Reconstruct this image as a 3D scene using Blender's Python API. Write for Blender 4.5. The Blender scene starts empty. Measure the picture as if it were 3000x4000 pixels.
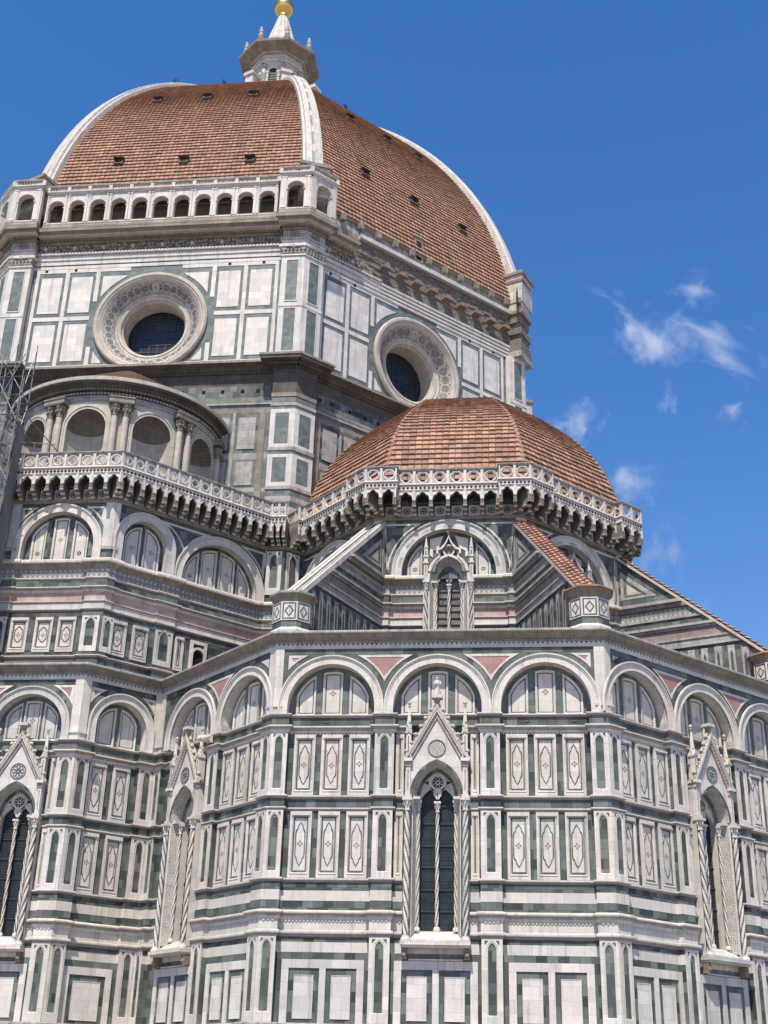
import bpy, math, random
from math import sin, cos, tan, pi, sqrt, radians
from mathutils import Vector, Matrix

random.seed(11)
C = bpy.context.scene.collection
SC = bpy.context.scene

# ------------------------------------------------------------------ camera, world, sun, exposure
CAM_POS = Vector((26.805, -102.729, 1.679))
F_PX, YAW, PITCH, ROLL = 4915.375, radians(-6.817), radians(24.903), radians(1.616)
cam = bpy.data.cameras.new("camera")
cam_ob = bpy.data.objects.new("camera", cam)
C.objects.link(cam_ob)
cam.sensor_fit = 'VERTICAL'
cam.sensor_height = 24.0
cam.lens = F_PX / 4000.0 * 24.0
cam.clip_start, cam.clip_end = 0.5, 9000.0
fwd = Vector((sin(YAW) * cos(PITCH), cos(YAW) * cos(PITCH), sin(PITCH)))
rt = Vector((cos(YAW), -sin(YAW), 0))
up = rt.cross(fwd)
r2 = rt * cos(ROLL) + up * sin(ROLL)
u2 = -rt * sin(ROLL) + up * cos(ROLL)
mw = Matrix.Identity(4)
for i in range(3):
    mw[i][0], mw[i][1], mw[i][2], mw[i][3] = r2[i], u2[i], -fwd[i], CAM_POS[i]
cam_ob.matrix_world = mw
SC.camera = cam_ob

SUN_EL, SUN_AZ = radians(61), radians(-7)        # azimuth measured from -Y towards +X
sun_dir = Vector((sin(SUN_AZ) * cos(SUN_EL), -cos(SUN_AZ) * cos(SUN_EL), sin(SUN_EL)))
sun = bpy.data.lights.new("sun", 'SUN')
sun.energy, sun.angle, sun.color = 5.0, radians(0.53), (1.0, 0.94, 0.84)
sun_ob = bpy.data.objects.new("sun", sun)
sun_ob.rotation_euler = sun_dir.to_track_quat('Z', 'Y').to_euler()
C.objects.link(sun_ob)

world = bpy.data.worlds.new("World")
SC.world = world
world.use_nodes = True
wt = world.node_tree
wt.nodes.clear()
w_out = wt.nodes.new('ShaderNodeOutputWorld')
w_bg = wt.nodes.new('ShaderNodeBackground')
w_sky = wt.nodes.new('ShaderNodeTexSky')
w_sky.sky_type = 'NISHITA'
w_sky.sun_disc = False
w_sky.sun_elevation = SUN_EL
w_sky.sun_rotation = math.atan2(sun_dir.x, sun_dir.y)
w_sky.altitude = 60
w_sky.air_density, w_sky.dust_density, w_sky.ozone_density = 1.15, 0.35, 2.6
w_hs = wt.nodes.new('ShaderNodeHueSaturation')
w_hs.inputs['Saturation'].default_value = 1.34
w_bg.inputs['Strength'].default_value = 0.131
wt.links.new(w_sky.outputs['Color'], w_hs.inputs['Color'])
w_mx = wt.nodes.new('ShaderNodeMix')
w_mx.data_type, w_mx.blend_type = 'RGBA', 'MULTIPLY'
w_mx.inputs[0].default_value = 1.0
w_mx.inputs[7].default_value = (1.22, .97, 1.06, 1)
wt.links.new(w_hs.outputs['Color'], w_mx.inputs[6])
wt.links.new(w_mx.outputs[2], w_bg.inputs['Color'])
wt.links.new(w_bg.outputs['Background'], w_out.inputs['Surface'])

SC.view_settings.view_transform = 'Standard'
SC.view_settings.look = 'None'
SC.view_settings.exposure = 0.34
SC.view_settings.gamma = 1.0
SC.cycles.max_bounces = 6
SC.cycles.diffuse_bounces = 3
SC.cycles.transparent_max_bounces = 8
SC.cycles.volume_bounces = 5

# ------------------------------------------------------------------ materials
MATS = {}


def newmat(name):
    m = bpy.data.materials.new(name)
    m.use_nodes = True
    nt = m.node_tree
    b = nt.nodes['Principled BSDF']
    MATS[name] = m
    return m, nt, b


def N(nt, t, **kw):
    n = nt.nodes.new(t)
    for k, v in kw.items():
        setattr(n, k, v)
    return n


def mixc(nt, fac, a, b, mode='MIX'):
    n = nt.nodes.new('ShaderNodeMix')
    n.data_type = 'RGBA'
    n.blend_type = mode
    for sock, val in ((n.inputs[0], fac), (n.inputs[6], a), (n.inputs[7], b)):
        if hasattr(val, 'is_linked') or hasattr(val, 'links'):
            nt.links.new(val, sock)
        elif isinstance(val, (tuple, list)):
            sock.default_value = (*val[:3], 1)
        else:
            sock.default_value = val
    return n.outputs[2]


def ramp(nt, src, p0, p1, c0=(0, 0, 0), c1=(1, 1, 1)):
    r = N(nt, 'ShaderNodeValToRGB')
    r.color_ramp.elements[0].position = p0
    r.color_ramp.elements[1].position = p1
    r.color_ramp.elements[0].color = (*c0, 1)
    r.color_ramp.elements[1].color = (*c1, 1)
    nt.links.new(src, r.inputs[0])
    return r.outputs[0]


def noise(nt, scale, detail=4, vec=None, rough=.55):
    n = N(nt, 'ShaderNodeTexNoise')
    n.inputs['Scale'].default_value = scale
    n.inputs['Detail'].default_value = detail
    n.inputs['Roughness'].default_value = rough
    if vec is not None:
        nt.links.new(vec, n.inputs['Vector'])
    return n.outputs['Fac']


def brick(nt, c1, c2, mortar, bw, rh, ms, offs=.5):
    uv = N(nt, 'ShaderNodeUVMap')
    b = N(nt, 'ShaderNodeTexBrick')
    b.offset = offs
    nt.links.new(uv.outputs[0], b.inputs['Vector'])
    for k, v in (('Color1', c1), ('Color2', c2), ('Mortar', mortar)):
        b.inputs[k].default_value = (*v, 1)
    b.inputs['Scale'].default_value = 1
    b.inputs['Mortar Size'].default_value = ms
    b.inputs['Mortar Smooth'].default_value = .3
    b.inputs['Bias'].default_value = 0
    b.inputs['Brick Width'].default_value = bw
    b.inputs['Row Height'].default_value = rh
    return b.outputs['Color'], b.outputs['Fac'], uv.outputs[0]


def wpos(nt):
    g = N(nt, 'ShaderNodeNewGeometry')
    return g.outputs['Position']


def stretch(nt, vec, s):
    mp = N(nt, 'ShaderNodeMapping')
    mp.inputs['Scale'].default_value = s
    nt.links.new(vec, mp.inputs['Vector'])
    return mp.outputs[0]


def stone(name, c1, c2, mortar, bw, rh, ms, stain, stain_amt, tint=None, rough=.6, spec=.3, streak=.0, bump=.0, fine=1.0, vary=.0):
    m, nt, b = newmat(name)
    col, fac, uv = brick(nt, c1, c2, mortar, bw, rh, ms)
    P = wpos(nt)
    if tint:
        for (tc, sc, lo, hi, amt) in tint:
            f = ramp(nt, noise(nt, sc, 3, P), lo, hi)
            mm = N(nt, 'ShaderNodeMath', operation='MULTIPLY')
            nt.links.new(f, mm.inputs[0])
            mm.inputs[1].default_value = amt
            col = mixc(nt, mm.outputs[0], col, tc)
    f2 = ramp(nt, noise(nt, 1.7, 8, P, .7), .42, .75)
    mm = N(nt, 'ShaderNodeMath', operation='MULTIPLY')
    nt.links.new(f2, mm.inputs[0])
    mm.inputs[1].default_value = stain_amt
    col = mixc(nt, mm.outputs[0], col, stain)
    if streak:
        f3 = ramp(nt, noise(nt, 1.0, 5, stretch(nt, P, (3.2, 3.2, .20)), .62), .54, .66)
        mm = N(nt, 'ShaderNodeMath', operation='MULTIPLY')
        nt.links.new(f3, mm.inputs[0])
        mm.inputs[1].default_value = streak
        col = mixc(nt, mm.outputs[0], col, stain)
    fr = ramp(nt, noise(nt, 14, 4, P), .25, .75, (1 - .18 * fine,) * 3, (1 + .1 * fine,) * 3)
    col = mixc(nt, 1.0, col, fr, 'MULTIPLY')
    if vary:        # each block of the building has its own tint
        oi = N(nt, 'ShaderNodeObjectInfo')
        vr = N(nt, 'ShaderNodeValToRGB')
        els = vr.color_ramp.elements
        els[0].color = (1 - vary, 1 - vary * .95, 1 - vary * .85, 1)
        els[1].color = (1 + vary * .4, 1 + vary * .3, 1 + vary * .1, 1)
        for p_, c_ in ((.35, (1, .97, .91, 1)), (.6, (1.0, 1.0, 1.02, 1)), (.8, (1.02, .95, .92, 1))):
            els.new(p_).color = c_
        nt.links.new(oi.outputs['Random'], vr.inputs[0])
        col = mixc(nt, 1.0, col, vr.outputs[0], 'MULTIPLY')
    nt.links.new(col, b.inputs['Base Color'])
    b.inputs['Roughness'].default_value = rough
    b.inputs['Specular IOR Level'].default_value = spec
    if bump:
        bp = N(nt, 'ShaderNodeBump')
        bp.inputs['Strength'].default_value = bump
        bp.inputs['Distance'].default_value = .12
        nt.links.new(noise(nt, 5, 8, P, .7), bp.inputs['Height'])
        nt.links.new(bp.outputs[0], b.inputs['Normal'])
    return m


stone('white_marble', (.69, .645, .58), (.53, .505, .465), (.40, .37, .33), .85, .58, .008, (.30, .27, .23), .26,
      [((.62, .50, .45), .8, .56, .72, .45), ((.58, .53, .44), .45, .50, .68, .5)], streak=.5, fine=.7, vary=.14)
stone('green_marble', (.036, .046, .042), (.180, .205, .182), (.06, .068, .061), .50, .46, .008, (.022, .028, .025), .36,
      [((.20, .22, .19), .6, .55, .75, .4)], rough=.55, spec=.3, streak=.18, vary=.12)
stone('pale_green_marble', (.10, .122, .115), (.19, .215, .20), (.09, .105, .10), .40, .30, .008, (.06, .07, .065), .4, rough=.55, streak=.25)
stone('pink_marble', (.44, .25, .21), (.52, .36, .30), (.33, .22, .18), .9, .6, .01, (.25, .18, .14), .4,
      [((.60, .50, .44), .8, .45, .6, .6)])
stone('brown_pink_marble', (.30, .20, .17), (.36, .27, .225), (.2, .15, .12), .9, .6, .01, (.12, .09, .075), .6, streak=.5)
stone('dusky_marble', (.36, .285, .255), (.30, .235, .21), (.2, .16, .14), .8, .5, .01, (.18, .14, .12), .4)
stone('rose_marble', (.33, .165, .145), (.40, .235, .20), (.28, .16, .13), .7, .5, .01, (.22, .13, .10), .4)
stone('red_marble', (.33, .165, .14), (.38, .20, .17), (.3, .15, .12), .5, .5, .004, (.2, .09, .07), .3)
stone('weathered_stone', (.33, .28, .215), (.24, .205, .16), (.14, .12, .095), .9, .6, .012, (.085, .07, .055), .6, streak=.35, rough=.8)
stone('dark_weathered_stone', (.13, .112, .092), (.085, .075, .064), (.06, .05, .045), .9, .5, .012, (.03, .027, .024), .6, streak=.4, rough=.85)
stone('grey_weathered_shaded_marble', (.46, .43, .39), (.36, .335, .31), (.2, .18, .16), .8, .55, .012, (.13, .115, .10), .75, streak=.55, rough=.75)  # weathered marble; on the buttress sides its grey is painted shade
stone('rubble_masonry', (.33, .285, .225), (.19, .165, .135), (.14, .12, .10), .34, .16, .03, (.09, .08, .07), .6, rough=.95, bump=1.0)
stone('warm_stone', (.56, .50, .41), (.47, .42, .35), (.3, .26, .21), 1.1, .7, .01, (.22, .18, .135), .5, streak=.3, rough=.75)
stone('rib_marble', (.60, .555, .475), (.50, .46, .40), (.28, .25, .21), .7, .9, .02, (.24, .205, .16), .5, streak=.4)
stone('brown_stone', (.30, .20, .15), (.22, .15, .115), (.2, .14, .1), .9, .5, .01, (.12, .09, .07), .5, rough=.85)
stone('piazza_stone', (.30, .29, .27), (.24, .23, .215), (.13, .12, .11), 1.2, .7, .015, (.16, .15, .14), .5, rough=.8)


def inlay(name, scale, ca, cb, lo, hi, rnd=.15, feat='F1', metric='EUCLIDEAN'):
    m, nt, b = newmat(name)
    uv = N(nt, 'ShaderNodeUVMap')
    v = N(nt, 'ShaderNodeTexVoronoi')
    v.voronoi_dimensions = '2D'
    v.feature = feat
    v.distance = metric
    v.inputs['Scale'].default_value = scale
    v.inputs['Randomness'].default_value = rnd
    nt.links.new(uv.outputs[0], v.inputs['Vector'])
    col = ramp(nt, v.outputs['Distance'], lo, hi, ca, cb)
    P = wpos(nt)
    f2 = ramp(nt, noise(nt, 2.5, 6, P, .7), .4, .8, (1, 1, 1), (.55, .52, .48))
    col = mixc(nt, 1.0, col, f2, 'MULTIPLY')
    nt.links.new(col, b.inputs['Base Color'])
    b.inputs['Roughness'].default_value = .7
    return m


inlay('star_inlay', 3.3, (.52, .48, .42), (.07, .085, .082), .2, .3, .0, 'F1', 'MANHATTAN')
for _n in MATS['star_inlay'].node_tree.nodes:
    if _n.type == 'VALTORGB' and _n.inputs[0].links[0].from_node.type == 'TEX_VORONOI':
        _c = _n.color_ramp
        _c.interpolation = 'CONSTANT'
        _c.elements[0].position, _c.elements[1].position = 0, .12
        for _p, _k in ((.30, (.50, .46, .40, 1)), (.42, (.07, .085, .082, 1)), (.58, (.46, .43, .37, 1))):
            _e = _c.elements.new(_p)
            _e.color = _k
inlay('fine_inlay', 10.5, (.25, .235, .205), (.53, .49, .43), .24, .42, .45)
inlay('scroll_inlay', 5.0, (.13, .12, .105), (.50, .46, .38), .16, .24, .55)
inlay('carved_frieze', 3.4, (.34, .29, .225), (.10, .085, .065), .25, .48, .6)


def plain(name, col, rough=.5, metal=0.0, spec=.5, var=.0, vs=3.0):
    m, nt, b = newmat(name)
    if var:
        P = wpos(nt)
        f = ramp(nt, noise(nt, vs, 6, P, .65), .3, .75, tuple(c * (1 - var) for c in col), tuple(min(1, c * (1 + var)) for c in col))
        nt.links.new(f, b.inputs['Base Color'])
    else:
        b.inputs['Base Color'].default_value = (*col, 1)
    b.inputs['Roughness'].default_value = rough
    b.inputs['Metallic'].default_value = metal
    b.inputs['Specular IOR Level'].default_value = spec
    return m


stone('window_carving', (.17, .155, .13), (.12, .11, .095), (.1, .09, .08), .5, .5, .01, (.08, .07, .06), .4, rough=.85)
stone('shaded_dirty_stone', (.25, .21, .165), (.19, .16, .125), (.15, .13, .10), 1.1, .7, .01, (.09, .075, .06), .75, streak=.5, rough=.85)  # dark stone: dirt and overhang shade on corbels, painted shade in the shells
plain('window_glass', (.022, .030, .031), .42, 0, .28, .5, 2.2)
plain('leaded_glass', (.17, .155, .135), .5, 0, .3, .75, 3.2)
plain('round_glass', (.014, .022, .032), .30, 0, .38, .3, 1.0)
plain('iron', (.045, .05, .055), .6, .3, .4, .2, 6)
plain('lead', (.20, .20, .21), .5, .3, .4, .2, 3)
plain('gold', (.80, .53, .16), .28, 1.0, .5, .08, 2)
plain('steel_tube', (.16, .175, .185), .5, .4, .5, .2, 5)
plain('scaffold_net', (.17, .16, .148), .9, 0, .1, .25, 2)
plain('net_seam', (.24, .235, .22), .9, 0, .1, .3, 5)
plain('bronze', (.13, .16, .13), .5, .4, .4, .2, 8)
plain('dark_hole', (.02, .018, .016), .95, 0, .1)
plain('weed_green', (.05, .07, .025), .8, 0, .1, .4, 6)


def tile_mat(name):
    m, nt, b = newmat(name)
    a = N(nt, 'ShaderNodeVertexColor')
    a.layer_name = 'tile'
    P = wpos(nt)
    f = ramp(nt, noise(nt, 6, 6, P, .7), .25, .8, (.72, .72, .74), (1.18, 1.16, 1.12))
    col = mixc(nt, 1.0, a.outputs['Color'], f, 'MULTIPLY')
    g = ramp(nt, noise(nt, .5, 6, stretch(nt, P, (1.6, 1.6, .35)), .65), .52, .8)
    mm = N(nt, 'ShaderNodeMath', operation='MULTIPLY')
    nt.links.new(g, mm.inputs[0])
    mm.inputs[1].default_value = .55
    col = mixc(nt, mm.outputs[0], col, (.10, .07, .05))
    nt.links.new(col, b.inputs['Base Color'])
    b.inputs['Roughness'].default_value = .8
    b.inputs['Specular IOR Level'].default_value = .2
    return m


tile_mat('clay_tile')

# ------------------------------------------------------------------ mesh builder
T8 = tan(pi / 8)


class MB:
    """collects faces authored in facade coordinates (u along the wall, v up, w outwards)."""

    def __init__(s):
        s.v, s.f, s.m, s.uv, s.col, s.names = [], [], [], [], [], []
        s.smooth = []
        s.ox = s.oy = 0.0

    def mi(s, n):
        if n not in s.names:
            s.names.append(n)
        return s.names.index(n)

    def face(s, pts, mat, uv=None, col=None, smooth=False):
        i0 = len(s.v)
        s.v += [(p[0], -p[2], p[1]) for p in pts]
        s.f.append(tuple(range(i0, i0 + len(pts))))
        s.m.append(s.mi(mat))
        s.smooth.append(smooth)
        if uv is None:
            a, b, c = Vector(pts[0]), Vector(pts[1]), Vector(pts[-1])
            n = Vector((0, 0, 0))
            for k in range(len(pts)):
                p, q = pts[k], pts[(k + 1) % len(pts)]
                n += Vector(((p[1] - q[1]) * (p[2] + q[2]), (p[2] - q[2]) * (p[0] + q[0]), (p[0] - q[0]) * (p[1] + q[1])))
            ax = max(range(3), key=lambda k: abs(n[k]))
            if ax == 2:
                uv = [(p[0] + s.ox, p[1] + s.oy) for p in pts]
            elif ax == 0:
                uv = [(p[2] + s.ox + 7.3, p[1] + s.oy) for p in pts]
            else:
                uv = [(p[0] + s.ox, p[2] + s.oy + 3.1) for p in pts]
        s.uv.append(uv)
        s.col.append(col)

    def box(s, u0, u1, v0, v1, w0, w1, mat, back=False, top=None):
        P = lambda a, b, c: (a, b, c)
        s.face([P(u0, v0, w1), P(u1, v0, w1), P(u1, v1, w1), P(u0, v1, w1)], mat)
        s.face([P(u0, v0, w0), P(u0, v0, w1), P(u0, v1, w1), P(u0, v1, w0)], mat)
        s.face([P(u1, v0, w1), P(u1, v0, w0), P(u1, v1, w0), P(u1, v1, w1)], mat)
        s.face([P(u0, v1, w1), P(u1, v1, w1), P(u1, v1, w0), P(u0, v1, w0)], top or mat)
        s.face([P(u0, v0, w0), P(u1, v0, w0), P(u1, v0, w1), P(u0, v0, w1)], mat)
        if back:
            s.face([P(u1, v0, w0), P(u0, v0, w0), P(u0, v1, w0), P(u1, v1, w0)], mat)

    def prism(s, poly, w0, w1, mat, side=None, back=False):
        """poly: (u, v) counter-clockwise outline, extruded from w0 to w1."""
        s.face([(p[0], p[1], w1) for p in poly], mat)
        n = len(poly)
        for i in range(n):
            p, q = poly[i], poly[(i + 1) % n]
            s.face([(p[0], p[1], w0), (q[0], q[1], w0), (q[0], q[1], w1), (p[0], p[1], w1)], side or mat)
        if back:
            s.face([(p[0], p[1], w0) for p in reversed(poly)], mat)

    def ring(s, outer, inner, w0, w1, mat, close=True, w2=None):
        """band between two outlines with the same number of points; inner edge may sit at w2."""
        n = len(outer)
        wi = w1 if w2 is None else w2
        for i in range(n if close else n - 1):
            j = (i + 1) % n
            a, b, c, d = outer[i], outer[j], inner[j], inner[i]
            s.face([(a[0], a[1], w1), (b[0], b[1], w1), (c[0], c[1], wi), (d[0], d[1], wi)], mat)
            if abs(w1 - w0) > 1e-6:
                s.face([(a[0], a[1], w0), (b[0], b[1], w0), (b[0], b[1], w1), (a[0], a[1], w1)], mat)
            if abs(wi - w0) > 1e-6:
                s.face([(d[0], d[1], wi), (c[0], c[1], wi), (c[0], c[1], w0), (d[0], d[1], w0)], mat)

    def rectring(s, u0, u1, v0, v1, t, w0, w1, mat, tb=None, tt=None):
        tb = t if tb is None else tb
        tt = t if tt is None else tt
        s.ring([(u0, v0), (u1, v0), (u1, v1), (u0, v1)], [(u0 + t, v0 + tb), (u1 - t, v0 + tb), (u1 - t, v1 - tt), (u0 + t, v1 - tt)], w0, w1, mat)

    def sweep(s, path, prof, mat, t0=0.0, t1=0.0, cap=True, mats=None):
        """path: plan polyline (u, w); prof: list of (outward, v) bottom to top."""
        path = [p for i, p in enumerate(path) if i == 0 or math.hypot(p[0] - path[i - 1][0], p[1] - path[i - 1][1]) > 1e-5]
        n = len(path)
        dirs = []
        for i in range(n - 1):
            d = (path[i + 1][0] - path[i][0], path[i + 1][1] - path[i][1])
            L = math.hypot(*d)
            dirs.append((d[0] / L, d[1] / L, L))
        offs = []
        for i in range(n):
            if i == 0:
                d = dirs[0]
                offs.append((-d[1] - t0 * d[0], d[0] - t0 * d[1]))
            elif i == n - 1:
                d = dirs[-1]
                offs.append((-d[1] + t1 * d[0], d[0] + t1 * d[1]))
            else:
                a, b = dirs[i - 1], dirs[i]
                n1, n2 = (-a[1], a[0]), (-b[1], b[0])
                k = 1 + n1[0] * n2[0] + n1[1] * n2[1]
                offs.append(((n1[0] + n2[0]) / k, (n1[1] + n2[1]) / k))
        acc = path[0][0] + s.ox
        for i in range(n - 1):
            L = dirs[i][2]
            for k in range(len(prof) - 1):
                (p0, z0), (p1, z1) = prof[k], prof[k + 1]
                A = (path[i][0] + offs[i][0] * p0, z0, path[i][1] + offs[i][1] * p0)
                B = (path[i + 1][0] + offs[i + 1][0] * p0, z0, path[i + 1][1] + offs[i + 1][1] * p0)
                Cc = (path[i + 1][0] + offs[i + 1][0] * p1, z1, path[i + 1][1] + offs[i + 1][1] * p1)
                D = (path[i][0] + offs[i][0] * p1, z1, path[i][1] + offs[i][1] * p1)
                h = math.hypot(p1 - p0, z1 - z0)
                s.face([A, B, Cc, D], (mats[k] if mats else mat), uv=[(acc, z0 + s.oy), (acc + L, z0 + s.oy), (acc + L, z0 + h + s.oy), (acc, z0 + h + s.oy)])
            acc += L
        if cap:
            for i, rev in ((0, False), (n - 1, True)):
                pts = [(path[i][0] + offs[i][0] * p, z, path[i][1] + offs[i][1] * p) for p, z in prof]
                if len(pts) > 2:
                    s.face(pts if rev else pts[::-1], mats[0] if mats else mat)

    def lathe(s, cu, cw, prof, mat, n=10, a0=0, a1=2 * pi, smooth=True, mats=None):
        """prof: (radius, v) bottom to top, axis vertical at (cu, cw)."""
        full = abs(a1 - a0 - 2 * pi) < 1e-6
        for k in range(len(prof) - 1):
            (ra, za), (rb, zb) = prof[k], prof[k + 1]
            for i in range(n):
                x, y = a0 + (a1 - a0) * i / n, a0 + (a1 - a0) * (i + 1) / n
                pts = [(cu + ra * sin(x), za, cw + ra * cos(x)), (cu + ra * sin(y), za, cw + ra * cos(y)),
                       (cu + rb * sin(y), zb, cw + rb * cos(y)), (cu + rb * sin(x), zb, cw + rb * cos(x))]
                if ra < 1e-6:
                    pts = pts[1:]
                elif rb < 1e-6:
                    pts = pts[:3]
                r = max(ra, rb)
                uv = None
                if len(pts) == 4:
                    uv = [(r * x, za), (r * y, za), (r * y, zb + 1e-4), (r * x, zb + 1e-4)]
                s.face(pts, mats[k] if mats else mat, uv=uv, smooth=smooth)

    def tube(s, pts, r, mat, n=6):
        pts = [Vector(p) for p in pts]
        rings = []
        for i, p in enumerate(pts):
            d = (pts[min(i + 1, len(pts) - 1)] - pts[max(i - 1, 0)]).normalized()
            a = d.orthogonal().normalized()
            b = d.cross(a)
            rings.append([p + a * (r * cos(2 * pi * k / n)) + b * (r * sin(2 * pi * k / n)) for k in range(n)])
        for i in range(len(rings) - 1):
            for k in range(n):
                j = (k + 1) % n
                s.face([tuple(rings[i][k]), tuple(rings[i][j]), tuple(rings[i + 1][j]), tuple(rings[i + 1][k])], mat, smooth=True)
        s.face([tuple(p) for p in reversed(rings[0])], mat)
        s.face([tuple(p) for p in rings[-1]], mat)

    def mesh(s, name):
        me = bpy.data.meshes.new(name)
        me.from_pydata(s.v, [], s.f)
        for n in s.names:
            me.materials.append(MATS[n])
        me.polygons.foreach_set('material_index', s.m)
        me.polygons.foreach_set('use_smooth', s.smooth)
        ul = me.uv_layers.new(name='UVMap')
        flat = []
        for uv in s.uv:
            for a in uv:
                flat += [a[0], a[1]]
        ul.data.foreach_set('uv', flat)
        if any(c is not None for c in s.col):
            ca = me.color_attributes.new('tile', 'FLOAT_COLOR', 'CORNER')
            fc = []
            for f, c in zip(s.f, s.col):
                c = c or (.25, .12, .07)
                fc += [c[0], c[1], c[2], 1.0] * len(f)
            ca.data.foreach_set('color', fc)
        me.update()
        return me


def put(name, data, parent=None, loc=(0, 0, 0), rz=0.0, sx=1.0):
    """link one object; data may be an MB, a mesh or None (an Empty)."""
    if isinstance(data, MB):
        data = data.mesh(name)
    o = bpy.data.objects.new(name, data)
    C.objects.link(o)
    o.parent = parent
    o.location = loc
    o.rotation_euler = (0, 0, rz)
    if sx != 1.0:
        o.scale = (sx, 1, 1)
    return o


def tag(o, label=None, cat=None, group=None, kind=None):
    if label:
        o['label'] = label
    if cat:
        o['category'] = cat
    if group:
        o['group'] = group
    if kind:
        o['kind'] = kind
    return o


def circ(cu, cv, r, a0=0.0, a1=2 * pi, n=24, end=False):
    return [(cu + r * cos(a0 + (a1 - a0) * i / n), cv + r * sin(a0 + (a1 - a0) * i / n)) for i in range(n + (1 if end else 0))]


# directions of the octagon: SE face looks at -Y (towards the camera)
def face_rot(deg):          # deg: direction of the outward normal, -90 = towards the camera
    return radians(deg + 90)


def nrm(deg):
    return Vector((cos(radians(deg)), sin(radians(deg)), 0))


def tng(deg):
    n = nrm(deg)
    return Vector((-n.y, n.x, 0))


SE, E_, S_, NE, SW = -90, -45, -135, 0, 180

cathedral = put('cathedral', None)
tag(cathedral, 'huge cathedral clad in white and green marble under a red tiled dome', 'cathedral')


# ------------------------------------------------------------------ reusable marble pieces
def pointed(cu, a, vs, c, n=6):
    """right half then left half of a pointed arch, from (cu+a, vs) over the apex to (cu-a, vs)."""
    R = a + c
    end = math.acos(c / R)
    right = [(cu - c + R * cos(end * i / n), vs + R * sin(end * i / n)) for i in range(n + 1)]
    left = [(2 * cu - p[0], p[1]) for p in reversed(right[:-1])]
    return right + left


def lancet(cu, a, v0, vs, c, n=6):
    return [(cu - a, v0), (cu + a, v0)] + pointed(cu, a, vs, c, n)


def rect_match(u0, u1, v0, v1, cu, vs, n=6):
    """rectangle sampled to match lancet() point for point."""
    h = n // 2
    right = [(u1, vs + (v1 - vs) * i / h) for i in range(h + 1)]
    right += [(u1 + (cu - u1) * i / (n - h), v1) for i in range(1, n - h + 1)]
    left = [(u0 + u1 - p[0] if True else 0, p[1]) for p in reversed(right[:-1])]
    return [(u0, v0), (u1, v0)] + right + left


def niche_plate(mb, u0, u1, v0, v1, w0, w1, a=None, mat='white_marble', fill='green_marble', sill=.32, head=.62, c=None):
    """white plate with a pointed blind niche; the niche ground is fill."""
    cu = (u0 + u1) / 2
    a = a or (u1 - u0) * .21
    c = a * .9 if c is None else c
    vs = v1 - head
    inner = lancet(cu, a, v0 + sill, vs, c)
    outer = rect_match(u0, u1, v0, v1, cu, vs)
    mid = lancet(cu, a * 1.45, v0 + sill - .06, vs, c)
    mb.ring(outer, mid, w0, w1, mat)
    mb.ring(mid, inner, w1 - .001, w1 - .001, mat, w2=w0 + .012)
    mb.face([(p[0], p[1], w0 + .010) for p in inner], fill)
    # small dark spandrel triangles above the niche
    for sgn in (-1, 1):
        x = cu + sgn * (u1 - u0) * .30
        y = v1 - .10
        d = sgn * (u1 - u0) * .13
        tri = [(x - d, y), (x + d * .4, y), (x + d * .4, y - .20)]
        mb.face([(p[0], p[1], w1 + .003) for p in tri], 'dark_weathered_stone')


VESICA = [(0, 1), (.14, .94), (.34, .87), (.52, .79), (.58, .71), (.62, .70), (.62, .66), (.80, .64), (.94, .56), (1, .45), (1, .2),
          (1, -.2), (1, -.45), (.94, -.56), (.80, -.64), (.62, -.66), (.62, -.70), (.58, -.71), (.52, -.79), (.34, -.87), (.14, -.94)]
VESICA = VESICA + [(0, -1)] + [(-x, y) for x, y in reversed(VESICA[1:])]


def vesica(cu, cv, hw, hh):
    return [(cu + x * hw, cv + y * hh) for x, y in reversed(VESICA)]


def flower(mb, cu, cv, r, w, mat='red_marble'):
    for k in range(4):
        a = k * pi / 2
        c_, s_ = cos(a), sin(a)
        pts = []
        for x, y in ((.22, 0), (.5, -.34), (.85, -.26), (1, 0), (.85, .26), (.5, .34)):
            pts.append((cu + r * (x * c_ - y * s_), cv + r * (x * s_ + y * c_), w))
        mb.face(pts, mat)


def star(mb, cu, cv, r, w, mat='green_marble'):
    for k in range(2):
        tri = [(cu + r * sin(2 * pi * i / 3 + k * pi), cv + r * cos(2 * pi * i / 3 + k * pi)) for i in range(3)]
        inn = [(cu + r * .55 * sin(2 * pi * i / 3 + k * pi), cv + r * .55 * cos(2 * pi * i / 3 + k * pi)) for i in range(3)]
        mb.ring(tri, inn, w + k * .002, w + k * .002, mat)


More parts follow.
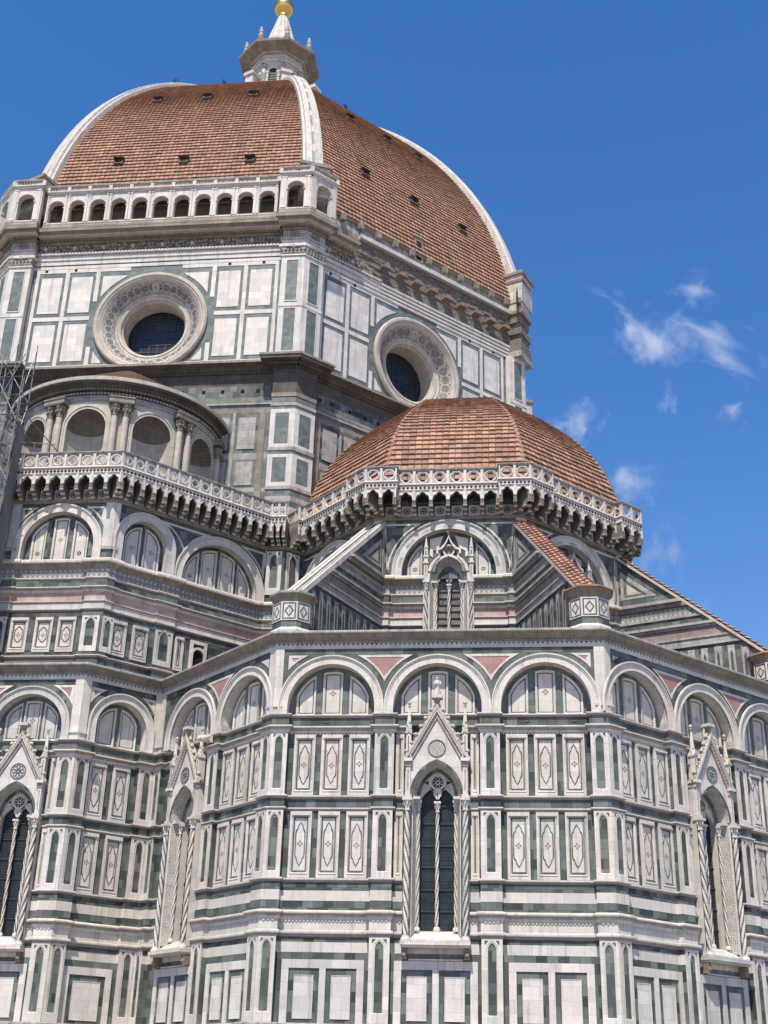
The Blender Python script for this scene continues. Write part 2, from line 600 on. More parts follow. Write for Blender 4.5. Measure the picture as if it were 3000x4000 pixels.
def framed_panel(w, h, motif='flower'):
    """moulded white frame with green line inlay, pointed cartouche and red flower; origin bottom centre, back plane w=0."""
    mb = MB()
    mb.ox, mb.oy = random.uniform(0, 9), random.uniform(0, 9)
    hw = w / 2
    mb.rectring(-hw, hw, 0, h, .125, 0, .085, 'white_marble', tb=.20, tt=.14)
    # inner moulding steps inwards
    mb.ring([(-hw + .125, .20), (hw - .125, .20), (hw - .125, h - .14), (-hw + .125, h - .14)],
            [(-hw + .185, .30), (hw - .185, .30), (hw - .185, h - .26), (-hw + .185, h - .26)], .11, .11, 'white_marble', w2=.035)
    mb.ring([(-hw + .105, .18), (hw - .105, .18), (hw - .105, h - .12), (-hw + .105, h - .12)],
            [(-hw + .125, .20), (hw - .125, .20), (hw - .125, h - .14), (-hw + .125, h - .14)], .08, .11, 'white_marble')
    mb.box(-hw + .07, hw - .07, h - .20, h - .12, .08, .15, 'white_marble')
    a, b, c, d = -hw + .185, hw - .185, .30, h - .26
    mb.face([(a, c, .012), (b, c, .012), (b, d, .012), (a, d, .012)], 'white_marble')
    mb.rectring(a + .012, b - .012, c + .012, d - .012, .045, .012, .018, 'green_marble')
    if motif:
        cv = (c + d) / 2
        cv += random.uniform(-.03, .03)
        vw, vh = (b - a) / 2 - .075 - random.uniform(0, .02), (d - c) / 2 - .24 - random.uniform(-.03, .04)
        mb.ring(vesica(0, cv, vw, vh), vesica(0, cv, vw - .055, vh - .08), .012, .02, 'green_marble')
        flower(mb, random.uniform(-.012, .012), cv + random.uniform(-.03, .03), random.uniform(.14, .165), .020, random.choice(('red_marble', 'red_marble', 'rose_marble')))
    return mb


def clip_panel(ua, ub, v0, spring, rr, n=7):
    f = lambda u: spring + sqrt(max(0.0, rr * rr - u * u))
    top = [(ub + (ua - ub) * i / n, f(ub + (ua - ub) * i / n)) for i in range(n + 1)]
    top = [(u, max(v, v0 + .02)) for u, v in top]
    return [(ua, v0), (ub, v0)] + top


def blind_arch(r_in, r_out, base, spring, depth, panels, motifs, striped=False, n=28):
    """round blind arch: voussoir ring, hood mould, recessed lunette with inlaid panels. Origin u=0, back plane w=-depth."""
    mb = MB()
    A = lambda r, rb=None: [(r, base)] + circ(0, spring, r, 0, pi, n, True) + [(-r, base)]
    out, inn = A(r_out - .14), A(r_in)
    N0 = len(out)
    if not striped:
        mb.ring(out, inn, -.02, .05, 'white_marble', close=False)
    else:
        mid = A(r_in + (r_out - r_in) * .42)
        mb.ring(out, mid, -.02, .05, 'white_marble', close=False)
        for i in range(N0 - 1):
            k = 'grey_weathered_shaded_marble' if (i // 2) % 2 else 'white_marble'
            mb.ring([mid[i], mid[i + 1]], [inn[i], inn[i + 1]], .05, .05, k, close=False)
    for i in range(N0 - 1):   # soffit of the arch
        p, q = inn[i], inn[i + 1]
        mb.face([(p[0], p[1], .05), (q[0], q[1], .05), (q[0], q[1], -depth), (p[0], p[1], -depth)], 'white_marble', smooth=True)
    # hood mould, two rounds
    for ra, rb, w in ((r_out, r_out - .07, .14), (r_out - .07, r_out - .15, .09), (r_in + .07, r_in, .075)):
        mb.ring(A(ra), A(rb), 0, w, 'white_marble', close=False)
    lun = [(-r_in, base), (r_in, base)] + circ(0, spring, r_in, 0, pi, n, True)
    mb.face([(p[0], p[1], -depth + .003) for p in lun], 'pale_green_marble' if base < 25 else 'green_marble')
    rr = r_in - .24
    wb = -depth + .003
    for (ua, ub), mo in zip(panels, motifs):
        def lay(i):
            return clip_panel(ua + i, ub - i, base + .03 + i, spring, rr - i)
        mb.ring(lay(0), lay(.10), wb, wb + .10, 'white_marble', w2=wb + .055)
        mb.face([(p[0], p[1], wb + .012) for p in lay(.10)], 'white_marble')
        mb.ring(lay(.115), lay(.165), wb + .012, wb + .019, 'green_marble')
        cu = (ua + ub) / 2
        top = spring + sqrt(max(.05, rr * rr - cu * cu))
        if mo == 'flower':
            flower(mb, cu, base + (top - base) * .52, .16, wb + .022)
        elif mo == 'star':
            star(mb, cu, base + .62, .17, wb + .02)
        elif mo == 'sill':
            pass
    return mb


def spandrel(mb, U0, U1, base, top, w0, w1, arches, mat='green_marble', n=20):
    """front sheet of the wall with arched openings. arches: (cu, r, spring)."""
    arches = sorted(arches)
    x = U0
    for (cu, r, sp) in arches:
        a, b = cu - r, cu + r
        if a > x:
            mb.face([(x, base, w1), (a, base, w1), (a, top, w1), (x, top, w1)], mat)
        pts = [(cu - r * cos(pi * i / n), sp + r * sin(pi * i / n)) for i in range(n + 1)]
        for i in range(n):
            p, q = pts[i], pts[i + 1]
            mb.face([(p[0], p[1], w1), (q[0], q[1], w1), (q[0], top, w1), (p[0], top, w1)], mat)
        x = b
    if U1 > x:
        mb.face([(x, base, w1), (U1, base, w1), (U1, top, w1), (x, top, w1)], mat)


def tri_inlay(mb, cl, cr, r, spring, top, w, full=True, pad=.30, fill='rose_marble', ulim=None):
    """curved triangle between two neighbouring arches (or half of one beside a corner post)."""
    R = r + pad

    def outline(g):
        t = top - g
        RR = R + g * .75
        pts = []
        if cl is not None and cr is not None:
            uc = (cl + cr) / 2
            v_ap = spring + sqrt(max(0, RR * RR - (uc - cl) ** 2)) + g * .5
            ul = cl + sqrt(max(0, RR * RR - (t - spring) ** 2))
            ur = cr - sqrt(max(0, RR * RR - (t - spring) ** 2))
            k = 5
            for i in range(k + 1):     # left arc downwards
                v = t + (v_ap - t) * i / k
                pts.append((cl + sqrt(max(0, RR * RR - (v - spring) ** 2)), v))
            for i in range(k):
                v = v_ap + (t - v_ap) * (i + 1) / k
                pts.append((cr - sqrt(max(0, RR * RR - (v - spring) ** 2)), v))
        else:
            c0 = cl if cl is not None else cr
            sg = 1 if cl is not None else -1
            lim = ulim - sg * g
            dv = min(RR, abs(lim - c0))
            v_ap = spring + sqrt(max(0, RR * RR - dv * dv)) + g * .9
            k = 6
            for i in range(k + 1):
                v = t + (v_ap - t) * i / k
                pts.append((c0 + sg * min(dv, sqrt(max(0, RR * RR - (v - spring) ** 2))), v))
            pts.append((lim, t))
        return pts
    o, i_ = outline(0), outline(.13)
    mb.ring(o, i_, w, w + .03, 'white_marble')
    mb.face([(p[0], p[1], w + .008) for p in i_], fill)


def dado_panel(w, h, cells):
    """white frame with green fields and white slabs, origin bottom centre."""
    mb = MB()
    hw = w / 2
    t = .34
    mb.rectring(-hw, hw, 0, h, t, 0, .07, 'white_marble', tb=.001, tt=.38)
    iw = w - 2 * t
    mul = .30
    cw = (iw - mul * (cells - 1)) / cells
    for k in range(cells):
        a = -hw + t + k * (cw + mul)
        if k:
            mb.box(a - mul, a, 0, h - .38, 0, .068, 'white_marble')
        mb.ox = random.uniform(0, 9)
        mb.face([(a, 0, .01), (a + cw, 0, .01), (a + cw, h - .38, .01), (a, h - .38, .01)], 'green_marble')
        g = .29
        mb.box(a + g, a + cw - g, .22, h - .38 - .33, .01, .03, 'white_marble')
        mb.rectring(a + g - .03, a + cw - g + .03, .19, h - .38 - .30, .03, .01, .045, 'white_marble')
    return mb


def twisted(mb, cu, cw, r, v0, v1, turns, mat, n=18, lobes=3, seg=.055, sgn=1):
    """barley-sugar column: lobed section turning with height."""
    k = max(4, int((v1 - v0) / seg))
    rows = []
    for i in range(k + 1):
        v = v0 + (v1 - v0) * i / k
        row = []
        for j in range(n):
            th = 2 * pi * j / n
            ph = sgn * turns * 2 * pi * (v - v0)
            rr = r * (.88 + .14 * cos(lobes * th - ph))
            row.append((cu + rr * sin(th), v, cw + rr * cos(th)))
        rows.append(row)
    for i in range(k):
        for j in range(n):
            q = (j + 1) % n
            th = 2 * pi * (j + .5) / n
            ph = sgn * turns * 2 * pi * (v1 - v0) * (i + .5) / k
            mb.face([rows[i][j], rows[i][q], rows[i + 1][q], rows[i + 1][j]], mat if cos(lobes * th - ph * 1.0) > -.55 else 'green_marble', smooth=True)


def capital(mb, cu, cw, r, v, h, mat='white_marble'):
    mb.lathe(cu, cw, [(r * 1.25, v), (r * 1.3, v + h * .1), (r * 1.0, v + h * .14), (r * 1.05, v + h * .5), (r * 1.6, v + h * .8)], mat, 8)
    for k in range(8):
        a = 2 * pi * k / 8
        mb.lathe(cu + r * 1.35 * sin(a), cw + r * 1.35 * cos(a), [(0.001, v + h * .3), (r * .32, v + h * .5), (r * .32, v + h * .66), (.001, v + h * .8)], mat, 5)
    q = r * 1.75
    mb.box(cu - q, cu + q, v + h * .8, v + h, cw - q, cw + q, mat, back=True)


# ------------------------------------------------------------------ wall stacks
# (z0, z1, material, profile or None) : profile points are (outwards, z)
def rnd_mold(z0, z1, p):
    h = z1 - z0
    return [(0, z0), (p * .35, z0), (p * .45, z0 + h * .25), (p * .9, z0 + h * .45), (p, z0 + h * .6), (p, z0 + h * .9), (p * .7, z1), (0, z1)]


def heavy_mold(z0, z1, p):
    h = z1 - z0
    return [(0, z0), (p * .25, z0), (p * .3, z0 + h * .18), (p * .5, z0 + h * .3), (p * .62, z0 + h * .48), (p * .95, z0 + h * .56),
            (p, z0 + h * .66), (p, z0 + h * .8), (p * .8, z0 + h * .86), (0, z1)]


LOW = [  # lower ring, bottom to top
    ('plain', 0.0, 4.20, 'weathered_stone', .10),
    ('mold', 4.20, 4.60, 'grey_weathered_shaded_marble', .34),
    ('plain', 4.60, 7.67, 'green_marble', .0),
    ('plain', 7.67, 8.12, 'white_marble', .006),
    ('plain', 8.12, 8.35, 'green_marble', .0),
    ('mold', 8.35, 8.62, 'white_marble', .16),
    ('plain', 8.62, 9.12, 'white_marble', .03),
    ('heavy', 9.10, 9.56, 'white_marble', .24),
    ('plain', 9.56, 9.97, 'green_marble', .02),
    ('plain', 9.97, 10.44, 'white_marble', .03),
    ('plain', 10.44, 10.82, 'green_marble', .02),
    ('mold', 10.82, 11.00, 'white_marble', .14),
    ('plain', 11.00, 14.18, 'green_marble', .0),
    ('mold', 14.18, 14.33, 'white_marble', .12),
    ('plain', 14.33, 14.76, 'green_marble', .0),
    ('mold', 14.76, 14.92, 'white_marble', .14),
    ('plain', 14.92, 18.02, 'green_marble', .0),
    ('heavy', 18.02, 18.41, 'white_marble', .24),
    ('plain', 18.41, 18.82, 'green_marble', .02),
    ('mold', 18.82, 18.97, 'white_marble', .15),
]
UPP = [
    ('plain', 22.4, 23.9, 'green_marble', .0),
    ('mold', 23.9, 24.05, 'white_marble', .12),
    ('plain', 24.05, 24.25, 'green_marble', .03),
    ('plain', 24.25, 26.40, 'green_marble', .0),
    ('plain', 26.40, 26.74, 'green_marble', .02),
    ('mold', 26.74, 26.88, 'white_marble', .12),
    ('plain', 26.88, 27.24, 'white_marble', .02),
    ('mold', 27.24, 27.36, 'white_marble', .10),
    ('plain', 27.36, 27.90, 'pink_marble', .0),
    ('heavy', 27.90, 28.27, 'white_marble', .26),
    ('plain', 28.27, 28.68, 'green_marble', .03),
    ('mold', 28.68, 28.84, 'white_marble', .10),
    ('plain', 28.84, 29.42, 'star_inlay', .03),
    ('ledge', 29.42, 29.92, 'white_marble', .36),
]


def plan_path(U0, U1, pil, wr):
    """plan outline of a wall with pilasters (ua, ub) standing at w=0 before ground at w=wr."""
    pts = []
    x = U0
    w = wr
    for (a, b) in pil:
        if a <= U0 + 1e-6:
            pts.append((U0, 0.0))
        else:
            if not pts:
                pts.append((U0, wr))
            pts += [(a, wr), (a, 0.0)]
        if b >= U1 - 1e-6:
            pts.append((U1, 0.0))
        else:
            pts += [(b, 0.0), (b, wr)]
    if not pts:
        pts.append((U0, wr))
    if pts[-1][0] < U1 - 1e-6:
        pts.append((U1, wr))
    return pts


def split_path(path, a, b):
    """cut the opening a..b (on the straight ground) out of a plan path."""
    L, R = [], []
    for i, p in enumerate(path):
        if p[0] <= a:
            L.append(p)
        if p[0] >= b:
            R.append(p)
    w = L[-1][1]
    return L + [(a, w)], [(b, R[0][1])] + R


def stack(mb, levels, path, t0, t1, gap=None, bracket_mat='weathered_stone'):
    for kind, z0, z1, mat, p in levels:
        paths = [path]
        if gap and z1 > gap[2] and z0 < gap[3]:
            paths = split_path(path, gap[0], gap[1])
        for k, pa in enumerate(paths):
            a0 = t0 if k == 0 else 0
            a1 = t1 if k == len(paths) - 1 else 0
            if kind == 'plain':
                mb.ox = random.uniform(0, 3)
                mb.sweep(pa, [(p, z0), (p, z1)], mat, a0, a1, cap=False)
                mb.ox = 0
            elif kind == 'mold':
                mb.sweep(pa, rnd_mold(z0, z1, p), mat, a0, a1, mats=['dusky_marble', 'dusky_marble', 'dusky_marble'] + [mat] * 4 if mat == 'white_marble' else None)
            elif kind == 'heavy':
                mb.sweep(pa, heavy_mold(z0, z1, p), mat, a0, a1, mats=[mat, mat, mat, 'grey_weathered_shaded_marble', 'dusky_marble', 'dusky_marble'] + [mat] * 3)
                # row of small dentils under the moulding
                for i in range(len(pa) - 1):
                    (ua, wa), (ub, wb) = pa[i], pa[i + 1]
                    if abs(wa - wb) < 1e-6 and ub - ua > .5:
                        q = int((ub - ua - .2) / .17)
                        for j in range(q):
                            x = ua + .1 + (ub - ua - .2) * (j + .5) / q
                            mb.box(x - .045, x + .045, z0 - .075, z0 + .02, wa, wa + p * .30, mat)
            elif kind == 'ledge':
                h = z1 - z0
                mb.sweep(pa, [(.03, z0), (p * .22, z0 + h * .12), (p * .60, z0 + h * .50), (p, z0 + h * .58), (p, z0 + h * .84), (p * .85, z1), (0, z1)], mat, a0, a1,
                         mats=[bracket_mat, bracket_mat, mat, mat, mat, mat])
                for i in range(len(pa) - 1):
                    (ua, wa), (ub, wb) = pa[i], pa[i + 1]
                    if abs(wa - wb) < 1e-6 and ub - ua > .4:
                        q = max(1, int((ub - ua - .1) / .26))
                        for j in range(q):
                            x = ua + .05 + (ub - ua - .1) * (j + .5) / q
                            mb.box(x - .05, x + .05, z0 + h * .36, z0 + h * .56, wa, wa + p * .72, bracket_mat)


def run_boxes(mb, ua, ub, z0, z1, w0, w1, pitch, fill, mat):
    q = max(1, int(round((ub - ua) / pitch)))
    for j in range(q):
        x = ua + (ub - ua) * (j + .5) / q
        d = (ub - ua) / q * fill / 2
        mb.box(x - d, x + d, z0, z1, w0, w1, mat)


# ------------------------------------------------------------------ lower ring of chapels
WR = -.30            # ground of the wall behind the pilaster plane
CACHE = {}


def cached(key, fn):
    if key not in CACHE:
        r = fn()
        CACHE[key] = r.mesh(key) if isinstance(r, MB) else r
    return CACHE[key]


def eave_cornice(parent, U0, U1, t0, t1):
    mb = MB()
    pa = [(U0, 0), (U1, 0)]
    prof = [(.03, 22.62), (.08, 22.66), (.08, 22.74), (.16, 22.76), (.18, 22.86), (.26, 22.90), (.28, 22.98), (.42, 23.04), (.46, 23.08), (.46, 23.18), (.40, 23.22), (-2.2, 24.0)]
    mb.sweep(pa, prof, 'weathered_stone', t0, t1, mats=['weathered_stone'] * 8 + ['grey_weathered_shaded_marble', 'grey_weathered_shaded_marble', 'brown_stone'], cap=False)
    e0, e1 = U0 + (-.12 * t0), U1 + .12 * t1
    run_boxes(mb, e0 + .05, e1 - .05, 22.67, 22.735, .05, .13, .16, .5, 'grey_weathered_shaded_marble')
    run_boxes(mb, e0, e1, 22.87, 22.91, .15, .25, .14, .5, 'weathered_stone')
    # dog-tooth of small dark triangles at the top of the frieze
    q = int((U1 - U0) / .24)
    for i in range(q):
        x = U0 + (U1 - U0) * (i + .5) / q
        mb.face([(x - .09, 22.62, .052), (x, 22.50, .052), (x + .09, 22.62, .052)], 'green_marble')
    return put('eave_cornice', mb, parent)


def chapel_wall(origin, deg, U0, U1, t0, t1, pil, arches, bays, gap, corner_posts, tris, dados):
    part = MB()
    path = plan_path(U0, U1, pil, WR)
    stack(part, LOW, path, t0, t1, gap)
    # lunette zone
    spandrel(part, U0 - 0.0, U1, 18.97, 22.36, -.6, -.03, [(c, r, sp) for (c, r, ro, sp, pn, mo) in arches])
    part.sweep([(U0, 0), (U1, 0)], [(.03, 22.34), (.05, 22.34), (.05, 22.64), (0, 22.64)], 'white_marble', t0, t1, cap=False)
    part.sweep([(U0, 0), (U1, 0)], [(-.031, 18.97), (-.031, 22.35)], 'green_marble', t0, t1, cap=False) if not arches else None
    for (a, b) in corner_posts:
        part.box(a, b, 19.42, 22.34, -.03, .045, 'white_marble')
        part.box(a - (.0 if a < (U0 + U1) / 2 else .05), b + (.05 if a < (U0 + U1) / 2 else 0), 19.30, 19.42, -.03, .10, 'white_marble')
        part.box(a, b, 18.97, 19.30, -.03, .03, 'white_marble')
    for t in tris:
        tri_inlay(part, t[0], t[1], t[2], t[3], 22.02, -.03, ulim=t[4] if len(t) > 4 else None)
    # impost blocks between the arches
    arcs = sorted(arches)
    for i in range(len(arcs) - 1):
        x0, x1 = arcs[i][0] + arcs[i][1], arcs[i + 1][0] - arcs[i + 1][1]
        if 0 < x1 - x0 < 2:
            part.box(x0, x1, 18.97, 19.36, -.5, .06, 'white_marble')
    # putlog notches in the green band
    for k in range(int((U1 - U0) / 2)):
        x = U0 + 1 + k * 2 + random.uniform(-.3, .3)
        if not any(a - .1 < x < b + .1 for a, b in pil) and not (gap and gap[0] - .6 < x < gap[1] + .6):
            part.box(x - .13, x + .13, 18.56, 18.66, WR + .02, WR + .05, 'dark_weathered_stone')
    wall = put('chapel_wall', part, cathedral, tuple(origin), face_rot(deg))
    eave_cornice(wall, U0, U1, t0, t1)
    for (c, r, ro, sp, pn, mo) in arches:
        key = 'blind_arch_%.2f_%.2f_%d' % (r, sp, len(pn))
        put('blind_arch', cached(key, lambda: blind_arch(r, ro, 18.97, sp, .58, pn, mo)), wall, (c, 0, 0))
    for (a, b) in pil:
        end0, end1 = a <= U0 + 1e-6, b >= U1 - 1e-6
        for zi, (z0, z1) in enumerate(((4.60, 8.35), (11.0, 14.18), (14.92, 18.02))):
            w_ = b - a
            def mk():
                m = MB()
                m.ox, m.oy = random.uniform(0, 9), z0
                niche_plate(m, -w_ / 2, w_ / 2, 0, z1 - z0, .003, .055, a=.19, sill=.34 if zi else .5, head=.52)
                return m
            put('niche_pilaster', cached('niche_pilaster_%.2f_%d' % (w_, zi), mk), wall, ((a + b) / 2, 0, z0))
    for (c, w_, motif) in bays:
        for z0 in (11.0, 14.92):
            h = 3.02 if z0 > 12 else 3.14
            put('framed_panel', cached('framed_panel_%.2f_%.1f_%s_%d' % (w_, z0, motif, random.randrange(5)), lambda: framed_panel(w_, h, motif)), wall, (c, -WR, z0 + .015))
    for (c, w_, n) in dados:
        put('dado_panel', cached('dado_panel_%.2f_%d' % (w_, n), lambda: dado_panel(w_, 2.75, n)), wall, (c, -WR, 4.60))
    return wall


def gothic_window(origin, deg, cu, wheel='swirl', grid=True, statue=False, half=True):
    """tall two-light window with twisted columns, splayed jambs, tracery, gable and pinnacles."""
    root = put('gothic_window', None, cathedral, tuple(Vector(origin) + tng(deg) * cu), face_rot(deg))
    # jambs: flat face, splay with inlaid pattern
    mb = MB()
    V0, VS = 8.62, 14.72
    C_ = .55
    for s in (-1, 1):
        P = lambda u, v, w: (s * u, v, w)
        def q(a, b, m, v0=V0, v1=VS):
            mb.face([(s * a[0], v0, a[1]), (s * b[0], v0, b[1]), (s * b[0], v1, b[1]), (s * a[0], v1, a[1])], m, uv=[(a[0] + 3, v0), (a[0] + 3 + math.hypot(a[0] - b[0], a[1] - b[1]), v0), (a[0] + 3 + math.hypot(a[0] - b[0], a[1] - b[1]), v1), (a[0] + 3, v1)])
        q((1.56, -.3), (1.56, .10), 'white_marble', 8.3)
        q((1.56, .10), (1.17, .10), 'green_marble', 8.3)
        q((1.17, .10), (1.17, .05), 'white_marble', 8.3)
        q((1.17, .05), (1.13, .03), 'white_marble', 8.3)
        q((1.13, .03), (1.0, -.42), 'fine_inlay', 8.45)
        q((1.0, -.42), (.97, -.44), 'white_marble')
        q((.97, -.44), (.84, -.54), 'green_marble')
        q((.84, -.54), (.84, -1.0), 'white_marble')
        mb.box(s * 1.56 if s < 0 else 1.2, -1.2 if s < 0 else 1.56, VS, VS + .17, -.3, .24, 'white_marble')
        mb.box(-1.2 if s < 0 else .80, -.80 if s < 0 else 1.2, VS, VS + .14, -.9, -.02, 'white_marble')
    # pointed archivolt
    o0, o1 = pointed(0, 1.30, VS + .15, C_), pointed(0, 1.17, VS + .15, C_)
    i1 = pointed(0, 1.0, VS + .15, C_ + .02)
    i2 = pointed(0, .86, VS + .15, C_ + .05)
    mb.ring(o0, o1, 0, .12, 'green_marble', close=False)
    n = len(o1)
    for i in range(n - 1):
        L0 = i * .35
        mb.face([(o1[i][0], o1[i][1], .10), (o1[i + 1][0], o1[i + 1][1], .10), (i1[i + 1][0], i1[i + 1][1], -.48), (i1[i][0], i1[i][1], -.48)], 'fine_inlay',
                uv=[(.5, L0), (.5, L0 + .35), (1.1, L0 + .35), (1.1, L0)])
        mb.face([(i1[i][0], i1[i][1], -.48), (i1[i + 1][0], i1[i + 1][1], -.48), (i2[i + 1][0], i2[i + 1][1], -.62), (i2[i][0], i2[i][1], -.62)], 'green_marble')
        mb.face([(i2[i][0], i2[i][1], -.62), (i2[i + 1][0], i2[i + 1][1], -.62), (i2[i + 1][0], i2[i + 1][1], -1.0), (i2[i][0], i2[i][1], -1.0)], 'white_marble')
    put('jamb', mb, root)
    # field between arch and gable
    gb = MB()
    APEX, GB = 19.28, 16.62
    fld = [(-1.45, VS + .17)] + [(-1.30, VS + .17)] + [(p[0], p[1]) for p in reversed(o0)] + [(1.30, VS + .17), (1.45, VS + .17), (1.45, GB), (1.28, GB), (0, APEX - .25), (-1.28, GB), (-1.45, GB)]
    # split in two halves to keep the polygons simple
    halfR = [(0, o0[n // 2][1])] + [(p[0], p[1]) for p in reversed(o0[:n // 2])] + [(1.52, VS + .17), (1.52, GB), (1.28, GB), (0, APEX - .25)]
    gb.prism(halfR, -.28, .10, 'white_marble')
    gb.prism([(-p[0], p[1]) for p in reversed(halfR)], -.28, .10, 'white_marble')
    dirx, diry = 1.52, GB - APEX
    L = math.hypot(dirx, diry)
    for s in (-1, 1):
        def band(off0, off1, w0, w1, mat, ext=0.0):
            nx, ny = -diry / L, dirx / L         # outward normal of the right rake
            a = (0, APEX + off0 / nx * 0)
            pts = []
            for off in (off0, off1):
                ax = (0.0, APEX + off * L / dirx)
                bx = (dirx + nx * off + ext * dirx, GB + ny * off + ext * diry)
                pts.append((ax, bx))
            poly = [pts[0][0], pts[0][1], pts[1][1], pts[1][0]]
            poly = [(s * p[0], p[1]) for p in poly]
            if s < 0:
                poly = poly[::-1]
            gb.prism(poly, w0, w1, mat)
        band(-.36, -.30, .10, .115, 'red_marble')
        band(-.30, -.14, .10, .16, 'grey_weathered_shaded_marble', .02)
        band(-.14, -.06, .0, .27, 'white_marble', .04)
        band(-.06, .03, .0, .31, 'warm_stone', .04)
        band(.02, .14, .04, .14, 'warm_stone', .02)
        # crockets
        for k in range(6):
            t = .12 + k * .155
            x, y = s * (dirx * t + .14), APEX + diry * t + .10
            gb.lathe(x, .16, [(.001, y - .09), (.085, y - .05), (.115, y), (.105, y + .06), (.05, y + .11), (.001, y + .13)], 'warm_stone', 7)
            gb.lathe(x - s * .03, .16, [(.001, y - .40), (.075, y - .33), (.095, y - .22), (.06, y - .12), (.001, y - .06)], 'warm_stone', 6)
        # beads along the rake
        for k in range(16):
            t = (k + .7) / 17
            x, y = s * dirx * t, APEX + diry * t - .36 + .02
            gb.box(x - .03, x + .03, y - .03, y + .03, .15, .185, 'white_marble')
        # green triangle beside the gable with white border
        tri = [(s * 1.30, GB + .35), (s * 1.30, 18.0), (s * .80, 18.0)]
        tri2 = [(s * 1.25, GB + .62), (s * 1.25, 17.95), (s * .86, 17.95)]
        if s < 0:
            pass
        gb.ring(tri, tri2, -.29, -.16, 'white_marble')
        gb.face([(p[0], p[1], -.20) for p in tri2], 'green_marble')
    # roundel
    gb.ring(circ(0, 17.16, .44), circ(0, 17.16, .39), .10, .13, 'green_marble')
    if wheel == 'swirl':
        for k in range(16):
            a = 2 * pi * k / 16
            pts = []
            m_ = 6
            for i in range(m_ + 1):
                r = .06 + .33 * i / m_
                pts.append((r, a + .9 * i / m_))
            band_ = [(r * cos(t), 17.16 + r * sin(t), .106) for r, t in pts] + [(r * cos(t + .10), 17.16 + r * sin(t + .10), .106) for r, t in reversed(pts)]
            for i in range(m_):
                gb.face([band_[i], band_[i + 1], band_[-i - 2], band_[-i - 1]], 'green_marble')
    else:
        for k in range(8):
            a = 2 * pi * k / 8
            gb.ring([(p[0], p[1]) for p in circ(.22 * cos(a), 17.16 + .22 * sin(a), .13, n=10)], circ(.22 * cos(a), 17.16 + .22 * sin(a), .09, n=10), .10, .115, 'green_marble')
        gb.ring(circ(0, 17.16, .09, n=10), circ(0, 17.16, .05, n=10), .10, .12, 'green_marble')
    put('gable', gb, root)
    # pedestal on the apex
    pd = MB()
    pd.lathe(0, .12, [(.12, APEX - .12), (.15, APEX + .0), (.11, APEX + .06), (.10, APEX + .16), (.17, APEX + .2), (.15, APEX + .24), (.14, APEX + .28), (.2, APEX + .33), (.27, APEX + .37)], 'weathered_stone', 8, smooth=False)
    pd.box(-.26, .26, APEX + .37, APEX + .52, -.14, .38, 'white_marble', back=True)
    put('pedestal', pd, root)
    # pinnacles
    for s in (-1, 1):
        pn = MB()
        pn.box(-.21, .21, GB - .12, GB + .03, -.28, .34, 'white_marble')
        pn.box(-.17, .17, GB - .34, GB - .12, -.28, .24, 'grey_weathered_shaded_marble')
        pn.box(-.17, .17, GB + .03, GB + .13, -.2, .27, 'pink_marble')
        pn.box(-.125, .125, GB + .13, 17.95, -.2, .22, 'white_marble')
        pn.box(-.02, .02, GB + .25, 17.75, .22, .226, 'dark_weathered_stone')
        pn.prism([(-.17, 17.85), (0, 17.95), (.17, 17.85), (.17, 17.93), (0, 18.22), (-.17, 17.93)], -.15, .27, 'warm_stone')
        for k in range(9):
            v = 17.98 + k * .055
            a = k * 2.4
            pn.lathe(.10 * sin(a), .06 + .10 * cos(a), [(.001, v - .05), (.065, v), (.05, v + .05), (.001, v + .09)], 'weathered_stone', 5)
        pn.lathe(0, .06, [(.17, 17.95), (.15, 18.25), (.12, 18.42), (.03, 19.28)], 'white_marble', 6, smooth=False)
        pn.lathe(0, .06, [(.001, 19.25), (.10, 19.30), (.04, 19.36), (.11, 19.42), (.10, 19.50), (.03, 19.55), (.001, 19.58)], 'warm_stone', 8)
        pn.box(-.11, .11, VS + .17, GB - .34, -.28, .19, 'white_marble')
        pn.box(-.035, .035, VS + .4, GB - .5, .19, .195, 'grey_weathered_shaded_marble')
        put('pinnacle', pn, root, (s * 1.38, 0, 0))
    # columns
    for s in (-1, 1):
        cb = MB()
        twisted(cb, 0, 0, .140, 8.42, 14.12, 1.45, 'white_marble', sgn=s)
        cb.lathe(0, 0, [(.23, 8.16), (.23, 8.26), (.18, 8.34), (.17, 8.42)], 'white_marble', 10)
        capital(cb, 0, 0, .135, 14.12, .60)
        put('twisted_column', cb, root, (s * 1.385, -.15, 0))
        ci = MB()
        twisted(ci, 0, 0, .088, 8.86, 14.2, 1.8, 'white_marble', n=15, sgn=-s)
        ci.lathe(0, 0, [(.14, 8.66), (.14, 8.76), (.11, 8.86)], 'white_marble', 8)
        capital(ci, 0, 0, .085, 14.2, .52)
        put('twisted_column', ci, root, (s * .905, .44, 0))
    cm = MB()
    twisted(cm, 0, 0, .095, 8.90, 14.2, 1.5, 'white_marble', n=15)
    cm.lathe(0, 0, [(.17, 8.66), (.17, 8.78), (.12, 8.90)], 'white_marble', 8)
    capital(cm, 0, 0, .095, 14.2, .52)
    put('mullion', cm, root, (0, .68, 0))
    # tracery: two cusped lights and a rose
    tr = MB()
    tr_w0, tr_w1 = -.86, -.66
    rose = (0, 15.66, .38)
    back = [(-.74, VS + .14), (.74, VS + .14)] + i2
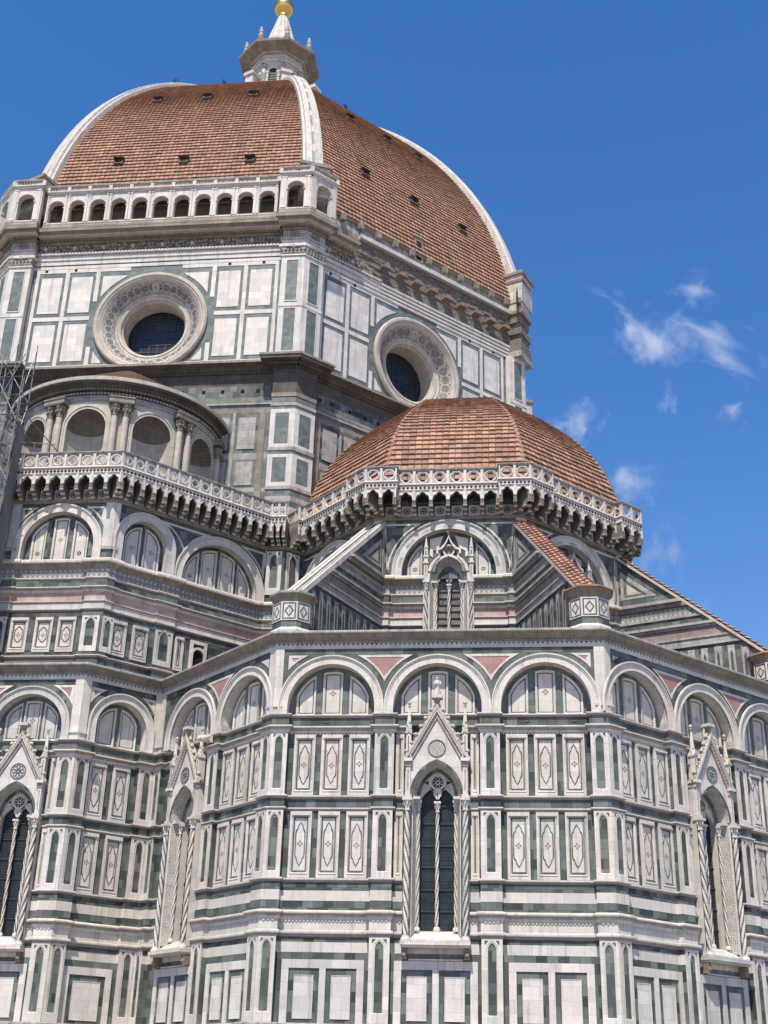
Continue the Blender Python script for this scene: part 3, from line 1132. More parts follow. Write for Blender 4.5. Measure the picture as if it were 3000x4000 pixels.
    def light(cu_):
        a_, c_ = .37, .27
        lan = pointed(cu_, a_, VS + .12, c_, 6)
        cusp = []
        for k, p in enumerate(lan):
            t = k / (len(lan) - 1)
            f = 1 - .30 * abs(sin(3 * pi * t)) ** 3
            cusp.append((cu_ + (p[0] - cu_) * f, VS + .12 + (p[1] - VS - .12) * (1 - .10 * abs(sin(3 * pi * t)))))
        big = pointed(cu_, a_ + .06, VS + .12, c_, 6)
        tr.ring(big, cusp, tr_w0, tr_w1, 'white_marble', close=False)
        return big
    b1, b2 = light(-.43), light(.43)
    foil = [(rose[2] * (.62 + .2 * abs(sin(4 * t))) * cos(t), rose[1] + rose[2] * (.62 + .2 * abs(sin(4 * t))) * sin(t)) for t in [2 * pi * i / 48 for i in range(48)]]
    tr.ring(circ(0, rose[1], rose[2] + .07, n=48), foil, tr_w0, tr_w1, 'white_marble')
    for k in range(8):
        a = 2 * pi * k / 8 + pi / 8
        tr.box(-.012, .012, 0, 0.0001, tr_w0, tr_w0, 'white_marble') if False else None
        p0 = (.09 * cos(a), rose[1] + .09 * sin(a))
        p1 = (.29 * cos(a), rose[1] + .29 * sin(a))
        dx, dy = -sin(a) * .018, cos(a) * .018
        tr.prism([(p0[0] - dx, p0[1] - dy), (p1[0] - dx, p1[1] - dy), (p1[0] + dx, p1[1] + dy), (p0[0] + dx, p0[1] + dy)], tr_w0 + .05, tr_w1 - .03, 'white_marble')
    tr.ring(circ(0, rose[1], .11, n=12), circ(0, rose[1], .06, n=12), tr_w0 + .04, tr_w1 - .02, 'white_marble')
    # web filling around the lights and rose, set back
    for s in (-1, 1):
        web = [(s * .08, VS + .14), (s * .08, 15.0), (0, 15.22), (0, 15.24)]
        tri_ = [(s * .04, 14.90), (s * .17, 15.10), (s * .1, 15.26), (0, 15.22)]
        tr.prism(tri_ if s > 0 else tri_[::-1], tr_w0, tr_w1 - .02, 'white_marble')
        side = [(s * .43, 15.55), (s * .40, 15.32), (s * .74, 15.02), (s * .85, 15.0), (s * .80, 15.35), (s * .68, 15.66)]
        tr.prism(side if s > 0 else side[::-1], tr_w0, tr_w1 - .05, 'white_marble')
        upw = [(s * .45, 15.76), (s * .68, 15.66), (s * .42, 16.06), (s * .02, 16.28), (s * .02, 16.06), (s * .28, 15.98)]
        tr.prism(upw if s > 0 else upw[::-1], tr_w0, tr_w1 - .05, 'white_marble')
    put('tracery', tr, root)
    gl = MB()
    g0 = [(-.88, 8.6), (.88, 8.6)] + pointed(0, .88, VS + .15, C_ + .05)
    gl.face([(p[0], p[1], -.93) for p in g0], 'window_glass')
    for v in (9.62, 10.6, 11.65, 12.65, 13.7, 14.55):
        gl.box(-.88, .88, v - .03, v + .03, -.93, -.88, 'iron')
    step = .125 if grid else .36
    k = int(1.5 / step)
    for i in range(1, k):
        x = -.88 + 1.76 * i / k
        gl.box(x - .008, x + .008, 8.6, 14.9, -.93, -.912, 'iron')
    q = int(6 / (step * 1.2))
    for i in range(1, q):
        v = 8.6 + 6.3 * i / q
        gl.box(-.88, .88, v - .007, v + .007, -.93, -.914, 'iron')
    put('glass', gl, root)
    sl = MB()
    sl.face([(-1.22, 8.26, .12), (1.22, 8.26, .12), (.90, 8.68, -.56), (-.90, 8.68, -.56)], 'white_marble')
    sl.box(-.90, .90, 8.62, 8.70, -1.0, -.60, 'white_marble')
    sl.box(-1.62, 1.62, 8.00, 8.17, WR, .42, 'white_marble')
    sl.box(-1.56, 1.56, 8.17, 8.27, WR, .16, 'white_marble')
    sl.box(-1.58, 1.58, 7.90, 8.00, WR, .30, 'white_marble')
    for s in (-1, 1):
        x = s * 1.45
        sl.prism([(x - .11, 7.40), (x + .11, 7.40), (x + .11, 7.90), (x - .11, 7.90)], WR, .14, 'brown_stone')
        sl.lathe(x, .12, [(.001, 7.48), (.12, 7.55), (.12, 7.68), (.001, 7.75)], 'weathered_stone', 8)
    sl.box(-1.25, 1.25, 7.37, 7.44, WR, WR + .13, 'white_marble')
    put('sill', sl, root)
    return root


# ------------------------------------------------------------------ assemble the lower ring
A_LOW = 20.0
C_LOW = Vector((22.5, -22.12, 0))
H_LOW = A_LOW * T8
P3 = [(-1.84, -.86), (-.50, .50), (.86, 1.84)]
M3 = ['plain', 'flower', 'plain']
RI, RO, SPR = 2.2, 2.67, 19.33
BAY = 5.35


def octagon_origin(c, a, deg):
    return c + nrm(deg) * a


def tribune_low(deg, shift, U0, U1, t0, t1, cut=False):
    pil, bays, arches, dados, tris = [], [], [], [], []
    if cut:
        pil.append((U0, -2.72))
    else:
        pil += [(U0, -7.44), (shift - 3.07, shift - 2.11)]
    pil += [(shift + 2.11, shift + 3.07), (7.44, U1)]
    for k in (-1, 0, 1):
        if cut and k < 0:
            continue
        c = shift + k * BAY
        arches.append((c, RI, RO, SPR, P3, M3))
        if k:
            lo, hi = (U0 + .9, shift - 3.07) if k < 0 else (shift + 3.07, 7.44)
            mid = (max(lo, -7.44) + hi) / 2 if k < 0 else (lo + min(hi, 7.44)) / 2
            for j in (-1, 0, 1):
                bays.append((mid + j * 1.37, 1.06, 'flower'))
            dados.append((mid, 3.85, 2))
        else:
            dados.append((c, 3.85, 2))
            for s in (-1, 1):
                if not (cut and s < 0):
                    bays.append((c + s * 1.83, .40, ''))
    for k in (-1, 0):
        if cut and k < 0:
            continue
        tris.append((shift + k * BAY, shift + (k + 1) * BAY, RO, SPR))
    tris.append((shift + BAY, None, RO, SPR, 7.62))
    if not cut:
        tris.append((None, shift - BAY, RO, SPR, -7.62))
    posts = [(U1 - .50, U1)]
    posts.append((U0, U0 + (.42 if not cut else .45)))
    o = octagon_origin(C_LOW, A_LOW, deg)
    w = chapel_wall(o, deg, U0, U1, t0, t1, pil, arches, bays, (shift - 1.3, shift + 1.3, 8.3, 18.35), posts, tris, dados)
    return w


tribune_low(SE, 0.0, -H_LOW, H_LOW, T8, T8)
tribune_low(E_, -.55, -H_LOW, H_LOW, T8, T8)
tribune_low(S_, .25, -3.37, H_LOW, -1.0, T8, cut=True)
o_ne = octagon_origin(C_LOW, A_LOW, NE)
chapel_wall(o_ne, NE, -H_LOW, H_LOW, T8, T8, [(-H_LOW, -7.44), (7.44, H_LOW)], [], [], None, [], [], [])
gothic_window(octagon_origin(C_LOW, A_LOW, SE), SE, 0.0, 'swirl', grid=False)
gothic_window(octagon_origin(C_LOW, A_LOW, E_), E_, -.55, 'rose')
gothic_window(octagon_origin(C_LOW, A_LOW, S_), S_, .25, 'rose')

P2 = [(-1.22, -.14), (.14, 1.22)]
M2 = ['plain', 'plain']
o_sac_e = nrm(E_) * 28.18 + tng(E_) * (-22.13)
chapel_wall(o_sac_e, E_, -2.54, 2.40, T8, -1.0, [(-2.54, -1.69), (1.37, 2.40)], [(0, 1.56, 2.04, 19.94, P2, M2)],
            [(-.98, 1.04, 'flower'), (.46, 1.04, 'flower')], None, [(-2.54, -2.10), (2.0, 2.40)],
            [(0, None, 2.04, 19.94, 1.98), (None, 0, 2.04, 19.94, -2.06)], [(-.16, 2.75, 1)])
o_sac = Vector((-.45, -37.37, 0))
chapel_wall(o_sac, SE, -2.93, 2.93, T8, T8, [(-2.93, -1.95), (1.95, 2.93)], [(0, 1.96, 2.42, 19.55, [(-1.5, -.62), (-.48, .48), (.62, 1.5)], M3)],
            [(1.74, .36, ''), (-1.74, .36, '')], (-1.3, 1.3, 8.3, 18.35), [(2.43, 2.93), (-2.93, -2.43)],
            [(0, None, 2.42, 19.55, 2.40), (None, 0, 2.42, 19.55, -2.40)], [(0, 3.5, 2)])
gothic_window(o_sac, SE, -.12, 'flower')
o_sac_s = nrm(S_) * 28.18 + tng(S_) * 22.13 + Vector((-.9, 0, 0))
chapel_wall(o_sac_s, S_, -2.40, 2.54, -1.0, T8, [(-2.40, -1.37), (1.69, 2.54)], [], [], None, [], [], [])

# ------------------------------------------------------------------ upper walls with their galleries
Z_GB, Z_CT, Z_AT, Z_FB, Z_FT, Z_RB, Z_RT = 33.80, 34.55, 35.06, 35.18, 35.50, 35.66, 36.62


def prism_wz(mb, poly, u0, u1, mat):
    n = len(poly)
    for u in (u0, u1):
        mb.face([(u, p[1], p[0]) for p in (poly if u == u1 else poly[::-1])], mat)
    for i in range(n):
        p, q = poly[i], poly[(i + 1) % n]
        mb.face([(u0, p[1], p[0]), (u1, p[1], p[0]), (u1, q[1], q[0]), (u0, q[1], q[0])], mat)


def foil_panel(bw):
    """balustrade bay: post, pierced multifoil panel; centred, front plane w=0."""
    mb = MB()
    z0, z1 = Z_RB, Z_RT - .13
    hb = bw / 2
    pw = .085
    for s in (-1, 1):
        mb.box(s * hb - (pw if s > 0 else 0), s * hb + (0 if s > 0 else pw), z0, z1, -.16, .05, 'white_marble', back=True)
    a, b = -hb + pw, hb - pw
    cv, r = (z0 + z1) / 2, min((b - a), z1 - z0) / 2 - .03
    n = 32
    sq = []
    for i in range(n):
        t = 2 * pi * i / n
        c_, s_ = cos(t), sin(t)
        k = min((b - a) / 2 / max(1e-6, abs(c_)), (z1 - z0) / 2 / max(1e-6, abs(s_)))
        sq.append(((a + b) / 2 + c_ * k, cv + s_ * k))
    ci = circ(0, cv, r, n=n)
    ci2 = circ(0, cv, r - .055, n=n)
    mb.ring(sq, ci, -.09, -.045, 'white_marble')
    mb.ring(ci, ci2, -.11, .015, 'white_marble')
    foil = [((r - .05) * (.70 + .24 * abs(cos(2 * t))) * cos(t), cv + (r - .05) * (.70 + .24 * abs(cos(2 * t))) * sin(t)) for t in [2 * pi * i / n for i in range(n)]]
    mb.ring(ci2, foil, -.08, -.02, 'white_marble')
    # square corner piercings, dark
    for sx in (-1, 1):
        for sy in (-1, 1):
            x, y = sx * ((b - a) / 2 - .035), cv + sy * ((z1 - z0) / 2 - .035)
            tri = [(x, y), (x - sx * .10, y), (x, y - sy * .10)]
            mb.face([(p[0], p[1], -.042) for p in tri], 'dark_weathered_stone')
    return mb


def arcade_bay(bw, wg):
    """trefoil arch of the corbel table with its vault, front plane w=0, wall at w=-wg."""
    mb = MB()
    hb = bw / 2
    a = hb - .11
    vs = Z_CT + .04
    n = 16
    arc = []
    for i in range(n + 1):
        t = pi * i / n
        r = a * (1 - .17 * abs(sin(1.5 * t + pi / 2 * 0)) ** 6 if False else 1)
        x, y = a * cos(t), (Z_AT - vs) * sin(t)
        # cusps of a trefoil at 55 and 125 degrees, pointed crown
        for tc in (.30 * pi, .70 * pi):
            d = abs(t - tc)
            if d < .30:
                f = (1 - d / .30) * .20
                x, y = x * (1 - f), y * (1 - f)
        if abs(t - pi / 2) < .25:
            y *= 1 + .10 * (1 - abs(t - pi / 2) / .25)
        arc.append((x, vs + y))
    inner = [(a, Z_CT)] + arc + [(-a, Z_CT)]
    outer = [(hb, Z_CT)]
    for i in range(n + 1):
        f = i / n
        if f < .25:
            outer.append((hb, Z_CT + (Z_FB - Z_CT) * f * 4))
        elif f <= .75:
            outer.append((hb - bw * (f - .25) * 2, Z_FB))
        else:
            outer.append((-hb, Z_FB - (Z_FB - Z_CT) * (f - .75) * 4))
    outer.append((-hb, Z_CT))
    mb.ring(outer, inner, -.16, 0, 'white_marble', close=False)
    i2 = [(p[0] * 1.10, vs + (p[1] - vs) * 1.10) for p in arc]
    i3 = [(p[0] * 1.02, vs + (p[1] - vs) * 1.02) for p in arc]
    mb.ring(i2, i3, 0, .035, 'white_marble', close=False)
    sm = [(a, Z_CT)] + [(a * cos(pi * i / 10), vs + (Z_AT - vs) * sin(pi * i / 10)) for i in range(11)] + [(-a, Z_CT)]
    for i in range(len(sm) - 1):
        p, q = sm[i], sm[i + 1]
        mb.face([(p[0], p[1], -.15), (q[0], q[1], -.15), (q[0], q[1], -wg), (p[0], p[1], -wg)], 'dark_weathered_stone')  # vault coloured dark for the shade under the gallery as well as dirt
    for s in (-1, 1):      # half posts
        mb.box(s * hb - (.085 if s > 0 else 0), s * hb + (0 if s > 0 else .085), Z_CT, Z_FB, -.05, .05, 'white_marble')
        mb.box(s * hb - (.10 if s > 0 else 0), s * hb + (0 if s > 0 else .10), Z_CT - .06, Z_CT, -.2, .06, 'pink_marble')
    # diamonds of the frieze
    q = max(2, int(round(bw / .25)))
    for k in range(q):
        x = -hb + bw * (k + .5) / q
        y = (Z_FB + Z_FT) / 2
        mb.face([(x - .10, y, .035), (x, y - .115, .035), (x + .10, y, .035), (x, y + .115, .035)], 'window_glass')
    # panel with disc on the wall under the arch
    mb.face([(-a + .06, Z_GB + .06, -wg + .02), (a - .06, Z_GB + .06, -wg + .02), (a - .06, Z_GB + .74, -wg + .02), (-a + .06, Z_GB + .74, -wg + .02)], 'white_marble')
    mb.ring(circ(0, Z_GB + .40, .23, n=16), circ(0, Z_GB + .40, .17, n=16), -wg + .024, -wg + .024, 'green_marble')
    for k in range(4):
        t = k * pi / 4
        dx, dy = cos(t) * .17, sin(t) * .17
        ex, ey = -sin(t) * .022, cos(t) * .022
        mb.face([(dx - ex, Z_GB + .4 + dy - ey, -wg + .025), (dx + ex, Z_GB + .4 + dy + ey, -wg + .025), (-dx + ex, Z_GB + .4 - dy + ey, -wg + .025), (-dx - ex, Z_GB + .4 - dy - ey, -wg + .025)], 'green_marble')
    mb.face([(-a, Z_GB + .86, -wg + .03), (a, Z_GB + .86, -wg + .03), (a, Z_GB + .98, -wg + .03), (-a, Z_GB + .98, -wg + .03)], 'brown_stone')
    return mb


def corbel(wg):  # stone darkened for dirt and for the shade below the parapet
    mb = MB()
    k = wg
    prism_wz(mb, [(-wg, Z_GB - .02), (-wg + .30 * k, Z_GB - .04), (-wg + .36 * k, Z_GB + .10), (-wg + .62 * k, Z_GB + .16), (-wg + .68 * k, Z_GB + .30), (-wg + .94 * k, Z_GB + .30), (.03, Z_GB + .42), (.03, Z_CT - .06), (-.1, Z_FB), (-wg, Z_FB)], -.105, .105, 'shaded_dirty_stone')
    for f, z in ((.32, Z_GB + .05), (.63, Z_GB + .22), (.95, Z_GB + .37)):
        c = -wg + f * k
        r = .075
        for i in range(8):
            t0, t1 = 2 * pi * i / 8, 2 * pi * (i + 1) / 8
            mb.face([(-.115, z + r * sin(t0), c + r * cos(t0)), (.115, z + r * sin(t0), c + r * cos(t0)), (.115, z + r * sin(t1), c + r * cos(t1)), (-.115, z + r * sin(t1), c + r * cos(t1))], 'warm_stone', smooth=True)
        for u in (-.115, .115):
            mb.face([(u, z + r * sin(2 * pi * i / 8), c + r * cos(2 * pi * i / 8)) for i in range(8)], 'warm_stone')
    return mb


def gallery(origin, deg, runs, t0, t1):
    """runs: list of (ua, ub, w, bays) along the face, parapet plane at w."""
    mb = MB()
    path = []
    for i, (ua, ub, w, nb) in enumerate(runs):
        path += [(ua, w), (ub, w)]
    mb.sweep(path, [(-.20, Z_RT - .12), (.04, Z_RT - .12), (.05, Z_RT - .08), (.10, Z_RT - .04), (.10, Z_RT), (.0, Z_RT + .04), (-.22, Z_RT + .04)], 'grey_weathered_shaded_marble', t0, t1)
    mb.sweep(path, [(-.16, Z_FT), (.05, Z_FT), (.10, Z_FT + .05), (.10, Z_FT + .10), (.06, Z_RB), (-.16, Z_RB)], 'white_marble', t0, t1, mats=['pink_marble', 'pink_marble', 'white_marble', 'white_marble', 'white_marble'])
    mb.sweep(path, [(.025, Z_FB), (.025, Z_FT)], 'white_marble', t0, t1, cap=False)
    mb.sweep(path, [(-.16, Z_FB - .02), (.05, Z_FB - .02), (.07, Z_FB + .03), (.03, Z_FB + .06)], 'white_marble', t0, t1)
    wk = MB()
    for (ua, ub, w, nb) in runs:     # walkway slab
        x0, x1 = ua, ub
        wk.box(x0, x1, Z_FB - .03, Z_FT + .08, -.6, w - .1, 'weathered_stone')
        continue
        mb.face([(x0, Z_FT + .08, -.6), (x1, Z_FT + .08, -.6), (x1, Z_FT + .08, w - .1), (x0, Z_FT + .08, w - .1)], 'weathered_stone')
        mb.face([(x0, Z_FB - .03, -.6), (x1, Z_FB - .03, -.6), (x1, Z_FB - .03, w - .1), (x0, Z_FB - .03, w - .1)], 'weathered_stone')
    root = put('parapet_gallery', mb, cathedral, tuple(origin), face_rot(deg))
    put('walkway', wk, root)
    for (ua, ub, w, nb) in runs:
        bw = (ub - ua) / nb
        key = '%.2f_%.2f' % (round(bw, 2), w)
        for k in range(nb):
            c = ua + bw * (k + .5)
            put('quatrefoil_panel', cached('quatrefoil_panel_' + key, lambda: foil_panel(bw)), root, (c, -w, 0))
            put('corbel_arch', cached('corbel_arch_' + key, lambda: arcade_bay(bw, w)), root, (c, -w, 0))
        for k in range(nb + 1):
            c = ua + bw * k
            c = min(max(c, ua + .1), ub - .1)
            put('corbel', cached('corbel_%.2f' % w, lambda: corbel(w)), root, (c, -w, 0))
    return root


def upper_wall(origin, deg, U0, U1, t0, t1, pil, arches, tris, posts, gap=None, bays=(), niches=(), name='upper_wall'):
    mb = MB()
    path = plan_path(U0, U1, pil, -.14)
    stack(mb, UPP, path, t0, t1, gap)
    spandrel(mb, U0, U1, 29.92, 33.66, -.5, -.03, [(c, r, sp) for (c, r, ro, sp, pn, mo, st) in arches])
    mb.sweep([(U0, 0), (U1, 0)], rnd_mold(33.62, 33.84, .16), 'weathered_stone', t0, t1)
    mb.sweep([(U0, 0), (U1, 0)], [(0, 33.8), (0, 35.6)], 'green_marble', t0, t1, cap=False)
    for (a, b) in posts:
        mb.box(a, b, 30.75, 33.62, -.03, .05, 'white_marble')
        mb.box(a - .06, b + .06, 30.55, 30.75, -.03, .12, 'grey_weathered_shaded_marble')
        mb.box(a, b, 29.92, 30.55, -.03, .03, 'green_marble')
    for t in tris:
        tri_inlay(mb, t[0], t[1], t[2], t[3], 33.40, -.03, ulim=t[4] if len(t) > 4 else None, fill='green_marble', pad=.22)
    wall = put(name, mb, cathedral, tuple(origin), face_rot(deg))
    for (c, r, ro, sp, pn, mo, st) in arches:
        put('blind_arch', cached('upper_arch_%.2f_%.2f_%d_%d' % (r, sp, len(pn), st), lambda: blind_arch(r, ro, 29.92, sp, .45, pn, mo, striped=st)), wall, (c, 0, 0))
    for (c, w_) in bays:
        put('framed_panel', cached('upper_panel_%.2f_%d' % (w_, random.randrange(4)), lambda: framed_panel(w_, 2.12)), wall, (c, .14, 24.26))
    for (c, w_) in niches:
        def mk():
            m = MB()
            m.ox = random.uniform(0, 9)
            niche_plate(m, -w_ / 2, w_ / 2, 0, 2.15, .004, .06, a=w_ * .25, sill=.36, head=.55)
            return m
        put('niche_pilaster', cached('upper_niche_%.2f' % w_, mk), wall, (c, 0, 24.25))
    return wall


C_UP = Vector((22.47, -22.46, 0))
A_UP = 10.66
H_UP = A_UP * T8


def bracket_window(origin, deg, cu):
    """short traceried window under an ogee hood in the upper lunette."""
    root = put('lunette_window', None, cathedral, tuple(Vector(origin) + tng(deg) * cu), face_rot(deg))
    Z0, VS, C_ = 24.4, 29.55, .42
    jb = MB()
    for s in (-1, 1):
        def q(a, b, m):
            d = math.hypot(a[0] - b[0], a[1] - b[1])
            jb.face([(s * a[0], Z0, a[1]), (s * b[0], Z0, b[1]), (s * b[0], VS, b[1]), (s * a[0], VS, a[1])], m, uv=[(a[0], Z0), (a[0] + d, Z0), (a[0] + d, VS), (a[0], VS)])
        q((1.50, -.45), (1.50, .02), 'white_marble')
        q((1.50, .02), (1.12, .02), 'white_marble')
        q((1.12, .02), (.90, -.34), 'scroll_inlay')
        q((.90, -.34), (.84, -.36), 'white_marble')
        q((.84, -.36), (.70, -.45), 'grey_weathered_shaded_marble')
        q((.70, -.45), (.70, -.9), 'white_marble')
        jb.box(-1.55 if s < 0 else 1.12, -1.12 if s < 0 else 1.55, VS, VS + .16, -.45, .14, 'white_marble')
        jb.box(-1.12 if s < 0 else .66, -.66 if s < 0 else 1.12, VS, VS + .12, -.7, -.12, 'white_marble')
    o0, o1 = pointed(0, 1.28, VS + .14, C_), pointed(0, 1.14, VS + .14, C_)
    i1, i2 = pointed(0, .92, VS + .14, C_), pointed(0, .72, VS + .14, C_)
    jb.ring(o0, o1, -.42, .06, 'white_marble', close=False)
    for i in range(len(o1) - 1):
        jb.face([(o1[i][0], o1[i][1], .03), (o1[i + 1][0], o1[i + 1][1], .03), (i1[i + 1][0], i1[i + 1][1], -.34), (i1[i][0], i1[i][1], -.34)], 'scroll_inlay', uv=[(0, i * .3), (0, i * .3 + .3), (.5, i * .3 + .3), (.5, i * .3)])
        jb.face([(i1[i][0], i1[i][1], -.34), (i1[i + 1][0], i1[i + 1][1], -.34), (i2[i + 1][0], i2[i + 1][1], -.45), (i2[i][0], i2[i][1], -.45)], 'grey_weathered_shaded_marble')
        jb.face([(i2[i][0], i2[i][1], -.45), (i2[i + 1][0], i2[i + 1][1], -.45), (i2[i + 1][0], i2[i + 1][1], -.9), (i2[i][0], i2[i][1], -.9)], 'weathered_stone')
    put('jamb', jb, root)
    hd = MB()
    # ogee hood over the arch
    ap = 32.55
    R_ = [(1.26, 30.20), (1.12, 30.62), (.86, 30.98), (.62, 31.16), (.60, 31.30), (.74, 31.36), (.74, 31.66), (.50, 31.72), (.26, 31.98), (.10, 32.28), (.0, ap)]
    prof = R_ + [(-x, y) for x, y in reversed(R_[:-1])]
    inner = [(x * .84, 30.1 + (y - 30.1) * .94) for x, y in prof]
    hd.ring(prof, inner, -.42, .12, 'white_marble', close=False)
    hd.ring(inner, [(x * .80, 30.1 + (y - 30.1) * .955) for x, y in inner], -.42, .04, 'weathered_stone', close=False)
    body = [(p[0] * .8, 30.1 + (p[1] - 30.1) * .95) for p in inner]
    half = [(0, o0[6][1] + .02)] + [(p[0], p[1] + .02) for p in reversed(o0[:6]) if p[1] > 30.15] + [p for p in body[:len(body) // 2 + 1]]
    hd.face([(p[0], p[1], -.38) for p in half], 'pink_marble')
    hd.face([(-p[0], p[1], -.38) for p in reversed(half)], 'pink_marble')
    hd.ring(circ(0, 31.60, .37), circ(0, 31.60, .29), -.38, .0, 'white_marble')
    hd.face([(p[0], p[1], -.25) for p in circ(0, 31.60, .3)], 'dark_weathered_stone')
    for k in range(6):
        t = 2 * pi * k / 6
        hd.ring(circ(.155 * cos(t), 31.60 + .155 * sin(t), .115, n=10), circ(.155 * cos(t), 31.60 + .155 * sin(t), .065, n=10), -.25, -.2, 'white_marble')
    hd.lathe(0, 0, [(.001, ap - .02), (.07, ap + .03), (.05, ap + .10), (.12, ap + .18), (.10, ap + .26), (.001, ap + .36)], 'weathered_stone', 7)
    put('hood', hd, root)
    for s in (-1, 1):
        pn = MB()
        pn.box(-.12, .12, VS + .16, 30.70, -.4, .12, 'white_marble')
        pn.box(-.05, .05, VS + .35, 30.55, .12, .125, 'grey_weathered_shaded_marble')
        pn.box(-.18, .18, 30.70, 30.80, -.4, .18, 'white_marble')
        pn.box(-.11, .11, 30.80, 31.12, -.4, .12, 'white_marble')
        pn.box(-.16, .16, 31.12, 31.20, -.4, .17, 'white_marble')
        pn.box(-.11, .11, 31.20, 31.72, -.4, .12, 'white_marble')
        pn.face([(p[0], p[1], .124) for p in lancet(0, .045, 31.26, 31.5, .04)], 'green_marble')
        pn.prism([(-.15, 31.66), (0, 31.76), (.15, 31.66), (0, 31.96)], -.1, .16, 'white_marble')
        pn.lathe(0, .0, [(.13, 31.72), (.02, 32.46)], 'white_marble', 6, smooth=False)
        pn.lathe(0, .0, [(.001, 32.44), (.07, 32.50), (.03, 32.55), (.06, 32.60), (.001, 32.66)], 'weathered_stone', 6)
        put('pinnacle', pn, root, (s * 1.36, 0, 0))
        cb = MB()
        twisted(cb, 0, 0, .13, Z0, 29.0, 1.4, 'white_marble', sgn=s)
        capital(cb, 0, 0, .11, 29.0, .55)
        put('twisted_column', cb, root, (s * 1.33, -.08, 0))
        ci = MB()
        twisted(ci, 0, 0, .09, Z0, 29.1, 1.8, 'white_marble', n=15, sgn=-s)
        capital(ci, 0, 0, .08, 29.1, .45)
        put('twisted_column', ci, root, (s * .77, .36, 0))
    cm = MB()
    twisted(cm, 0, 0, .10, Z0, 29.1, 1.5, 'white_marble', n=15)
    capital(cm, 0, 0, .085, 29.1, .45)
    put('mullion', cm, root, (0, .50, 0))
    tr = MB()
    for cu_ in (-.36, .36):
        lan = pointed(cu_, .31, VS + .10, .25, 6)
        cusp = []
        for k, p in enumerate(lan):
            t = k / (len(lan) - 1)
            cusp.append((cu_ + (p[0] - cu_) * (1 - .34 * abs(sin(3 * pi * t)) ** 3), VS + .10 + (p[1] - VS - .10) * (1 - .08 * abs(sin(3 * pi * t)))))
        tr.ring(pointed(cu_, .37, VS + .10, .25, 6), cusp, -.66, -.48, 'white_marble', close=False)
    ro = (30.55, .34)
    tr.ring(circ(0, ro[0], ro[1] + .06), circ(0, ro[0], ro[1] - .04), -.66, -.46, 'white_marble')
    for k in range(8):
        t = 2 * pi * k / 8
        tr.ring(circ(.19 * cos(t), ro[0] + .19 * sin(t), .10, n=8), circ(.19 * cos(t), ro[0] + .19 * sin(t), .07, n=8), -.62, -.5, 'grey_weathered_shaded_marble')
    tr.prism([(-.05, VS + .12), (.05, VS + .12), (.15, 30.05), (0, 30.2), (-.15, 30.05)], -.64, -.48, 'white_marble')
    put('tracery', tr, root)
    gl = MB()
    g0 = [(-.74, Z0), (.74, Z0)] + pointed(0, .74, VS + .14, C_)
    gl.face([(p[0], p[1], -.78) for p in g0], 'leaded_glass')
    v = 25.0
    while v < 29.6:
        gl.box(-.74, .74, v - .022, v + .022, -.78, -.72, 'iron')
        v += .42
    put('glass', gl, root)
    return root


def tribune_up(deg, win=True, U0=None, U1=None, t0=T8, t1=T8, cut=0):
    o = octagon_origin(C_UP, A_UP, deg)
    U0 = -H_UP if U0 is None else U0
    r, ro, sp = 2.83, 3.42, 30.16
    arches = [(0, r, ro, sp, [(-2.5, -1.62), (1.62, 2.5)], ['star', 'star'], True)]
    upper_wall(o, deg, U0, H_UP, t0, t1, [(U0, U0 + .85), (H_UP - .85, H_UP)], arches,
               [(0, None, ro, sp, 3.95), (None, 0, ro, sp, -3.95)] if not cut else [(0, None, ro, sp, 3.95)], [(H_UP - .36, H_UP)] + ([(U0, U0 + .36)] if not cut else []), gap=(-1.45, 1.45, 24, 29.9))
    # inlaid quarter fields beside the hood
    for s in (-1, 1):
        mb = MB()
        o_ = [(s * .34, 32.72), (s * 1.16, 32.50), (s * 1.16, 31.45), (s * .98, 31.30), (s * .98, 31.72), (s * .62, 31.95)]
        i_ = [(s * .46, 32.60), (s * 1.06, 32.42), (s * 1.06, 31.62), (s * 1.07, 31.60), (s * 1.06, 31.80), (s * .72, 32.04)]
        mb.ring(o_, i_, -.44, -.40, 'white_marble')
        mb.face([(p[0], p[1], -.425) for p in i_], 'white_marble')
        put('lunette_inlay', mb, cathedral, tuple(o), face_rot(deg))
    bracket_window(o, deg, 0)
    return o


WG, WP = .92, 1.42
for deg in (SE, E_, S_, NE):
    o = tribune_up(deg)
    e = H_UP + T8 * WP
    if deg == S_:
        gallery(o, deg, [(-4.05, -3.1, WG, 1), (-3.1, 3.1, WG, 6), (3.1, e, WP, 2)], -T8, T8)
    else:
        gallery(o, deg, [(-e, -3.1, WP, 2), (-3.1, 3.1, WG, 6), (3.1, e, WP, 2)], T8, T8)

# upper sacristy: front face, long side face, short return and its inner corner
o = Vector((-.48, -36.6, 0))
UF = 3.22
upper_wall(o, SE, -UF, UF, T8, T8, [(-UF, -2.45), (1.98, UF)], [(-.10, 2.2, 2.72, 30.86, [(-1.78, -.92), (-.50, .42), (.76, 1.70)], ['star', 'flower', 'star'], False)],
           [(-.10, None, 2.72, 30.86, 2.58), (None, -.10, 2.72, 30.86, -2.62)], [(2.60, UF), (-UF, -2.66)],
           bays=[(-1.72, 1.06), (-.25, 1.06), (1.12, 1.06)], niches=[(2.56, 1.02), (-2.84, .7)])
gallery(o, SE, [(-UF - T8 * WG, UF + T8 * WG, WG, 8)], T8, T8)
o = nrm(E_) * 27.8 + tng(E_) * (-18.0)
U0 = 2.74 * .7071 - 36.6 * .7071 + 18.0
U1 = 10.37 * .7071 - 28.95 * .7071 + 18.0
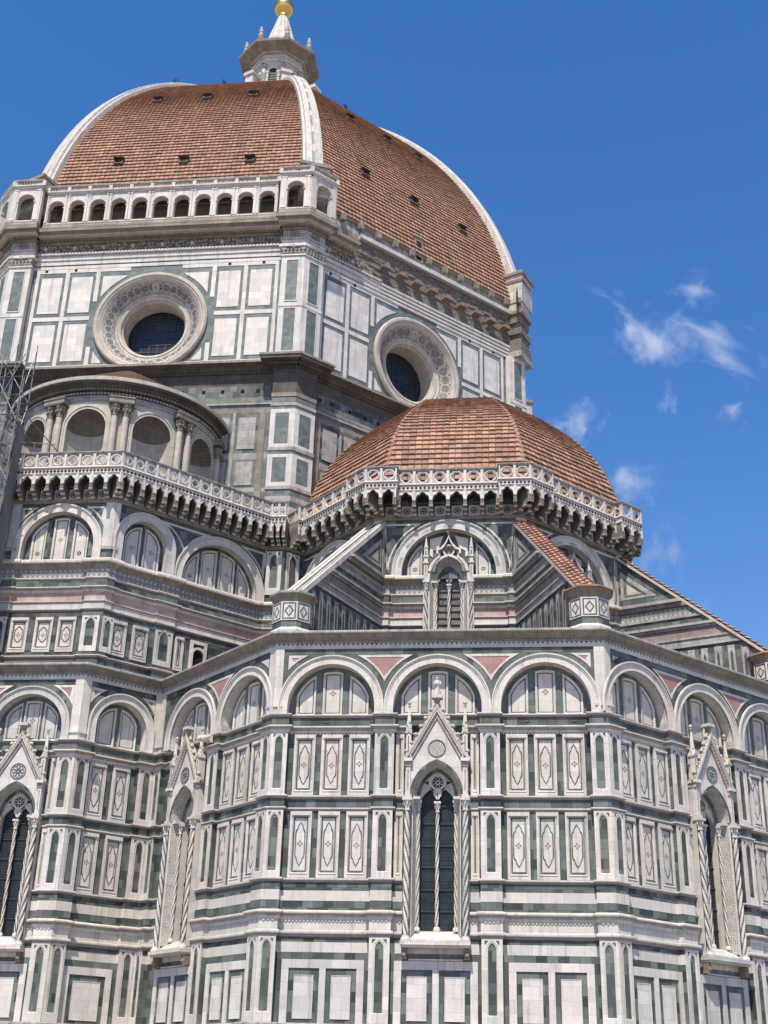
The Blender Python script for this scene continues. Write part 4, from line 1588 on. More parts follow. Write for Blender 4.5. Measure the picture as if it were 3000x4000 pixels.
upper_wall(o, E_, U0, U1, T8, -T8, [(U0, -5.50), (-2.52, -1.24), (U1 - .1, U1)],
           [(-3.77, 1.48, 2.06, 31.45, [(-1.2, -.13), (.13, 1.2)], ['flower', 'flower'], False),
            (1.60, 2.72, 3.27, 30.18, [(-2.42, -1.42), (-1.22, -.12), (.12, 1.22), (1.42, 2.42)], ['star', 'flower', 'flower', 'star'], False)],
           [(-3.77 + .35, 1.60 - .35, 2.2, 31.0), (1.60, None, 3.27, 30.18, U1 - .05)], [(U0, U0 + .3)],
           bays=[(-4.80, 1.04), (-3.38, 1.04), (-.75, .62)], niches=[(U0 + .38, .72), (-1.88, 1.18)])
nb = 14
gallery(o, E_, [(U0 - T8 * WG, U1 - T8 * WG, WG, nb)], T8, -T8)
dr = MB()     # small arched doorway above the cornice
dr.rectring(-.57, .57, 24.0, 26.35, .2, -.12, .02, 'white_marble', tb=.0)
ar = [(.37, 24.0)] + circ(0, 25.45, .37, 0, pi, 12, True) + [(-.37, 24.0)]
ar2 = [(.52, 24.0)] + circ(0, 25.45, .52, 0, pi, 12, True) + [(-.52, 24.0)]
dr.ring(ar2, ar, -.12, .05, 'white_marble', close=False)
dr.face([(p[0], p[1], -.125) for p in ar2], 'green_marble')
dr.face([(p[0], p[1], -.11) for p in ar], 'dark_hole')
put('arched_doorway', dr, cathedral, tuple(o + tng(E_) * .55), face_rot(E_))
o = Vector((10.95, -28.95, 0))
upper_wall(o, SE, -.58, .59, -T8, T8, [(-.58, .59)], [], [], [], name='corner_pier')
pn = MB()
niche_plate(pn, -.5, .5, 30.5, 33.5, .01, .07, a=.24, sill=.5)
put('niche_pilaster', pn, cathedral, tuple(o), face_rot(SE))
gallery(o, SE, [(-.58 + T8 * WG, .59 + T8 * WG - .2, WG, 2)], -T8, T8)
o = nrm(E_) * 28.64 + tng(E_) * (11.54 * .7071 - 28.95 * .7071)
upper_wall(o, E_, 0, 1.66, T8, -1.0, [(0, 1.66)], [], [], [], name='corner_pier')
pn = MB()
niche_plate(pn, .2, 1.2, 30.5, 33.5, .01, .07, a=.26, sill=.5, fill='dark_weathered_stone')
put('niche_pilaster', pn, cathedral, tuple(o), face_rot(E_))
gallery(o, E_, [(.38, 1.66 - WG, WG, 1)], T8, -1.0)
# far side of the sacristy
o = nrm(S_) * 27.8 + tng(S_) * 18.0 + Vector((-.96, 0, 0))
upper_wall(o, S_, -U1, -U0, -T8, T8, [], [], [], [])


# ------------------------------------------------------------------ tiled roofs
PAL = [(.40, .185, .10), (.44, .21, .115), (.36, .165, .09), (.30, .14, .082), (.46, .26, .155), (.29, .165, .10), (.40, .22, .13), (.50, .25, .145), (.22, .135, .09), (.26, .17, .11)]


def tile_col(dark=0.0, even=.35):
    c = random.choice(PAL)
    g_ = (c[0] + c[1] + c[2]) / 3
    c = tuple((q * .80 + g_ * .20) * (1 - even) + m_ * even for q, m_ in zip(c, (.37, .21, .138)))
    k = random.uniform(.90, 1.18) * (1 - dark)
    return (c[0] * k, c[1] * k, c[2] * k)


def tiled_facet(prof, tw, th, lift=.07, side=1.0, seed=1, even=.35):
    """prof: fn(s)->(apothem, z) for arc length 0..L ; returns MB with rows of tiles across one octagon facet."""
    random.seed(seed)
    fn, L = prof
    mb = MB()
    rows = int(L / th)
    streak = {}
    for i in range(rows):
        s0, s1 = L * i / rows, L * (i + 1) / rows
        a0, z0 = fn(s0)
        a1, z1 = fn(s1)
        dx, dz = a1 - a0, z1 - z0
        d = math.hypot(dx, dz)
        nw, nz = dz / d, -dx / d
        hw0, hw1 = a0 * T8 * side, a1 * T8 * side
        k0 = int(math.floor(-hw0 / tw))
        k1 = int(math.ceil(hw0 / tw))
        for k in range(k0, k1):
            ua, ub = max(k * tw, -hw0), min((k + 1) * tw, hw0)
            va, vb = max(k * tw, -hw1), min((k + 1) * tw, hw1)
            if ub - ua < .02 or vb < va:
                continue
            if k not in streak:
                streak[k] = random.uniform(-.06, .18) if random.random() < .12 else random.uniform(-.05, .06)
            col = tile_col(streak[k] + random.uniform(-.03, .03), even)
            j = random.uniform(-.012, .02)
            l0, l1 = lift + j, .012 + j
            g = .018
            um, vm = (ua + ub) / 2, (va + vb) / 2
            bl = .022
            A = (ua + g, z0 + nz * l0, a0 + nw * l0)
            M = (um, z0 + nz * (l0 + bl), a0 + nw * (l0 + bl))
            B = (ub - g, z0 + nz * l0, a0 + nw * l0)
            B1 = (vb - g, z1 + nz * l1, a1 + nw * l1)
            M1 = (vm, z1 + nz * (l1 + bl), a1 + nw * (l1 + bl))
            A1 = (va + g, z1 + nz * l1, a1 + nw * l1)
            mb.face([A, M, M1, A1], 'clay_tile', uv=[(0, 0)] * 4, col=col)
            mb.face([M, B, B1, M1], 'clay_tile', uv=[(0, 0)] * 4, col=col)
            Ab, Bb = (ua + g, z0 - nz * .03, a0 - nw * .03), (ub - g, z0 - nz * .03, a0 - nw * .03)
            mb.face([Ab, Bb, B, M, A], 'clay_tile', uv=[(0, 0)] * 5, col=tuple(c * .9 for c in col))
        # bed below the tiles
        mb.face([(-hw0, z0, a0), (hw0, z0, a0), (hw1, z1, a1), (-hw1, z1, a1)], 'clay_tile', uv=[(0, 0)] * 4, col=(.13, .085, .06))
    random.seed(seed + 100)
    return mb


def arc_profile(cx, cz, R, z0, z1, k=cos(pi / 8)):
    t0, t1 = math.asin((z0 - cz) / R), math.asin((z1 - cz) / R)
    L = R * (t1 - t0)

    def fn(s):
        t = t0 + (t1 - t0) * s / L
        return ((cx + R * cos(t)) * k, cz + R * sin(t))
    return fn, L


def poly_profile(pts, k=cos(pi / 8)):
    seg = [math.hypot(pts[i + 1][0] - pts[i][0], pts[i + 1][1] - pts[i][1]) for i in range(len(pts) - 1)]
    L = sum(seg)

    def fn(s):
        for i, q in enumerate(seg):
            if s <= q or i == len(seg) - 1:
                t = s / q
                return ((pts[i][0] + (pts[i + 1][0] - pts[i][0]) * t) * k, pts[i][1] + (pts[i + 1][1] - pts[i][1]) * t)
            s -= q
    return fn, L


def smooth_profile(pts, n=40):
    """Catmull-Rom through (r, z) points."""
    out = []
    for i in range(len(pts) - 1):
        p0, p1, p2, p3 = pts[max(i - 1, 0)], pts[i], pts[i + 1], pts[min(i + 2, len(pts) - 1)]
        for k in range(8):
            t = k / 8
            out.append(tuple(.5 * (2 * p1[c] + (p2[c] - p0[c]) * t + (2 * p0[c] - 5 * p1[c] + 4 * p2[c] - p3[c]) * t * t + (3 * p1[c] - p0[c] - 3 * p2[c] + p3[c]) * t ** 3) for c in (0, 1)))
    out.append(pts[-1])
    return out


# semi-dome of the tribune
semi = put('semi_dome', None, cathedral, tuple(C_UP + Vector((.35, 0, 0))), 0)
sp_pts = smooth_profile([(11.55, 35.5), (11.3, 37.0), (10.98, 38.2), (10.55, 39.4), (9.95, 40.6), (9.0, 42.0), (7.6, 43.5), (5.9, 45.0)])
sp = poly_profile(sp_pts + [(4.5, 45.7), (.6, 47.3)])
for i, deg in enumerate((SW, S_, SE, E_, NE)):
    put('roof_facet', tiled_facet(sp, .42, .42, .12, seed=40 + i), semi, (0, 0, 0), face_rot(deg))
for deg in (-157.5, -112.5, -67.5, -22.5):     # rounded hip tiles
    hb = MB()
    fn, L = sp
    q = int(L / .40)
    for i in range(q):
        a0, z0 = fn(L * i / q)
        a1, z1 = fn(L * (i + 1.12) / q) if i < q - 1 else fn(L)
        r0, r1 = a0 / cos(pi / 8) + .03, a1 / cos(pi / 8) + .0
        col = tile_col(.08)
        n = 4
        for k in range(n):
            t0, t1 = -pi / 2 + pi * k / n, -pi / 2 + pi * (k + 1) / n
            hb.face([(.17 * sin(t0), z0 + .10 * cos(t0), r0 + .04 * cos(t0)), (.17 * sin(t1), z0 + .10 * cos(t1), r0 + .04 * cos(t1)),
                     (.13 * sin(t1), z1 + .07 * cos(t1), r1 + .04 * cos(t1)), (.13 * sin(t0), z1 + .07 * cos(t0), r1 + .04 * cos(t0))], 'clay_tile', uv=[(0, 0)] * 4, col=col)
    put('hip_ridge', hb, semi, (0, 0, 0), face_rot(deg))

# ------------------------------------------------------------------ flying buttresses with their piers
def buttress(deg, tiled, seed):
    random.seed(seed)
    root = put('flying_buttress', None, cathedral, tuple(C_UP), face_rot(deg))
    W0, W1, Z0, Z1 = 11.35, 20.0, 25.85, 33.35      # slope from pier to upper wall
    slope = lambda z: W1 - (z - Z0) / (Z1 - Z0) * (W1 - W0)
    zz = lambda w: Z0 + (W1 - w) / (W1 - W0) * (Z1 - Z0)
    bd = MB()
    hw = .42
    prism_wz(bd, [(W0 - .5, 22.4), (W1, 22.4), (W1, Z0), (W0, Z1), (W0 - .5, Z1)], -hw, hw, 'green_marble')
    for s in (-1, 1):  # white and pink side marble toned down, gallery shadow put into the colour
        def slab(z0, z1, p, mat, w_in=W0 - .3):
            wa, wb = slope(z0) - .12, slope(z1) - .12
            u0, u1 = (hw, hw + p) if s > 0 else (-hw - p, -hw)
            poly = [(w_in, z0), (wa, z0), (wb, z1), (w_in, z1)]
            prism_wz(bd, poly, u0, u1, mat)
        slab(26.74, 26.88, .10, 'grey_weathered_shaded_marble')
        slab(26.88, 27.24, .02, 'grey_weathered_shaded_marble')
        slab(27.24, 27.36, .09, 'grey_weathered_shaded_marble')
        slab(27.36, 27.90, .012, 'brown_pink_marble')
        slab(27.93, 28.08, .10, 'grey_weathered_shaded_marble')
        slab(28.08, 28.24, .20, 'grey_weathered_shaded_marble')
        slab(28.68, 28.84, .08, 'grey_weathered_shaded_marble')
        slab(28.84, 29.42, .012, 'star_inlay')
        slab(29.44, 29.70, .16, 'weathered_stone')
        slab(29.70, 29.90, .30, 'grey_weathered_shaded_marble')
        # lancet strips of the bottom zone
        w = W0 + .2
        k = 0
        while w < W1 - .3:
            top = min(26.55, zz(w + .42) - .25)
            if top > 24.6:
                u = s * (hw + .03)
                bd.face([(u, 23.0, w), (u, 23.0, w + .42), (u, top, w + .42), (u, top, w)], 'grey_weathered_shaded_marble')
                u = s * (hw + .034)
                if top > 25.2:
                    pts = [(w + .13, 23.2), (w + .29, 23.2), (w + .29, top - .55), (w + .21, top - .3), (w + .13, top - .55)]
                    bd.face([(u, p[1], p[0]) for p in pts], 'dark_weathered_stone')
            w += .80
            k += 1
        # white triangle under the slope
        u = s * (hw + .02)
        t_o = [(W0 + .25, 30.4), (W0 + 2.55, 30.4), (W0 + .25, 32.35)]
        t_i = [(W0 + .45, 30.55), (W0 + 1.95, 30.55), (W0 + .45, 31.85)]
        for a in range(3):
            b = (a + 1) % 3
            bd.face([(u, t_o[a][1], t_o[a][0]), (u, t_o[b][1], t_o[b][0]), (u, t_i[b][1], t_i[b][0]), (u, t_i[a][1], t_i[a][0])], 'grey_weathered_shaded_marble')
        uu = s * (hw + .018)
        t_i2 = [(W0 + .62, 30.68), (W0 + 1.55, 30.68), (W0 + .62, 31.48)]
        bd.face([(uu, p[1], p[0]) for p in t_i2], 'warm_stone')
        # white end post against the wall
        u0, u1 = sorted((s * hw, s * (hw + .05)))
        bd.box(u0, u1, 30.1, 33.1, W0 - .4, W0 + .1, 'grey_weathered_shaded_marble')
    put('buttress_wall', bd, root)
    cp = MB()
    d = Vector((W0 - W1, Z1 - Z0)).normalized()
    nn = Vector((-d.y, d.x))
    nn = -nn if nn.y < 0 else nn
    L = math.hypot(W1 - W0, Z1 - Z0)

    def bar(u0, u1, h0, h1, mat, a=-.15, b=None):
        b = L if b is None else b
        P = lambda t, h: (W1 + d.x * t + nn.x * h, Z0 + d.y * t + nn.y * h)
        prism_wz(cp, [P(a, h0), P(a, h1), P(b, h1), P(b, h0)][::-1], u0, u1, mat)
    if not tiled:
        bar(-.58, .58, -.05, .16, 'white_marble')
        bar(-.58, -.40, .16, .24, 'white_marble')
        bar(-.16, .10, .16, .175, 'green_marble')
        bar(.22, .58, .16, .22, 'white_marble')
        bar(.36, .44, .22, .26, 'grey_weathered_shaded_marble')
        for k in range(1, 8):
            t = L * k / 8
            bar(-.585, .585, .0, .165, 'grey_weathered_shaded_marble', t - .012, t + .012)
        put('marble_coping', cp, root)
    else:
        bar(-.60, .60, -.06, .10, 'warm_stone')
        rows = int(L / .40)
        tb = cp
        for i in range(rows):
            t0, t1 = L * i / rows - .15, L * (i + 1) / rows - .10
            for k in range(3):
                col = tile_col(.0)
                u0, u1 = -.60 + .40 * k, -.20 + .40 * k
                h0, h1 = .22 + random.uniform(0, .03), .13
                P = lambda t, h, u: (u, Z0 + d.y * t + nn.y * h, W1 + d.x * t + nn.x * h)
                nseg = 5
                for q in range(nseg):
                    a, b = q / nseg, (q + 1) / nseg
                    ha, hb_ = sin(pi * a) * .09, sin(pi * b) * .09
                    ua, ub = u0 + (u1 - u0) * a, u0 + (u1 - u0) * b
                    tb.face([P(t0, h0 + ha, ua), P(t0, h0 + hb_, ub), P(t1, h1 + hb_, ub), P(t1, h1 + ha, ua)], 'clay_tile', uv=[(0, 0)] * 4, col=col)
                    tb.face([P(t0, .08, ua), P(t0, .08, ub), P(t0, h0 + hb_, ub), P(t0, h0 + ha, ua)], 'clay_tile', uv=[(0, 0)] * 4, col=tuple(c * .9 for c in col))
        put('tile_coping', cp, root)
    # octagonal pier
    pr = MB()
    c8 = cos(pi / 8)

    def oct_(prof, mat):
        pr.lathe(0, 0, [(r / c8, z) for r, z in prof], mat, 8, a0=-pi / 8, a1=2 * pi - pi / 8, smooth=False)
    oct_([(.97, 23.3), (.97, 23.80)], 'green_marble')
    oct_([(1.06, 23.80), (1.08, 23.94), (.98, 24.10)], 'white_marble')
    oct_([(.97, 24.12), (.97, 24.46)], 'green_marble')
    oct_([(1.0, 24.46), (1.0, 25.50)], 'white_marble')
    oct_([(.97, 25.50), (.97, 25.70), (1.05, 25.76), (1.08, 25.86), (1.20, 25.92)], 'weathered_stone')
    oct_([(1.20, 25.92), (1.22, 26.02), (1.16, 26.06), (.01, 26.34)], 'grey_weathered_shaded_marble' if not tiled else 'brown_stone')
    for k in range(8):
        a = k * pi / 4
        ca, sa = cos(a), sin(a)
        T = lambda u, v, w: (u * ca + w * sa, v, -u * sa + w * ca)
        cv = 24.98

        def loop(o_, i_, w, mat):
            n = len(o_)
            for j in range(n):
                q = (j + 1) % n
                pr.face([T(o_[j][0], o_[j][1], w), T(o_[q][0], o_[q][1], w), T(i_[q][0], i_[q][1], w), T(i_[j][0], i_[j][1], w)], mat)
        sq = lambda a_, b_: [(-a_, cv - b_), (a_, cv - b_), (a_, cv + b_), (-a_, cv + b_)]
        dm = lambda a_, b_: [(0, cv - b_), (a_, cv), (0, cv + b_), (-a_, cv)]
        loop(sq(.36, .46), sq(.285, .385), 1.004, 'green_marble')
        loop(dm(.25, .34), dm(.165, .23), 1.006, 'green_marble')
    a = radians(deg)
    rr = 20.2
    put('buttress_pier', pr, root, (0, -rr, -.5), -face_rot(deg))
    if tiled:   # small tile cap on the pier
        tc = MB()
        for k in range(8):
            c0, c1 = k * pi / 4 - pi / 8, k * pi / 4 + pi / 8
            for j in range(3):
                col = tile_col()
                p = []
                for f_ in (j / 3, (j + 1) / 3):
                    r_ = 1.26 / c8
                    p.append((r_ * (sin(c0) * (1 - f_) + sin(c1) * f_), r_ * (cos(c0) * (1 - f_) + cos(c1) * f_)))
                q = [(p[0][0], 26.07, p[0][1]), (p[1][0], 26.07, p[1][1]), (.02 * p[1][0], 26.6, .02 * p[1][1]), (.02 * p[0][0], 26.6, .02 * p[0][1])]
                tc.face(q, 'clay_tile', uv=[(0, 0)] * 4, col=col)
                tc.face([(p[0][0], 26.0, p[0][1]), (p[1][0], 26.0, p[1][1]), q[1], q[0]], 'clay_tile', uv=[(0, 0)] * 4, col=col)
        put('tile_cap', tc, root, (0, -rr, -.5), -face_rot(deg))
    return root


buttress(-112.5, False, 5)
buttress(-67.5, True, 6)
buttress(-22.5, True, 7)

# ------------------------------------------------------------------ exedra with shell niches
EX = Vector((-1.0, -27.0, 0))
ER = 6.9
ex = MB()
ANG = radians(36)
NR, NSP, NB_, NT = 1.30, 40.42, 34.8, 42.35


def cylp(s_, z, d=0.0):
    a = s_ / ER
    r = ER - d
    return (r * sin(a), z, r * cos(a))


half = ER * ANG / 2
for k in range(-2, 3):
    c0 = k * ER * ANG
    m = 36
    xs = sorted(set([c0 - half + 2 * half * i / 12 for i in range(13)] + [c0 - NR + 2 * NR * i / m for i in range(m + 1)]))
    for i in range(len(xs) - 1):
        a, b = xs[i], xs[i + 1]
        f = lambda x: NB_ if abs(x - c0) >= NR - 1e-6 else NSP + sqrt(max(0, NR * NR - (x - c0) ** 2))
        za, zb = f(a), f(b)
        if abs((a + b) / 2 - c0) >= NR:
            za = zb = NB_
        else:
            za = max(za, NSP)
            zb = max(zb, NSP)
        ex.face([cylp(a, za), cylp(b, zb), cylp(b, NT), cylp(a, NT)], 'warm_stone', uv=[(a, za), (b, zb), (b, NT), (a, NT)])
ex_ob = put('exedra', ex, cathedral, tuple(EX), 0)
for k in range(-2, 3):
    a = k * ANG
    nb = MB()
    n = 24
    T = lambda s_, z, d: (s_, z, ER - d - (ER - ER * cos(s_ / ER)) * .9)
    for i in range(n):
        t0, t1 = pi * i / n, pi * (i + 1) / n
        p0, p1 = (NR * cos(t0), 1.45 * sin(t0)), (NR * cos(t1), 1.45 * sin(t1))
        nb.face([T(p0[0], NB_, p0[1]), T(p1[0], NB_, p1[1]), T(p1[0], NSP, p1[1]), T(p0[0], NSP, p0[1])], 'warm_stone', smooth=True)
    # fluted shell, niche shade put into its dark colour
    fl = 15
    m = fl * 4
    rows = 9
    for j in range(rows):
        for i in range(m):
            def sp_(ii, jj):
                t = pi * ii / m           # around the opening
                q = (pi / 2) * jj / rows  # from rim into the depth
                fr = 1 - .055 * (1 - abs(cos(fl * t / 1.0))) * (cos(q) ** .4)
                # rim semicircle shrinking to the hinge at the back
                x = NR * cos(t) * cos(q) * fr
                z = NSP + NR * sin(t) * cos(q) * fr
                return T(x, z, 1.45 * sin(q))
            nb.face([sp_(i, j), sp_(i + 1, j), sp_(i + 1, j + 1), sp_(i, j + 1)], 'shaded_dirty_stone', uv=[(i * .06, j * .2), (i * .06 + .06, j * .2), (i * .06 + .06, j * .2 + .2), (i * .06, j * .2 + .2)])
    hb = [NR, NR + .10, NR + .2]
    A = lambda r: [(r, NB_)] + circ(0, NSP, r, 0, pi, 24, True) + [(-r, NB_)]
    for ra, rb, w in ((NR + .30, NR + .18, .10), (NR + .18, NR, .05)):
        o_, i_ = A(ra), A(rb)
        for q in range(len(o_) - 1):
            nb.face([T(o_[q][0], o_[q][1], -w), T(o_[q + 1][0], o_[q + 1][1], -w), T(i_[q + 1][0], i_[q + 1][1], -w), T(i_[q][0], i_[q][1], -w)], 'warm_stone')
            nb.face([T(o_[q][0], o_[q][1], .05), T(o_[q + 1][0], o_[q + 1][1], .05), T(o_[q + 1][0], o_[q + 1][1], -w), T(o_[q][0], o_[q][1], -w)], 'warm_stone')
            nb.face([T(i_[q][0], i_[q][1], -w), T(i_[q + 1][0], i_[q + 1][1], -w), T(i_[q + 1][0], i_[q + 1][1], .05), T(i_[q][0], i_[q][1], .05)], 'warm_stone')
    for s in (-1, 1):     # small green triangles in the spandrels
        tri = [(s * 1.25, 42.05), (s * 1.70, 42.05), (s * 1.62, 41.45)]
        nb.face([T(p[0], p[1], -.02) for p in tri], 'green_marble')
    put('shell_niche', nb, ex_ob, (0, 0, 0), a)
COLM = MB()
for dx in (-.36, .36):
    COLM.lathe(dx, 0, [(.30, 34.8), (.30, 35.0), (.24, 35.1), (.235, 37.5), (.20, 41.15)], 'warm_stone', 12)
    COLM.lathe(dx, 0, [(.22, 41.15), (.24, 41.22), (.2, 41.26), (.22, 41.6), (.33, 41.95)], 'weathered_stone', 10)
    for k in range(8):
        a = 2 * pi * k / 8
        COLM.lathe(dx + .27 * sin(a), .27 * cos(a), [(.001, 41.4), (.075, 41.52), (.08, 41.62), (.03, 41.68), (.08, 41.78), (.09, 41.9), (.001, 41.98)], 'weathered_stone', 5)
    COLM.box(dx - .36, dx + .36, 41.95, 42.08, -.36, .36, 'dark_weathered_stone', back=True)
COLM.box(-.80, .80, 42.08, 42.42, -.5, .30, 'weathered_stone')
COLM.box(-.84, .84, 42.42, 42.50, -.5, .36, 'weathered_stone')
cme = COLM.mesh('column_pair')
for k in range(-2, 4):
    a = (k - .5) * ANG
    put('column_pair', cme, ex_ob, (0, 0, 0), a).location = (sin(a) * (ER + .20), -cos(a) * (ER + .20), 0)
en = MB()
en.lathe(0, 0, [(ER + .04, 42.30), (ER + .05, 42.55), (ER + .12, 42.58), (ER + .12, 42.66), (ER + .05, 42.70)], 'grey_weathered_shaded_marble', 64, a0=-pi / 2, a1=pi / 2)
en.lathe(0, 0, [(ER + .05, 42.70), (ER + .05, 42.98)], 'dark_weathered_stone', 64, a0=-pi / 2, a1=pi / 2)
en.lathe(0, 0, [(ER + .05, 42.98), (ER + .22, 43.02), (ER + .24, 43.18), (ER + .38, 43.24), (ER + .40, 43.32), (ER + .70, 43.38), (ER + .74, 43.5)], 'dark_weathered_stone', 64, a0=-pi / 2, a1=pi / 2)
en.lathe(0, 0, [(ER + .74, 43.5), (ER + .78, 43.52), (ER + .80, 43.74), (ER + .72, 43.8), (ER + .4, 43.84)], 'warm_stone', 64, a0=-pi / 2, a1=pi / 2)
for k in range(96):
    a = -pi / 2 + pi * (k + .5) / 96
    for r0, z0, z1, m in ((ER + .05, 42.78, 42.92, 'grey_weathered_shaded_marble'), (ER + .22, 43.04, 43.15, 'weathered_stone')):
        ca, sa = cos(a), sin(a)
        w = .075
        P = lambda u, z, d: (u * ca + (r0 + d) * sa, z, -u * sa + (r0 + d) * ca)
        en.face([P(-w, z0, .10), P(w, z0, .10), P(w, z1, .10), P(-w, z1, .10)], m)
        en.face([P(-w, z0, 0), P(w, z0, 0), P(w, z0, .10), P(-w, z0, .10)], m)
        en.face([P(-w, z0, 0), P(-w, z0, .10), P(-w, z1, .10), P(-w, z1, 0)], m)
        en.face([P(w, z0, 0), P(w, z0, .10), P(w, z1, .10), P(w, z1, 0)], m)
put('entablature', en, ex_ob)
rf = MB()
rr_ = ER + .45
nr = 18
for j in range(nr):
    f0, f1 = j / nr, (j + 1) / nr
    q = max(6, int(70 * (1 - f0)))
    for i in range(q):
        a0, a1 = -pi / 2 + pi * i / q, -pi / 2 + pi * (i + .94) / q
        z0, z1 = 43.82 + 4.95 * f0 + .10, 43.82 + 4.95 * f1 + .02
        ra, rb = rr_ * (1 - f0), rr_ * (1 - f1)
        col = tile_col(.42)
        rf.face([(ra * sin(a0), z0, ra * cos(a0)), (ra * sin(a1), z0, ra * cos(a1)), (rb * sin(a1), z1, rb * cos(a1)), (rb * sin(a0), z1, rb * cos(a0))], 'clay_tile', uv=[(0, 0)] * 4, col=col)
        rf.face([(ra * sin(a0), z0 - .12, ra * cos(a0)), (ra * sin(a1), z0 - .12, ra * cos(a1)), (ra * sin(a1), z0, ra * cos(a1)), (ra * sin(a0), z0, ra * cos(a0))], 'clay_tile', uv=[(0, 0)] * 4, col=tuple(c * .8 for c in col))
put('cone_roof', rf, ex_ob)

# plain masses behind the galleries so that no sky shows through the building
ms = MB()
ms.box(-3.0, 2.4, 20.0, 35.2, 10.0, 36.0, 'weathered_stone')
put('inner_wall', ms, cathedral)

# ------------------------------------------------------------------ drum of the great dome
A_D = 26.9
H_D = A_D * T8
AP = .55                      # projection of the corner pilasters
HP = (A_D + AP) * T8
PW = 1.72                     # width of a corner pilaster on each face
ZO, RO_ = 53.02, 4.28


def hole_plate(mb, half, z0, z1, cv, r, w, mat, n=64):
    pts = circ(0, cv, r, n=n)
    sq = []
    for i in range(n):
        t = 2 * pi * i / n
        c_, s_ = cos(t), sin(t)
        kx = half / max(1e-6, abs(c_))
        kz = ((z1 - cv) if s_ > 0 else (cv - z0)) / max(1e-6, abs(s_))
        k = min(kx, kz)
        sq.append((c_ * k, cv + s_ * k))
    # square corners
    mb.ring(sq, pts, w, w, mat)
    for sx in (-1, 1):
        for sz in (z0, z1):
            corner = (sx * half, sz)
            near = sorted(range(n), key=lambda i: (sq[i][0] - corner[0]) ** 2 + (sq[i][1] - corner[1]) ** 2)[:2]
            mb.face([(corner[0], corner[1], w), (sq[near[0]][0], sq[near[0]][1], w), (sq[near[1]][0], sq[near[1]][1], w)], mat)


